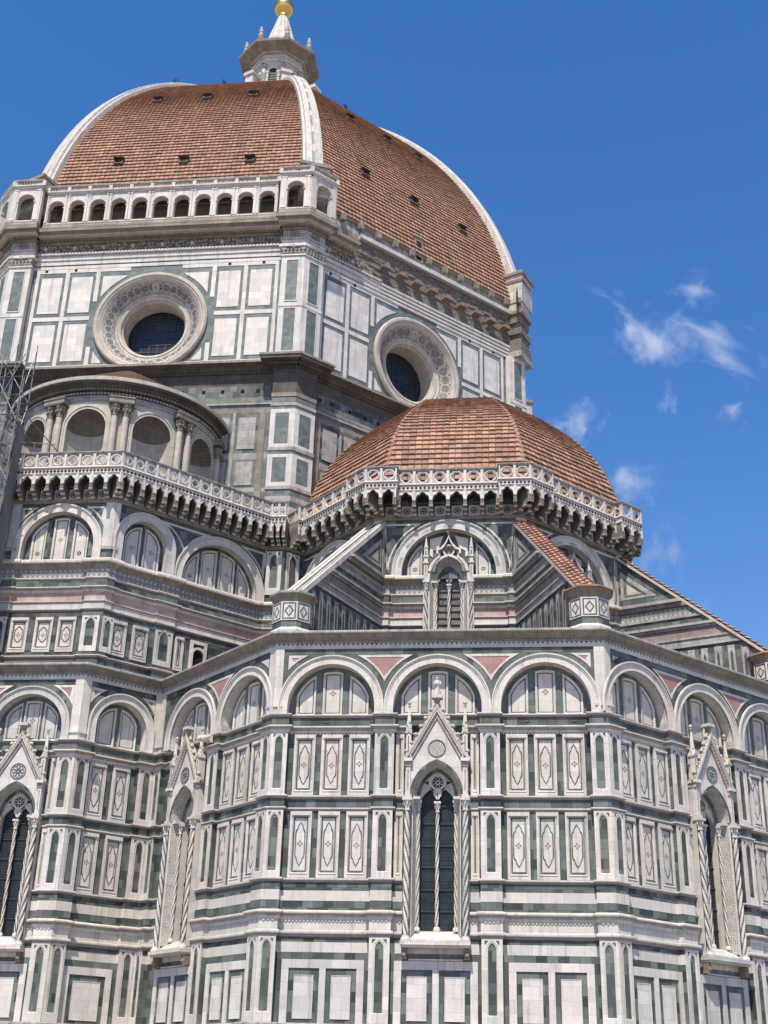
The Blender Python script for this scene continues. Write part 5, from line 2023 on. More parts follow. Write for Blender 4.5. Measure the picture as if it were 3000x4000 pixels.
def drum_wall(deg, full):
    mb = MB()
    hw = H_D
    ox = 5.0
    # green ground of the panel zone with the round opening
    hole_plate(mb, ox, 49.30, 58.05, ZO, 4.05, 0, 'pale_green_marble')
    for s in (-1, 1):
        a, b = sorted((s * ox, s * hw))
        mb.face([(a, 49.30, 0), (b, 49.30, 0), (b, 58.05, 0), (a, 58.05, 0)], 'pale_green_marble')
    W = .035
    for s in (-1, 1):
        def wr(a, b, z0, z1, mat='white_marble'):
            u0, u1 = sorted((s * a, s * b))
            mb.ox, mb.oy = random.uniform(0, 9), random.uniform(0, 9)
            mb.box(u0, u1, z0, z1, 0, W, mat)
        for (a, b) in ((4.86, 6.50), (7.24, 8.88)):
            wr(a, b, 54.08, 57.28)
            wr(a, b, 49.86, 53.05)
        for (a, b) in ((6.72, 7.02), (9.10, 9.36), (4.32, 4.64)):
            if a > 4.5:
                wr(a, b, 49.45, 57.72)
            else:
                dz = sqrt(max(0, 4.66 ** 2 - a * a))
                wr(a, b, ZO + dz + .25, 57.72)
                wr(a, b, 49.45, ZO - dz - .25)
        # corner pieces of white around the round window
        R = 4.72
        for sg, zt in ((1, 57.28), (-1, 49.60)):
            u_in = sqrt(max(0, R * R - (abs(zt - ZO)) ** 2)) + .12
            arc = []
            ua, ub = u_in, 4.08
            for i in range(9):
                u = ub + (ua - ub) * i / 8
                arc.append((s * u, ZO + sg * sqrt(R * R - u * u)))
            poly = [(s * ua, zt), (s * ub, zt)] + arc[:-1]
            mb.prism(poly, 0, W, 'white_marble')
    wr0 = lambda a, b, z0, z1, m='white_marble': mb.box(a, b, z0, z1, 0, W - .002, m)
    for s in (-1, 1):
        a, b = sorted((s * 4.74, s * 9.36))
        mb.box(a, b, 53.40, 53.74, 0, W - .003, 'white_marble')
        a, b = sorted((s * 2.0, s * 9.36))
        mb.box(a, b, 57.72, 58.05, 0, W - .003, 'white_marble')
        mb.box(a, b, 49.28, 49.50, 0, W - .003, 'white_marble')
    # ledge below
    e = .42
    mb.sweep([(-hw, 0), (hw, 0)], [(0, 48.25), (.10, 48.3), (.16, 48.45), (.30, 48.6), (.62, 48.78), (.70, 48.84), (.70, 49.02), (.60, 49.08), (.0, 49.32)], 'dark_weathered_stone', T8, T8,
             mats=['dark_weathered_stone'] * 5 + ['weathered_stone'] * 3)
    run_boxes(mb, -hw, hw, 48.36, 48.52, .12, .27, .30, .5, 'dark_weathered_stone')
    # lower zone between tribunes: banded
    lv = [(0.0, 33.5, 'grey_weathered_shaded_marble'), (33.5, 36.9, 'green_marble'), (36.9, 37.8, 'pale_green_marble'), (37.8, 38.3, 'weathered_stone'), (38.3, 38.9, 'pale_green_marble'), (38.9, 39.2, 'grey_weathered_shaded_marble'),
          (39.2, 41.4, 'pale_green_marble'), (41.4, 41.9, 'grey_weathered_shaded_marble'), (41.9, 45.1, 'green_marble'), (45.1, 45.4, 'weathered_stone'), (45.4, 46.1, 'pale_green_marble'), (46.1, 46.3, 'weathered_stone'), (46.3, 47.3, 'green_marble'), (47.3, 48.25, 'dark_weathered_stone')]
    for z0, z1, m in lv:
        mb.face([(-hw, z0, -.05), (hw, z0, -.05), (hw, z1, -.05), (-hw, z1, -.05)], m)
    mb.box(-hw, hw, 45.72, 45.86, -.05, .06, 'grey_weathered_shaded_marble')
    for s in (-1, 1):
        for c in (7.9, 6.0):
            for z0, z1 in ((39.4, 41.2), (42.2, 44.7)):
                a, b = sorted((s * (c - .62), s * (c + .62)))
                mb.box(a, b, z0, z1, -.05, .0, 'grey_weathered_shaded_marble')
        a, b = sorted((s * 6.86, s * 7.06))
        mb.box(a, b, 39.2, 45.1, -.05, .01, 'grey_weathered_shaded_marble')
        a, b = sorted((s * 8.75, s * 9.2))
        mb.box(a, b, 36.9, 45.1, -.05, .01, 'weathered_stone')
    for k in range(14):
        x = -9 + k * 1.35 + random.uniform(-.2, .2)
        mb.box(x - .12, x + .12, 46.75, 47.0, -.06, -.02, 'dark_hole')
    # putlog holes
    for x in (-8.6, -6.3, 5.6, 8.2):
        mb.box(x - .11, x + .11, 57.80, 58.02, .0, W + .004, 'dark_hole')
    wall = put('drum_wall', mb, cathedral, tuple(nrm(deg) * A_D), face_rot(deg))
    return wall


def round_window(deg, kind):
    root = put('round_window', None, cathedral, tuple(nrm(deg) * A_D), face_rot(deg))
    fr = MB()
    n = 72
    prof = [(RO_ + .02, .03), (RO_ + .02, .20), (RO_ - .08, .30), (RO_ - .26, .30), (RO_ - .36, .20), (RO_ - .42, .22), (RO_ - .48, .16)]
    for k in range(len(prof) - 1):
        (ra, wa), (rb, wb) = prof[k], prof[k + 1]
        A, B = circ(0, ZO, ra, n=n), circ(0, ZO, rb, n=n)
        for i in range(n):
            j = (i + 1) % n
            fr.face([(A[i][0], A[i][1], wa), (A[j][0], A[j][1], wa), (B[j][0], B[j][1], wb), (B[i][0], B[i][1], wb)], 'warm_stone', smooth=True,
                    uv=[(i * .37, ra), (i * .37 + .37, ra), (i * .37 + .37, rb), (i * .37, rb)])
    fr_o = put('frame', fr, root)
    sp = MB()
    fun = [(RO_ - .48, .16, 'warm_stone'), (RO_ - .70, -.02, 'fine_inlay'), (RO_ - 1.42, -.62, 'warm_stone'), (RO_ - 1.56, -.72, 'warm_stone'), (RO_ - 1.62, -.66, 'warm_stone'), (RO_ - 1.80, -.72, 'warm_stone'), (2.40, -.95, 'warm_stone'), (2.34, -1.0, 'warm_stone'), (2.34, -2.3, 'warm_stone')]
    for k in range(len(fun) - 1):
        (ra, wa, m), (rb, wb, _) = fun[k], fun[k + 1]
        A, B = circ(0, ZO, ra, n=n), circ(0, ZO, rb, n=n)
        mat = 'grey_weathered_shaded_marble' if m == 'fine_inlay' else m
        for i in range(n):
            j = (i + 1) % n
            L0, L1 = i * 2 * pi * 3.2 / n, (i + 1) * 2 * pi * 3.2 / n
            d = math.hypot(ra - rb, wa - wb)
            sp.face([(A[i][0], A[i][1], wa), (A[j][0], A[j][1], wa), (B[j][0], B[j][1], wb), (B[i][0], B[i][1], wb)], mat, smooth=True, uv=[(L0, 0), (L1, 0), (L1, d), (L0, d)])
    # inlaid ornament on the splay: rings of discs, lozenges and dots
    ra, wa, rb, wb = RO_ - .70, -.02, RO_ - 1.42, -.62
    sl = math.hypot(ra - rb, wa - wb)

    def S(t, q, lift=.012):       # t angle, q 0..1 across the splay
        r = ra + (rb - ra) * q - lift * .6
        return (r * cos(t), ZO + r * sin(t), wa + (wb - wa) * q + lift)
    nd = 36 if kind == 'scroll' else 26
    for k in range(nd):
        t = 2 * pi * (k + .5) / nd
        rm = (ra + rb) / 2

        def loop(r0, r1, q0, dt, mat, seg=10, lobes=0):
            for i in range(seg):
                x0, x1 = 2 * pi * i / seg, 2 * pi * (i + 1) / seg
                p = [S(t + dt + r0 * cos(x0) / rm, q0 + r0 * sin(x0) / sl), S(t + dt + r0 * cos(x1) / rm, q0 + r0 * sin(x1) / sl)]
                if r1 > 0:
                    p += [S(t + dt + r1 * cos(x1) / rm, q0 + r1 * sin(x1) / sl), S(t + dt + r1 * cos(x0) / rm, q0 + r1 * sin(x0) / sl)]
                else:
                    p += [S(t + dt, q0)]
                sp.face(p, mat)
        if kind == 'scroll':
            loop(.235, .18, .42, 0, 'window_carving', 8)
            for q_ in range(3):
                aa = 2 * pi * q_ / 3 + (k % 2) * pi
                loop(.075, 0, .42 + .10 * sin(aa), .09 * cos(aa) / rm, 'window_carving', 6)
            loop(.055, 0, .08, pi / nd, 'window_carving', 5)
            loop(.055, 0, .80, pi / nd, 'window_carving', 5)
        else:
            loop(.32, .275, .45, 0, 'window_carving', 12)
            for q_ in range(6):
                aa = 2 * pi * q_ / 6
                loop(.075, 0, .45 + .15 * sin(aa) / sl, .15 * cos(aa) / rm, 'window_carving', 6)
            loop(.07, 0, .06, pi / nd, 'window_carving', 5)
            loop(.07, 0, .88, pi / nd, 'window_carving', 5)
    nb = 96
    for k in range(nb):          # chain borders
        t0, t1 = 2 * pi * k / nb, 2 * pi * (k + .62) / nb
        for q0, q1 in ((-.10, -.02), (.90, .98)):
            sp.face([S(t0, q0), S(t1, q0), S((t0 + t1) / 2 + .02, q1)], 'window_carving')
    # medallion at the crown
    md = circ(0, 0, 1, n=16)
    c_ = pi / 2
    md_p = [S(c_ + .30 * x / 3.2, .42 + .36 * y / sl, .03) for x, y in md]
    sp.face(md_p, 'warm_stone')
    pt = [(-.05, -.2), (.05, -.2), (.05, -.05), (.18, -.05), (.18, .04), (.05, .04), (.05, .22), (-.05, .22), (-.05, .04), (-.18, .04), (-.18, -.05), (-.05, -.05)]
    sp.face([S(c_ + x / 3.2, .42 + y / sl, .036) for x, y in pt], 'red_marble')
    put('splay', sp, root)
    gl = MB()
    gl.face([(p[0], p[1], -2.25) for p in circ(0, ZO, 2.36, n=48)], 'round_glass')
    for k in range(-3, 4):
        x = k * .62
        h = sqrt(max(0.01, 2.34 ** 2 - x * x))
        gl.box(x - .035, x + .035, ZO - h, ZO + h, -2.25, -2.20, 'iron')
        gl.box(-h, h, ZO + x - .035, ZO + x + .035, -2.25, -2.195, 'iron')
    put('glass', gl, root)


def corner_pilaster(ang):
    """double pilaster folded round a corner of the drum; ang = direction of the corner."""
    root = put('corner_pilaster', None, cathedral, (0, 0, 0), 0)
    for s, deg in ((1, ang - 22.5), (-1, ang + 22.5)):
        mb = MB()
        # on face `deg`, the corner lies at u = s*H
        def rng(a, b):
            return sorted((s * (HP - a), s * (HP - b)))
        U_in, U_c = s * (HP - PW), s * HP
        A0 = 0.0
        for z0, z1, mat, p in ((48.9, 49.5, 'grey_weathered_shaded_marble', .10), (49.5, 58.0, 'white_marble', 0)):
            u0, u1 = sorted((U_in - s * p, U_c + s * p * T8))
            pa = [(U_in - s * p, -.6), (U_in - s * p, p), (U_c + s * p * T8, p)]
            pts = pa if s > 0 else pa[::-1]
            for i in range(2):
                a, b = pts[i], pts[i + 1]
                mb.face([(a[0], z0, a[1]), (b[0], z0, b[1]), (b[0], z1, b[1]), (a[0], z1, a[1])], mat)
            mb.face([(U_in - s * p, z1, -.6), (U_in - s * p, z1, p), (U_c + s * p * T8, z1, p), (U_c, z1, -.6)], mat)
            mb.face([(U_in - s * p, z0, -.6), (U_in - s * p, z0, p), (U_c + s * p * T8, z0, p), (U_c, z0, -.6)], mat)
        for z0, z1 in ((49.75, 53.35), (54.05, 57.6)):
            a, b = rng(.45, PW - .42)
            mb.box(a, b, z0, z1, 0, .02, 'pale_green_marble')
            mb.rectring(a - .07, b + .07, z0 - .07, z1 + .07, .07, 0, .05, 'white_marble')
        a, b = sorted((U_in - s * .03, U_c + s * .03 * T8))
        mb.face([(a, 53.55, .04), (b, 53.55, .04), (b, 53.82, .04), (a, 53.82, .04)], 'white_marble')
        mb.face([(a, 53.55, .0), (b, 53.55, .0), (b, 53.55, .04), (a, 53.55, .04)], 'white_marble')
        # capital with leaves and volutes
        a, b = sorted((U_in, U_c))
        for (z0, z1, p, mat) in () if ang > -30 else ((58.0, 58.12, .08, 'white_marble'), (58.12, 58.75, .03, 'weathered_stone'), (58.75, 58.95, .24, 'white_marble'), (58.95, 59.25, .06, 'white_marble'), (59.25, 59.42, .10, 'white_marble'),
                                 (59.42, 59.55, .20, 'grey_weathered_shaded_marble'), (59.55, 60.42, .02, 'grey_weathered_shaded_marble')):
            pa = [(U_in - s * p, -.6), (U_in - s * p, p), (U_c + s * p * T8, p)]
            pts = pa if s > 0 else pa[::-1]
            for i in range(2):
                q, r = pts[i], pts[i + 1]
                mb.face([(q[0], z0, q[1]), (r[0], z0, r[1]), (r[0], z1, r[1]), (q[0], z1, q[1])], mat)
            for z in (z0, z1):
                mb.face([(U_in - s * p, z, -.6), (U_in - s * p, z, p), (U_c + s * p * T8, z, p), (U_c, z, -.6)], mat)
        for k in range(6 if ang < -30 else 0):
            x = a + (b - a) * (k + .5) / 6
            for zc, r in ((58.28, .12), (58.52, .13)):
                mb.lathe(x, .06, [(.001, zc - r), (r * .8, zc - r * .3), (r, zc + r * .3), (.001, zc + r)], 'white_marble', 6)
        if ang > -30:
            put('pilaster_face', mb, root, tuple(nrm(deg) * (A_D + AP)), face_rot(deg))
            continue
        mb.lathe((a + b) / 2, .14, [(.001, 58.6), (.16, 58.7), (.16, 58.9), (.001, 59.0)], 'warm_stone', 8)
        for x in (a + .14, b - .14):
            mb.ring(circ(x, 58.66, .17, n=12), circ(x, 58.66, .07, n=12), .02, .16, 'white_marble')
        q = 9
        for k in range(q):     # egg row
            x = a + (b - a) * (k + .5) / q
            mb.lathe(x, .20, [(.001, 59.40), (.06, 59.46), (.06, 59.52), (.001, 59.56)], 'white_marble', 6)
        # rosette
        c = (a + b) / 2
        mb.ring(circ(c, 60.0, .36, n=20), circ(c, 60.0, .29, n=20), .02, .07, 'weathered_stone')
        mb.ring(circ(c, 60.0, .12, n=12), circ(c, 60.0, .04, n=12), .02, .08, 'weathered_stone')
        for k in range(8):
            t = 2 * pi * k / 8
            mb.lathe(c + .2 * cos(t), .02, [(.001, 60.0 + .2 * sin(t) - .06), (.05, 60.0 + .2 * sin(t)), (.001, 60.0 + .2 * sin(t) + .06)], 'weathered_stone', 5)
        # ledge bracket and lower pier
        lp = [(48.25, 48.5, .06, 'dark_weathered_stone'), (48.5, 48.7, .32, 'dark_weathered_stone'), (48.7, 48.95, .85, 'dark_weathered_stone'), (48.95, 49.12, .92, 'weathered_stone'),
              (46.3, 48.25, -.01, 'dark_weathered_stone'), (46.0, 46.3, .03, 'weathered_stone'), (45.5, 46.0, -.01, 'pale_green_marble'), (45.25, 45.5, .04, 'grey_weathered_shaded_marble'), (45.0, 45.25, .0, 'pale_green_marble'),
              (42.0, 45.0, .0, 'white_marble'), (41.72, 42.0, .04, 'grey_weathered_shaded_marble'), (41.45, 41.72, .0, 'pale_green_marble'), (39.0, 41.45, .0, 'white_marble'), (38.75, 39.0, .05, 'grey_weathered_shaded_marble'),
              (38.25, 38.75, -.01, 'pale_green_marble'), (37.85, 38.25, .0, 'grey_weathered_shaded_marble'), (37.4, 37.85, -.01, 'pale_green_marble'), (33.0, 37.4, .05, 'warm_stone')]
        for (z0, z1, p, mat) in lp:
            pa = [(U_in - s * p, -.6), (U_in - s * p, p), (U_c + s * p * T8, p)]
            pts = pa if s > 0 else pa[::-1]
            for i in range(2):
                q_, r_ = pts[i], pts[i + 1]
                mb.face([(q_[0], z0, q_[1]), (r_[0], z0, r_[1]), (r_[0], z1, r_[1]), (q_[0], z1, q_[1])], mat)
            for z in (z0, z1):
                mb.face([(U_in - s * p, z, -.6), (U_in - s * p, z, p), (U_c + s * p * T8, z, p), (U_c, z, -.6)], mat)
        for z0, z1 in ((39.35, 41.2), (42.3, 44.7)):
            a, b = rng(.40, PW - .36)
            mb.box(a, b, z0, z1, 0, .02, 'pale_green_marble')
        run_boxes(mb, min(U_in, U_c), max(U_in, U_c), 48.3, 48.46, .05, .2, .26, .5, 'dark_weathered_stone')
        put('pilaster_face', mb, root, tuple(nrm(deg) * (A_D + AP)), face_rot(deg))
    return root


def entablature(deg, full, u_end=None):
    """architrave, festooned frieze and great cornice; on the unfinished face only a stump beside the corner."""
    mb = MB()
    def run(ua, ub, lv0, t0, t1):
        for z0, z1, p, m in lv0:
            mb.sweep([(ua, 0), (ub, 0)], [(0, z0), (p, z0), (p, z1), (0, z1)], m, t0, t1)
    arch = [(58.05, 58.32, .05, 'white_marble'), (58.32, 58.42, .03, 'green_marble'), (58.42, 58.78, .10, 'white_marble'), (58.78, 58.84, .16, 'grey_weathered_shaded_marble'), (58.84, 59.22, .12, 'white_marble'), (59.22, 59.48, .22, 'grey_weathered_shaded_marble')]
    frz = [(59.48, 60.32, .06, 'carved_frieze')]
    cor = [(60.32, 60.46, .16, 'weathered_stone'), (60.46, 60.62, .34, 'weathered_stone'), (60.62, 60.72, .80, 'warm_stone'), (60.72, 60.86, .86, 'weathered_stone'), (60.86, 60.92, .92, 'weathered_stone'), (60.92, 61.22, 1.05, 'weathered_stone')]
    if full:
        run(-H_D, H_D, arch, T8, T8)
        run(-H_D, H_D, frz, T8, T8)
        run(-H_D, H_D, cor, T8, T8)
        ua, ub = -H_D, H_D
        ends = ((ua, ub), (ua, ub), (ua, ub))
    else:
        ends = ((-H_D, -3.9), (-H_D, -4.6), (-H_D, -6.7))
        run(*ends[0], arch, T8, 0)
        run(*ends[1], frz, T8, 0)
        run(*ends[2], cor, T8, 0)
    run_boxes(mb, ends[2][0] - .1, ends[2][1], 60.46, 60.60, .30, .46, .30, .55, 'weathered_stone')
    run_boxes(mb, ends[0][0] - .1, ends[0][1], 59.28, 59.42, .2, .275, .26, .6, 'white_marble')
    run_boxes(mb, ends[2][0] - .3, ends[2][1], 60.87, 60.91, .9, .96, .16, .5, 'warm_stone')
    # festoons and heads of the frieze
    x = ends[1][0] + 2.2
    k = 0
    while x < ends[1][1] - 1.0:
        if k % 2 == 0:
            mb.lathe(x, .10, [(.001, 59.68), (.14, 59.78), (.17, 59.92), (.12, 60.06), (.001, 60.12)], 'warm_stone', 7)
            for s in (-1, 1):
                mb.lathe(x + s * .24, .08, [(.001, 59.78), (.10, 59.86), (.12, 59.98), (.001, 60.08)], 'weathered_stone', 6)
        for i in range(7):
            t = (i + .5) / 7
            u = x + .30 + .6 * t
            v = 60.08 - .36 * sin(pi * t)
            mb.lathe(u, .09, [(.001, v - .09), (.085, v), (.001, v + .09)], 'weathered_stone', 6)
        x += 1.15
        k += 1
    # bosses hanging in the corner pilaster zone: the cornice breaks forward
    for s in ((-1, 1) if full else (-1,)):
        for z0, z1, p, m in cor:
            u_in = HP - PW - p * .35
            u_out = HP + p * T8
            pp = AP + p
            pa = [(u_in * s, -.1), (u_in * s, pp), (u_out * s, pp)]
            pts = pa if s < 0 else pa
            a, b = pa[0], pa[1]
            mb.face([(a[0], z0, a[1]), (b[0], z0, b[1]), (b[0], z1, b[1]), (a[0], z1, a[1])], m)
            a, b = pa[1], pa[2]
            mb.face([(a[0], z0, a[1]), (b[0], z0, b[1]), (b[0], z1, b[1]), (a[0], z1, a[1])], m)
            uc = s * (H_D)
            for z in (z0, z1):
                mb.face([(u_in * s, z, -.1), (u_in * s, z, pp), (u_out * s, z, pp), (uc, z, -.1)], m)
        a, b = sorted((s * (HP - PW - .1), s * HP))
        run_boxes(mb, a, b, 60.46, 60.60, AP + .28, AP + .44, .28, .55, 'weathered_stone')
    return put('entablature', mb, cathedral, tuple(nrm(deg) * A_D), face_rot(deg))


def rough_band(deg, ua, ub):
    """bare masonry where the cornice was never built."""
    mb = MB()
    mb.face([(ua, 58.05, .02), (ub, 58.05, .02), (ub, 62.35, .02), (ua, 62.35, .02)], 'rubble_masonry')
    mb.face([(-H_D, 58.0, -.06), (H_D, 58.0, -.06), (H_D, 64.0, -.06), (-H_D, 64.0, -.06)], 'weathered_stone')
    mb.face([(-H_D, 64.0, -.06), (H_D, 64.0, -.06), (H_D, 64.0, -2.5), (-H_D, 64.0, -2.5)], 'weathered_stone')
    for i in range(4):      # white courses over the panels
        z = 57.05 + .33 * i
        x0 = ua + 1.6 if i > 1 else -H_D
        mb.box(max(x0, ua if i > 1 else -H_D + PW), ub, z + (.98 if False else .0) + .98, z + .22 + .98, -.0, .10 + .03 * i, 'white_marble')
    random.seed(3)
    x = ua + 3.0
    while x < ub - .6:       # projecting bonding stones
        mb.prism([(x - .42, 60.55), (x + .42, 60.55), (x + .42, 60.66), (x + .2, 60.9), (x - .2, 60.9), (x - .42, 60.66)], .0, .60, 'brown_stone')
        x += 1.62
    mb.box(ua + 1.5, ub, 60.42, 60.55, .0, .10, 'brown_stone')
    # irregular stones
    for k in range(150):
        x = random.uniform(ua + .3, ub - .3)
        z = random.choice((random.uniform(58.5, 60.3), random.uniform(61.0, 62.1)))
        a, b = random.uniform(.14, .38), random.uniform(.08, .16)
        mb.box(x - a, x + a, z - b, z + b, 0, random.uniform(.04, .14), 'rubble_masonry')
    mb.box(ua + .5, ub, 62.35, 62.70, -.2, .38, 'white_marble')
    mb.box(ua + .5, ub, 62.20, 62.35, -.2, .18, 'weathered_stone')
    mb.face([(ua - 2.5, 62.7, -.05), (ub, 62.7, -.05), (ub, 64.2, -.05), (ua - 2.5, 64.2, -.05)], 'grey_weathered_shaded_marble')
    mb.box(ua - 2.6, ub, 63.62, 63.95, -.05, .10, 'weathered_stone')
    x = ua - 1.2
    while x < ub - .4:       # corbel stones under the tile edge
        mb.prism([(x - .20, 63.25), (x + .20, 63.25), (x + .24, 63.75), (x - .24, 63.75)], -.05, .34, 'weathered_stone')
        x += 1.75
    mb.box(-.46, .46, 63.2, 65.5, -2.5, .05, 'weathered_stone')
    mb.box(-.27, .27, 63.3, 65.15, -2.5, .055, 'dark_hole')
    mb.prism([(-.56, 65.5), (.56, 65.5), (.42, 65.68), (-.42, 65.68)], -2.5, .12, 'grey_weathered_shaded_marble')
    return put('rough_masonry', mb, cathedral, tuple(nrm(deg) * A_D), face_rot(deg))


for deg, full in ((SE, True), (E_, False), (S_, True), (NE, True)):
    drum_wall(deg, full)
    round_window(deg, 'disc' if deg == E_ else 'scroll')
    if deg != NE:
        entablature(deg, full)
rough_band(E_, -6.6, H_D)
rough_band(NE, -H_D, H_D)
for ang in (-67.5, -112.5, -22.5):
    corner_pilaster(ang)
for deg in (45, 90, 135, 180):       # plain far sides of the drum
    mb = MB()
    mb.face([(-H_D, 0, 0), (H_D, 0, 0), (H_D, 64.2, 0), (-H_D, 64.2, 0)], 'weathered_stone')
    put('drum_wall', mb, cathedral, tuple(nrm(deg) * A_D), face_rot(deg))

# ------------------------------------------------------------------ arcaded gallery over the cornice
ZF, ZA, ZR, ZT = 61.70, 63.22, 64.55, 65.30
GW = .92


def arcade_unit(bw, ro, zf, zs, zr, deep=1.9):
    mb = MB()
    hb = bw / 2
    n = 18
    inner = [(ro, zf + .06)] + circ(0, zs, ro, 0, pi, n, True) + [(-ro, zf + .06)]
    outer = [(hb, zf + .06)]
    for i in range(n + 1):
        f = i / n
        if f < .25:
            outer.append((hb, zs + (zr - zs) * f * 4))
        elif f <= .75:
            outer.append((hb - bw * (f - .25) * 2, zr))
        else:
            outer.append((-hb, zr - (zr - zs) * (f - .75) * 4))
    outer.append((-hb, zf + .06))
    mb.ring(outer, inner, -.45, 0, 'white_marble', close=False)
    A = lambda r: circ(0, zs, r, 0, pi, n, True)
    mb.ring(A(ro + .13), A(ro + .04), 0, .05, 'white_marble', close=False)
    mb.box(-hb, hb, zf - .05, zf + .06, -.45, .05, 'white_marble')
    for s in (-1, 1):
        x = s * (ro + (hb - ro) / 2)
        d = (hb - ro) / 2 * .62
        mb.box(x - d, x + d, zf + .06, zr - .22, -.02, .06, 'white_marble')
        mb.box(x - d * 1.3, x + d * 1.3, zr - .22, zr - .12, -.02, .09, 'white_marble')
        mb.box(x - d * 1.3, x + d * 1.3, zf + .06, zf + .24, -.02, .09, 'white_marble')
        mb.box(s * ro - .07, s * ro + .07, zs - .08, zs, -.3, .07, 'white_marble')
    mb.face([(-hb, zr, 0), (hb, zr, 0), (hb, zr, -deep), (-hb, zr, -deep)], 'grey_weathered_shaded_marble')
    return mb


def drum_gallery(deg, runs, t0, t1, zoff):
    root = put('arcade_gallery', None, cathedral, tuple(nrm(deg) * A_D), face_rot(deg))
    rail, plinth = MB(), MB()
    for (ua, ub, w, nb, dz, ee) in runs:
        z = lambda q: q + dz
        T0, T1 = (t0 if ee & 1 else 0), (t1 if ee & 2 else 0)
        rail.sweep([(ua, w), (ub, w)], [(-.5, z(ZR - .12)), (.06, z(ZR - .12)), (.10, z(ZR)), (.20, z(ZR + .05)), (.20, z(ZR + .14)), (.0, z(ZR + .16)), (-.5, z(ZR + .16))], 'white_marble', T0, T1)
        rail.sweep([(ua, w), (ub, w)], [(-.22, z(ZT - .12)), (.08, z(ZT - .12)), (.10, z(ZT)), (-.22, z(ZT))], 'grey_weathered_shaded_marble', T0, T1)
        plinth.sweep([(ua, w), (ub, w)], [(-2.2, 61.15), (.14, 61.15), (.14, 61.35), (.06, 61.5), (.06, ZF - .05), (-2.2, ZF - .05)], 'weathered_stone', T0, T1)
        rail.face([(ua, z(ZR) + .02, -1.5), (ub, z(ZR) + .02, -1.5), (ub, z(ZR) + .02, w), (ua, z(ZR) + .02, w)], 'white_marble')
        bw = (ub - ua) / nb
        for k in range(nb):
            c = ua + bw * (k + .5)
            rail.box(ua + bw * k - .14, ua + bw * k + .14, z(ZR + .16), z(ZT - .12), w - .2, w + .06, 'white_marble', back=True)
            q = max(3, int(bw / .26))
            for i in range(q if (deg != S_ or ua > 5) else 0):
                x = ua + bw * k + .14 + (bw - .28) * (i + .5) / q
                def mk_bal():
                    b_ = MB()
                    b_.lathe(0, 0, [(.05, ZR + .16), (.04, ZR + .22), (.075, ZR + .34), (.04, ZR + .42), (.05, ZT - .12)], 'white_marble', 6)
                    return b_
                put('baluster', cached('baluster', mk_bal), root, (x, -(w - .08), dz))
            key = 'arcade_%.2f_%.2f' % (bw, dz)
            put('arcade_arch', cached(key, lambda: arcade_unit(bw, min(.64, bw / 2 - .235), ZF, ZA + dz, ZR - .12 + dz)), root, (c, -w, 0))
        rail.box(ub - .14, ub + .14, z(ZR + .16), z(ZT - .12), w - .2, w + .06, 'white_marble', back=True)
    put('gallery_rail', rail, root)
    put('gallery_plinth', plinth, root)
    bk = MB()       # wall behind the passage, with its small dark openings
    L0, L1 = runs[0][0], runs[-1][1]
    bk.face([(L0, 61.3, -.95), (L1, 61.3, -.95), (L1, 66.0, -.95), (L0, 66.0, -.95)], 'weathered_stone')
    x = L0 + 1.5
    while x < L1:
        bk.box(x - .3, x + .3, 62.3, 63.0, -.95, -.94, 'dark_hole')
        x += 1.66
    put('passage_wall', bk, root)


HG = (A_D + GW + .50) * T8
drum_gallery(SE, [(-HG, -9.35, GW + .50, 1, .35, 1), (-9.1, 9.1, GW, 11, 0, 0), (9.35, HG, GW + .50, 1, .35, 2)], T8, T8, 0)
drum_gallery(E_, [(-HG, -9.35, GW + .50, 1, .35, 1)], T8, T8, 0)
drum_gallery(S_, [(-HG, -9.35, GW + .50, 1, .35, 1), (-9.1, 9.1, GW, 11, 0, 0), (9.35, HG, GW + .50, 1, .35, 2)], T8, T8, 0)

# ------------------------------------------------------------------ great dome
dome = put('great_dome', None, cathedral, (.5, 0, 0))
dp = arc_profile(-10.69, 57.64, 40.0, 63.9, 95.0)
for i, deg in enumerate((SE, E_, S_, NE)):
    put('dome_facet', tiled_facet(dp, .38, .44, .12, seed=70 + i, even=.55), dome, (0, 0, 0), face_rot(deg))
for deg in (45, 90, 135, 180):
    mb = MB()
    fn, L = dp
    for k in range(30):
        (a0, z0), (a1, z1) = fn(L * k / 30), fn(L * (k + 1) / 30)
        mb.face([(-a0 * T8, z0, a0), (a0 * T8, z0, a0), (a1 * T8, z1, a1), (-a1 * T8, z1, a1)], 'clay_tile', uv=[(0, 0)] * 4, col=(.3, .13, .07))
    put('dome_facet', mb, dome, (0, 0, 0), face_rot(deg))
mb = MB()
mb.lathe(0, 0, [(5.4, 94.9), (5.0, 95.3), (.1, 95.35)], 'grey_weathered_shaded_marble', 24)
put('lantern_platform', mb, dome)


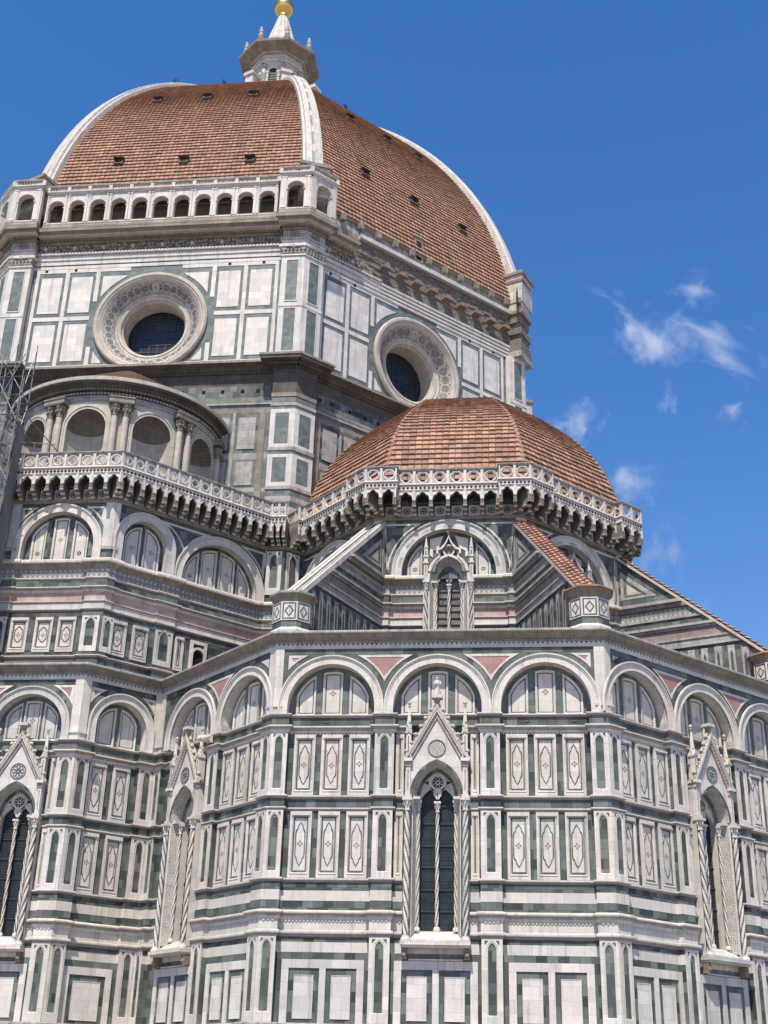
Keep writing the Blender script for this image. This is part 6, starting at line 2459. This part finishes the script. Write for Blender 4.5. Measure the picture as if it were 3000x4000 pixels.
def dome_rib(ang):
    mb = MB()
    fn, L = arc_profile(-10.69, 57.64, 40.0, 65.4, 95.6, 1.0)
    n = 44
    sec = [(-.84, -.3), (-.84, .24), (-.66, .28), (-.60, .48), (-.16, .52), (-.08, .44), (.08, .44), (.16, .52), (.60, .48), (.66, .28), (.84, .24), (.84, -.3)]
    rows = []
    for i in range(n + 1):
        s = L * i / n
        r, z = fn(s)
        r1, z1 = fn(min(L, s + .1))
        r0, z0 = fn(max(0, s - .1))
        d = math.hypot(r1 - r0, z1 - z0)
        nw, nz = (z1 - z0) / d, -(r1 - r0) / d
        t = 1 - .45 * i / n
        rows.append([(u * t, z + nz * (h - .05), r + nw * (h - .05), s) for u, h in sec])
    for i in range(n):
        for k in range(len(sec) - 1):
            a, b, c, d_ = rows[i][k], rows[i][k + 1], rows[i + 1][k + 1], rows[i + 1][k]
            m = 'rib_marble'
            if k == 5 and (i % 3) != 1:
                m = 'lead'
            mb.face([a[:3], b[:3], c[:3], d_[:3]], m, uv=[(k * .7, a[3]), (k * .7 + .7, b[3]), (k * .7 + .7, c[3]), (k * .7, d_[3])])
    mb.face([p[:3] for p in rows[0]], 'rib_marble')
    mb.face([p[:3] for p in rows[-1]], 'rib_marble')
    rib = put('dome_rib', mb, dome, (0, 0, 0), radians(ang + 90))
    pb = MB()
    r, z = fn(0)
    pb.box(-1.12, 1.12, 63.6, 66.35, r - 3, r + 1.0, 'rib_marble', back=True)
    pb.box(-1.28, 1.28, 66.35, 66.62, r - 3, r + 1.18, 'weathered_stone', back=True)
    pb.box(-1.2, 1.2, 66.62, 66.72, r - 3, r + 1.08, 'rib_marble', back=True)
    put('rib_pedestal', pb, rib)
    return rib


for k in range(8):
    dome_rib(-67.5 + 45 * k)


def eye_opening(deg, u, s_arc):
    """small round eye with a stone frame let into the tiles."""
    fn, L = dp
    a, z = fn(s_arc)
    a1, z1 = fn(s_arc + .2)
    d = math.hypot(a1 - a, z1 - z)
    tw_, tz = (a1 - a) / d, (z1 - z) / d
    nw, nz = tz, -tw_
    mb = MB()
    P = lambda x, y, h: (u + x, z + tz * y + nz * h, a + tw_ * y + nw * h)
    q = .38
    sq = [(-q, -q), (q, -q), (q, q), (-q, q)]
    for i in range(4):
        b, c = sq[i], sq[(i + 1) % 4]
        bi, ci = (b[0] * .62, b[1] * .62), (c[0] * .62, c[1] * .62)
        mb.face([P(*b, .28), P(*c, .28), P(*ci, .28), P(*bi, .28)], 'dark_weathered_stone')
        mb.face([P(*b, -.05), P(*c, -.05), P(*c, .28), P(*b, .28)], 'dark_weathered_stone')
        mb.face([P(*bi, .05), P(*ci, .05), P(*ci, .28), P(*bi, .28)], 'dark_weathered_stone')
    mb.face([P(x * .62, y * .62, .10) for x, y in sq], 'dark_hole')
    hood = [P(-q - .06, q * .9, .10), P(q + .06, q * .9, .10), P(q + .06, q * .4, .52), P(-q - .06, q * .4, .52)]
    mb.face(hood, 'dark_weathered_stone')
    mb.face([P(-q - .06, q * .4, .46), P(q + .06, q * .4, .46), P(q + .06, q * .4, .53), P(-q - .06, q * .4, .53)], 'dark_weathered_stone')
    mb.face([P(-q, -.1, .2), P(-q, q * .5, .5), P(-q, q * .5, .2)], 'dark_weathered_stone')
    mb.face([P(q, -.1, .2), P(q, q * .5, .5), P(q, q * .5, .2)], 'dark_weathered_stone')
    put('eye_opening', mb, dome, (0, 0, 0), face_rot(deg))


EYES = {SE: [(-5.2, 5.6), (.2, 5.3), (5.6, 5.0), (-4.4, 17.5), (.0, 17.6), (4.1, 17.6)],
        E_: [(-5.2, 6.6), (.0, 6.4), (5.4, 6.2), (-3.9, 17.2), (.3, 17.2), (4.0, 17.2)]}
for deg, lst in EYES.items():
    for u, s in lst:
        eye_opening(deg, u, s)

# stub of masonry at the unfinished corner
mb = MB()
fx = (A_D + .3) / cos(pi / 8)
for (z0, z1, hw, dr_, m) in ((58.0, 58.5, 1.25, .48, 'grey_weathered_shaded_marble'), (58.5, 59.6, 1.15, .42, 'rubble_masonry'), (59.6, 60.3, .85, .35, 'rubble_masonry'), (60.3, 60.9, 1.05, .45, 'rubble_masonry'), (60.9, 61.5, .8, .3, 'rubble_masonry'),
                             (61.5, 62.3, 1.0, .35, 'rubble_masonry'), (62.3, 62.6, 1.15, .55, 'brown_stone'), (62.6, 65.6, .85, .45, 'warm_stone'), (65.6, 65.9, 1.0, .6, 'brown_stone')):
    mb.box(-hw, hw, z0, z1, fx - 2.5, fx + dr_, m, back=True)
put('corner_stub', mb, cathedral, (0, 0, 0), radians(-22.5 + 90))

# ------------------------------------------------------------------ lantern
LX = Vector((1.55, 0, 0))
lan = put('lantern', None, cathedral, tuple(LX), 0)
c8 = cos(pi / 8)
mb = MB()
o8 = dict(n=8, a0=-pi / 8, a1=2 * pi - pi / 8, smooth=False)
mb.lathe(0, 0, [(2.5 / c8, 94.5), (2.5 / c8, 102.3)], 'white_marble', **o8)
mb.lathe(0, 0, [(2.5 / c8, 102.3), (2.62 / c8, 102.3), (2.66 / c8, 102.65), (2.78 / c8, 102.7), (2.78 / c8, 102.8), (2.66 / c8, 102.82), (2.66 / c8, 103.15)], 'white_marble', **o8)
mb.lathe(0, 0, [(2.66 / c8, 103.15), (2.9 / c8, 103.2), (3.0 / c8, 103.32)], 'grey_weathered_shaded_marble', **o8)
mb.lathe(0, 0, [(3.0 / c8, 103.32), (3.3 / c8, 103.45), (3.4 / c8, 103.55), (4.05 / c8, 103.68), (4.15 / c8, 103.72), (4.2 / c8, 104.02), (4.1 / c8, 104.1), (2.4 / c8, 104.45)], 'weathered_stone', **o8)
put('lantern_body', mb, lan)
for k in range(8):
    a = k * pi / 4
    w = MB()
    # window
    o_ = [(.72, 96.2)] + circ(0, 100.85, .72, 0, pi, 12, True) + [(-.72, 96.2)]
    i_ = [(.46, 96.2)] + circ(0, 100.85, .46, 0, pi, 12, True) + [(-.46, 96.2)]
    w.ring(o_, i_, 2.45, 2.62, 'white_marble', close=False)
    w.face([(p[0], p[1], 2.515) for p in i_], 'window_glass')
    for j in range(14):
        w.box(-.46, .46, 96.4 + j * .34, 96.45 + j * .34, 2.5, 2.55, 'iron')
    for s in (-1, 1):
        w.lathe(s * .60, 2.62, [(.17, 96), (.15, 99.9), (.2, 100.0), (.17, 100.1), (.17, 100.3), (.26, 100.6), (.26, 100.75)], 'white_marble', 8)
        w.box(s * 1.02 - .16, s * 1.02 + .16, 95.5, 101.3, 2.4, 2.72, 'white_marble')
        for q in range(3):
            w.lathe(s * 1.02 + (q - 1) * .12, 2.76, [(.001, 101.3), (.10, 101.5), (.09, 101.75), (.001, 101.85)], 'warm_stone', 5)
        w.box(s * 1.02 - .24, s * 1.02 + .24, 101.85, 102.0, 2.4, 2.86, 'white_marble')
    put('lantern_window', w, lan, (0, 0, 0), a)
    b = MB()      # radial buttress with volute on each corner
    prism_wz(b, [(2.3, 95), (5.0, 95), (5.0, 98.6), (4.3, 98.7), (3.9, 99.2), (3.5, 100.1), (2.9, 100.6), (2.3, 100.7)], -.22, .22, 'white_marble')
    for uu in (-.30, .30):
        nseg = 12
        for i in range(nseg):
            t0, t1 = 2 * pi * i / nseg, 2 * pi * (i + 1) / nseg
            b.face([(uu, 99.0 + .45 * sin(t0), 4.0 + .45 * cos(t0)), (uu, 99.0 + .45 * sin(t1), 4.0 + .45 * cos(t1)), (uu, 99.0 + .2 * sin(t1), 4.0 + .2 * cos(t1)), (uu, 99.0 + .2 * sin(t0), 4.0 + .2 * cos(t0))], 'weathered_stone')
    b.box(-.48, .48, 95, 98.4, 4.3, 5.15, 'white_marble', back=True)
    b.box(-.62, .62, 98.4, 98.75, 4.15, 5.3, 'white_marble', back=True)
    b.box(-.55, .55, 98.75, 99.0, 4.2, 5.2, 'weathered_stone', back=True)
    put('lantern_buttress', b, lan, (0, 0, 0), a + pi / 8)
    f = MB()
    # shell niche crown over the cornice and turned finial
    n = 14
    for i in range(n):
        t0, t1 = pi * i / n, pi * (i + 1) / n
        f.face([(.85 * cos(t0), 104.15 + .95 * sin(t0), 3.35), (.85 * cos(t1), 104.15 + .95 * sin(t1), 3.35), (.62 * cos(t1), 104.15 + .72 * sin(t1), 3.35), (.62 * cos(t0), 104.15 + .72 * sin(t0), 3.35)], 'warm_stone')
        f.face([(.62 * cos(t0), 104.15 + .72 * sin(t0), 3.35), (.62 * cos(t1), 104.15 + .72 * sin(t1), 3.35), (.1 * cos(t1), 104.35 + .1 * sin(t1), 2.9), (.1 * cos(t0), 104.35 + .1 * sin(t0), 2.9)], 'weathered_stone', smooth=True)
        f.face([(.85 * cos(t0), 104.15 + .95 * sin(t0), 2.4), (.85 * cos(t1), 104.15 + .95 * sin(t1), 2.4), (.85 * cos(t1), 104.15 + .95 * sin(t1), 3.35), (.85 * cos(t0), 104.15 + .95 * sin(t0), 3.35)], 'weathered_stone', smooth=True)
    put('shell_crown', f, lan, (0, 0, 0), a)
    g = MB()
    g.lathe(0, 3.75, [(.36, 104.05), (.32, 104.5), (.42, 104.6), (.30, 104.75), (.15, 104.85), (.26, 105.0), (.30, 105.25), (.16, 105.5), (.22, 105.62), (.24, 105.85), (.12, 106.05), (.17, 106.15), (.15, 106.32), (.001, 106.48)], 'warm_stone', 10)
    put('finial', g, lan, (0, 0, 0), a + pi / 8)
mb = MB()
nn = 16
for k in range(nn):
    t0, t1 = 2 * pi * k / nn, 2 * pi * (k + 1) / nn
    tm = (t0 + t1) / 2
    prof = [(2.75, 104.3), (1.55, 107.5), (.52, 111.3)]
    for i in range(2):
        (ra, za), (rb, zb) = prof[i], prof[i + 1]
        P = lambda r, t, z: (r * sin(t), z, r * cos(t))
        mb.face([P(ra, t0, za), P(ra * .93, tm, za), P(rb * .93, tm, zb), P(rb, t0, zb)], 'rib_marble')
        mb.face([P(ra * .93, tm, za), P(ra, t1, za), P(rb, t1, zb), P(rb * .93, tm, zb)], 'rib_marble')
put('cone', mb, lan)
mb = MB()
mb.lathe(0, 0, [(.50, 111.2), (.62, 111.3), (.60, 111.45), (.45, 111.55), (.5, 111.7), (.6, 111.8)], 'gold', 20)
R = 1.16
zc = 112.72
mb.lathe(0, 0, [(R * sin(pi * i / 22) + .0001, zc - R * cos(pi * i / 22)) for i in range(1, 23)], 'gold', 36)
mb.lathe(0, 0, [(.12, zc + R - .05), (.10, zc + R + .9), (.001, zc + R + 1.0)], 'gold', 10)
put('gold_ball', mb, lan)

# ------------------------------------------------------------------ statue, bell, carved head
def statue_figure(o, label):
    mb = MB()
    H = .95
    rows = [(0, .150, .120), (.06, .145, .115), (.25, .125, .10), (.45, .105, .085), (.58, .10, .082), (.66, .118, .085), (.73, .135, .085), (.79, .125, .075), (.825, .06, .055), (.85, .042, .045), (.875, .05, .055), (.90, .066, .072), (.94, .070, .076), (.975, .058, .064), (1.0, .02, .02)]
    n = 22
    pts = []
    for (f, a, b) in rows:
        r = []
        for i in range(n):
            t = 2 * pi * i / n
            fold = 1 + (.09 * sin(7 * t + f * 5) if f < .6 else 0)
            r.append((a * fold * sin(t) + .012 * sin(f * 5), f * H, b * fold * cos(t)))
        pts.append(r)
    for j in range(len(pts) - 1):
        for i in range(n):
            q = (i + 1) % n
            mb.face([pts[j][i], pts[j][q], pts[j + 1][q], pts[j + 1][i]], 'white_marble', smooth=True)
    for s in (-1, 1):      # sleeved arms folded over the chest
        mb.tube([(s * .13, .76 * H, 0), (s * .165, .64 * H, .03), (s * .15, .56 * H, .07), (s * .06, .58 * H, .125), (-s * .02, .60 * H, .135)], .042, 'white_marble', 8)
        mb.lathe(s * .022, .074, [(.001, .912 * H), (.008, .918 * H), (.001, .924 * H)], 'weathered_stone', 5)
    mb.lathe(0, .078, [(.001, .885 * H), (.013, .892 * H), (.004, .925 * H)], 'white_marble', 5)
    mb.tube([(.05, .50 * H, .11), (.06, .25 * H, .135), (.05, .05 * H, .13)], .03, 'white_marble', 6)
    mb.box(-.16, .16, -.03, .0, -.13, .14, 'white_marble', back=True)
    st = put('statue', mb, None, o, 0)
    tag(st, label, 'statue')
    return st


statue_figure((22.5, -42.24, 19.83), 'small white statue of a robed figure standing on the gable tip of a tall window')

mb = MB()
hd = [(.0, .10), (.10, .17), (.25, .19), (.40, .17), (.52, .12), (.60, .13), (.66, .10), (.70, .02)]
n = 12
for k in range(len(hd) - 1):
    (wa, ra), (wb, rb) = hd[k], hd[k + 1]
    for i in range(n):
        t0, t1 = 2 * pi * i / n, 2 * pi * (i + 1) / n
        za, zb = -.14 * wa, -.14 * wb
        mb.face([(ra * sin(t0), za + ra * 1.1 * cos(t0), wa), (ra * sin(t1), za + ra * 1.1 * cos(t1), wa), (rb * sin(t1), zb + rb * 1.1 * cos(t1), wb), (rb * sin(t0), zb + rb * 1.1 * cos(t0), wb)], 'white_marble', smooth=True)
for s in (-1, 1):
    mb.tube([(s * .10, .16, .22), (s * .22, .24, .20), (s * .26, .36, .26)], .03, 'white_marble', 6)
    mb.tube([(s * .15, .06, .16), (s * .30, .02, .14)], .05, 'white_marble', 6)
    mb.lathe(s * .13, .36, [(.001, .0), (.03, .03), (.001, .07)], 'weathered_stone', 5)
mb.box(-.2, .2, -.22, .22, -.15, .02, 'white_marble')
ow = octagon_origin(C_LOW, A_LOW, S_) + tng(S_) * 2.62 + nrm(S_) * .24
put('carved_animal_head', mb, cathedral, (ow.x, ow.y, 18.72), face_rot(S_))

mb = MB()
mb.lathe(0, 0, [(.155, 0), (.15, .03), (.115, .10), (.095, .20), (.07, .27), (.02, .30), (.02, .42)], 'bronze', 16)
mb.lathe(0, 0, [(.001, -.05), (.03, -.02), (.012, .02), (.012, .2)], 'iron', 6)
mb.tube([(0, .42, 0), (0, .55, 0)], .012, 'iron', 6)
tag(put('bell', mb, None, (-1.62, -37.15, 34.17)), 'small green bronze bell hanging between two stone corbels under the gallery', 'bell')

# ------------------------------------------------------------------ scaffold
sc_ = put('scaffold', None, None, (0, 0, 0))
tag(sc_, 'grey steel tube scaffold with hanging net beside the rounded exedra', 'scaffold')
XS, YS = (-3.32, -4.6, -5.9), (-38.9, -37.75)
tops = {(-3.32, -38.9): 41.2, (-4.6, -38.9): 43.2, (-5.9, -38.9): 44.2, (-3.32, -37.75): 44.2, (-4.6, -37.75): 44.6, (-5.9, -37.75): 44.8}
for (x, y), t in tops.items():
    p = MB()
    p.tube([(0, 0, 0), (0, t, 0)], .035, 'steel_tube', 6)
    for z in range(24, int(t), 2):
        p.lathe(0, 0, [(.06, z - .05), (.06, z + .05)], 'iron', 6)
    put('standard_pole', p, sc_, (x, y, 0))
def one_tube(name, pts, r, mat='steel_tube', n=5):
    b_ = MB()
    b_.tube(pts, r, mat, n)
    put(name, b_, sc_)


for z in range(22, 45, 2):
    for y in YS:
        if z < 43:
            one_tube('ledger_tube', [(-3.2 if z < 41 or y > -38 else -4.3, z, -y), (-6.1, z, -y)], .028)
    for x in XS:
        if z < 43 and not (x > -4 and z > 41):
            one_tube('ledger_tube', [(x, z + .1, 39.0), (x, z + .1, 37.6)], .028)

for z in range(20, 43, 4):
    one_tube('brace_tube', [(-3.32, z, 37.8), (-5.9, z + 4, 37.8)], .026)
    one_tube('brace_tube', [(-5.9, z, 38.95), (-3.32, z + 4 if z < 36 else z + 2.5, 38.95)], .026)
    one_tube('brace_tube', [(-3.32, z, 38.9), (-3.32, z + 4, 37.75)], .026)
    one_tube('brace_tube', [(-4.6, z + 2, 38.9), (-4.6, z + 4.5, 37.75)], .026)
one_tube('brace_tube', [(-4.5, 40.4, 38.4), (-2.05, 38.0, 34.6)], .035)
one_tube('brace_tube', [(-4.4, 39.0, 38.4), (-3.0, 37.7, 36.2)], .03)
one_tube('brace_tube', [(-4.2, 37.4, 37.8), (-1.75, 37.75, 36.5)], .026)
one_tube('brace_tube', [(-3.0, 36.6, 36.6), (-3.0, 37.8, 36.6)], .026)
one_tube('brace_tube', [(-1.75, 36.7, 36.5), (-1.75, 37.85, 36.5)], .026)
nt_ = MB()
nu, nv = 40, 120
def net_pt(i, j):
    u = i / nu
    v = j / nv
    z = 22 + (38.9 - .5 * u - .35 * abs(sin(u * 5)) - 22) * v
    return (-6.2 + 2.9 * u, z, 39.0 + .16 * sin(u * 13 + v * 5 + sin(v * 9)) + .12 * sin(v * 26 + u * 4) + .06 * sin(u * 37 + v * 11))
for i in range(nu):
    for j in range(nv):
        nt_.face([net_pt(i, j), net_pt(i + 1, j), net_pt(i + 1, j + 1), net_pt(i, j + 1)], 'scaffold_net' if (j + (i > 8)) % 6 else 'net_seam', smooth=True)
def net_pt2(i, j):
    u, v = i / 6, j / nv
    z = 22 + (38.4 - .4 * u - 22) * v
    return (-3.28 + .06 * sin(v * 17 + u * 4), z, 39.0 - 1.2 * u)
for i in range(6):
    for j in range(nv):
        nt_.face([net_pt2(i, j), net_pt2(i + 1, j), net_pt2(i + 1, j + 1), net_pt2(i, j + 1)], 'scaffold_net', smooth=True)
put('net', nt_, sc_)
for x_, z_ in ((-3.25, 41.5), (-3.95, 40.6), (-4.7, 43)):
    one_tube('standard_pole', [(x_, 0, 39.3), (x_, z_, 39.3)], .035)
for z_ in range(24, 40, 2):
    one_tube('ledger_tube', [(-3.1, z_ + .4, 39.33), (-6.1, z_ + .4, 39.33)], .028)
for z_ in range(26, 40, 4):
    one_tube('brace_tube', [(-3.2, z_, 39.37), (-5.4, z_ + 4, 39.37)], .028)
    one_tube('brace_tube', [(-4.6, z_ + 1, 39.4), (-3.25, z_ + 4.6, 39.4)], .028)

# ------------------------------------------------------------------ weeds at the top of the dome
def weed(loc, h, label):
    mb = MB()
    for k in range(9):
        a = 2.4 * k
        l = h * random.uniform(.6, 1.1)
        d = h * random.uniform(.15, .55)
        mb.tube([(0, -.1, 0), (d * .4 * sin(a), l * .6, d * .4 * cos(a)), (d * sin(a), l, d * cos(a))], .035, 'weed_green', 4)
        for q in range(3):
            x, z = d * sin(a) * (.5 + .2 * q), l * (.6 + .17 * q)
            y = d * cos(a) * (.5 + .2 * q)
            b = a + q * 2
            mb.face([(x, z, y), (x + .16 * sin(b), z + .05, y + .16 * cos(b)), (x + .2 * sin(b + .5), z + .16, y + .2 * cos(b + .5))], 'weed_green')
    tag(put('weed', mb, None, loc), label, 'plant')


random.seed(9)
fn, L = dp
for (deg, u, s_, h, lab) in ((SE, -5.2, 29.2, 1.0, 'dark weed growing on the tiles at the left end of the dome top'), (SE, -1.2, 33.0, .95, 'dark spiky weed growing on the dome top beneath the lantern'),
                             (E_, -4.6, 30.4, .9, 'dark weed growing on the tiles right of the white central rib'), (E_, .4, 27.0, .9, 'dark weed growing on the skyline tiles near the right rib')):
    a, z = fn(s_)
    p = nrm(deg) * a + tng(deg) * u
    weed((p.x, p.y, z), h, lab)

# ------------------------------------------------------------------ ground
mb = MB()
g = 3000
mb.face([(-g, 0, g), (g, 0, g), (g, 0, -g), (-g, 0, -g)], 'piazza_stone', uv=[(-g, -g), (g, -g), (g, g), (-g, g)])
tag(put('piazza', mb), kind='structure')

# ------------------------------------------------------------------ thin summer clouds, far away
def cloud_mat(name, seed, dens):
    m = bpy.data.materials.new(name)
    m.use_nodes = True
    nt = m.node_tree
    nt.nodes.clear()
    out = nt.nodes.new('ShaderNodeOutputMaterial')
    vol = nt.nodes.new('ShaderNodeVolumePrincipled')
    vol.inputs['Color'].default_value = (1, 1, 1, 1)
    vol.inputs['Anisotropy'].default_value = .35
    tc = nt.nodes.new('ShaderNodeTexCoord')
    ln = N(nt, 'ShaderNodeVectorMath', operation='LENGTH')
    nt.links.new(tc.outputs['Object'], ln.inputs[0])
    mp = N(nt, 'ShaderNodeMapping')
    mp.inputs['Location'].default_value = (seed * 3.1, seed * 1.7, seed)
    nt.links.new(tc.outputs['Object'], mp.inputs['Vector'])
    n1 = N(nt, 'ShaderNodeTexNoise')
    n1.inputs['Scale'].default_value = 2.1
    n1.inputs['Detail'].default_value = 8
    n1.inputs['Roughness'].default_value = .60
    n1.inputs['Distortion'].default_value = .35
    nt.links.new(mp.outputs[0], n1.inputs['Vector'])
    # density = clamp(noise - falloff) * dens
    fo = N(nt, 'ShaderNodeMapRange')
    fo.inputs['From Min'].default_value = .0
    fo.inputs['From Max'].default_value = 1.0
    fo.inputs['To Min'].default_value = .42
    fo.inputs['To Max'].default_value = .74
    nt.links.new(ln.outputs['Value'], fo.inputs['Value'])
    sb = N(nt, 'ShaderNodeMath', operation='SUBTRACT')
    nt.links.new(n1.outputs['Fac'], sb.inputs[0])
    nt.links.new(fo.outputs[0], sb.inputs[1])
    mx = N(nt, 'ShaderNodeMath', operation='MAXIMUM')
    nt.links.new(sb.outputs[0], mx.inputs[0])
    mx.inputs[1].default_value = 0
    ml = N(nt, 'ShaderNodeMath', operation='MULTIPLY')
    pw = N(nt, 'ShaderNodeMath', operation='POWER')
    nt.links.new(mx.outputs[0], pw.inputs[0])
    pw.inputs[1].default_value = 1.3
    nt.links.new(pw.outputs[0], ml.inputs[0])
    ml.inputs[1].default_value = dens
    nt.links.new(ml.outputs[0], vol.inputs['Density'])
    nt.links.new(vol.outputs[0], out.inputs['Volume'])
    return m


def cloud(px, py, dist, sx, sz, tilt, dens, seed, label):
    d = (fwd * F_PX + r2 * (px - 1500) - u2 * (py - 2000)).normalized()
    loc = CAM_POS + d * dist
    bm_v, bm_f = [], []
    n, m = 20, 12
    for j in range(m + 1):
        t = pi * j / m
        for i in range(n):
            a = 2 * pi * i / n
            bm_v.append((sin(t) * cos(a), sin(t) * sin(a), cos(t)))
    for j in range(m):
        for i in range(n):
            q = (i + 1) % n
            bm_f.append((j * n + i, (j + 1) * n + i, (j + 1) * n + q, j * n + q))
    me = bpy.data.meshes.new('cloud')
    me.from_pydata(bm_v, [], bm_f)
    me.materials.append(cloud_mat('cloud_vapour', seed, dens))
    o = put('cloud', me, None, loc)
    o.scale = (sx, sz * .9, sz)
    o.rotation_euler = (0, tilt, 0)
    tag(o, label, 'cloud', 'thin white clouds')
    return o


CL = [(2470, 1290, 210, 130, .62, .055, 1, 'brightest wispy white cloud, right of the drum'),
      (2800, 1350, 260, 120, .50, .050, 14, 'wide feathery white cloud by the right edge of the sky'),
      (2600, 1330, 150, 190, .3, .026, 11, 'faint veil of cloud between the two larger wisps right of the drum'),
      (2270, 1665, 120, 125, .5, .055, 3, 'compact white cloud puff right above the small tiled dome'),
      (2480, 1890, 160, 150, -.3, .045, 4, 'ragged white cloud just right of the small tiled dome'),
      (2580, 2150, 105, 190, .2, .040, 5, 'tall pale cloud beside the gallery corner of the tribune'),
      (2690, 1130, 130, 80, .3, .036, 6, 'highest faint cloud wisp in the sky'),
      (2865, 1610, 75, 110, .9, .034, 7, 'faint small cloud wisp near the right edge'),
      (2610, 1560, 55, 95, .1, .034, 9, 'tiny upright wisp of cloud between the larger clouds'),
      (2740, 2400, 80, 80, .3, .030, 8, 'lowest pale cloud, above the sloping tiled buttress')]
for (px, py, sx, sz, tl, de, sd, lab) in CL:
    # pixel extents to metres at 1500 m
    cloud(px, py, 1500, sx * 1.6 * 1500 / F_PX, sz * 1.6 * 1500 / F_PX, tl, de * 7.0, sd, lab)
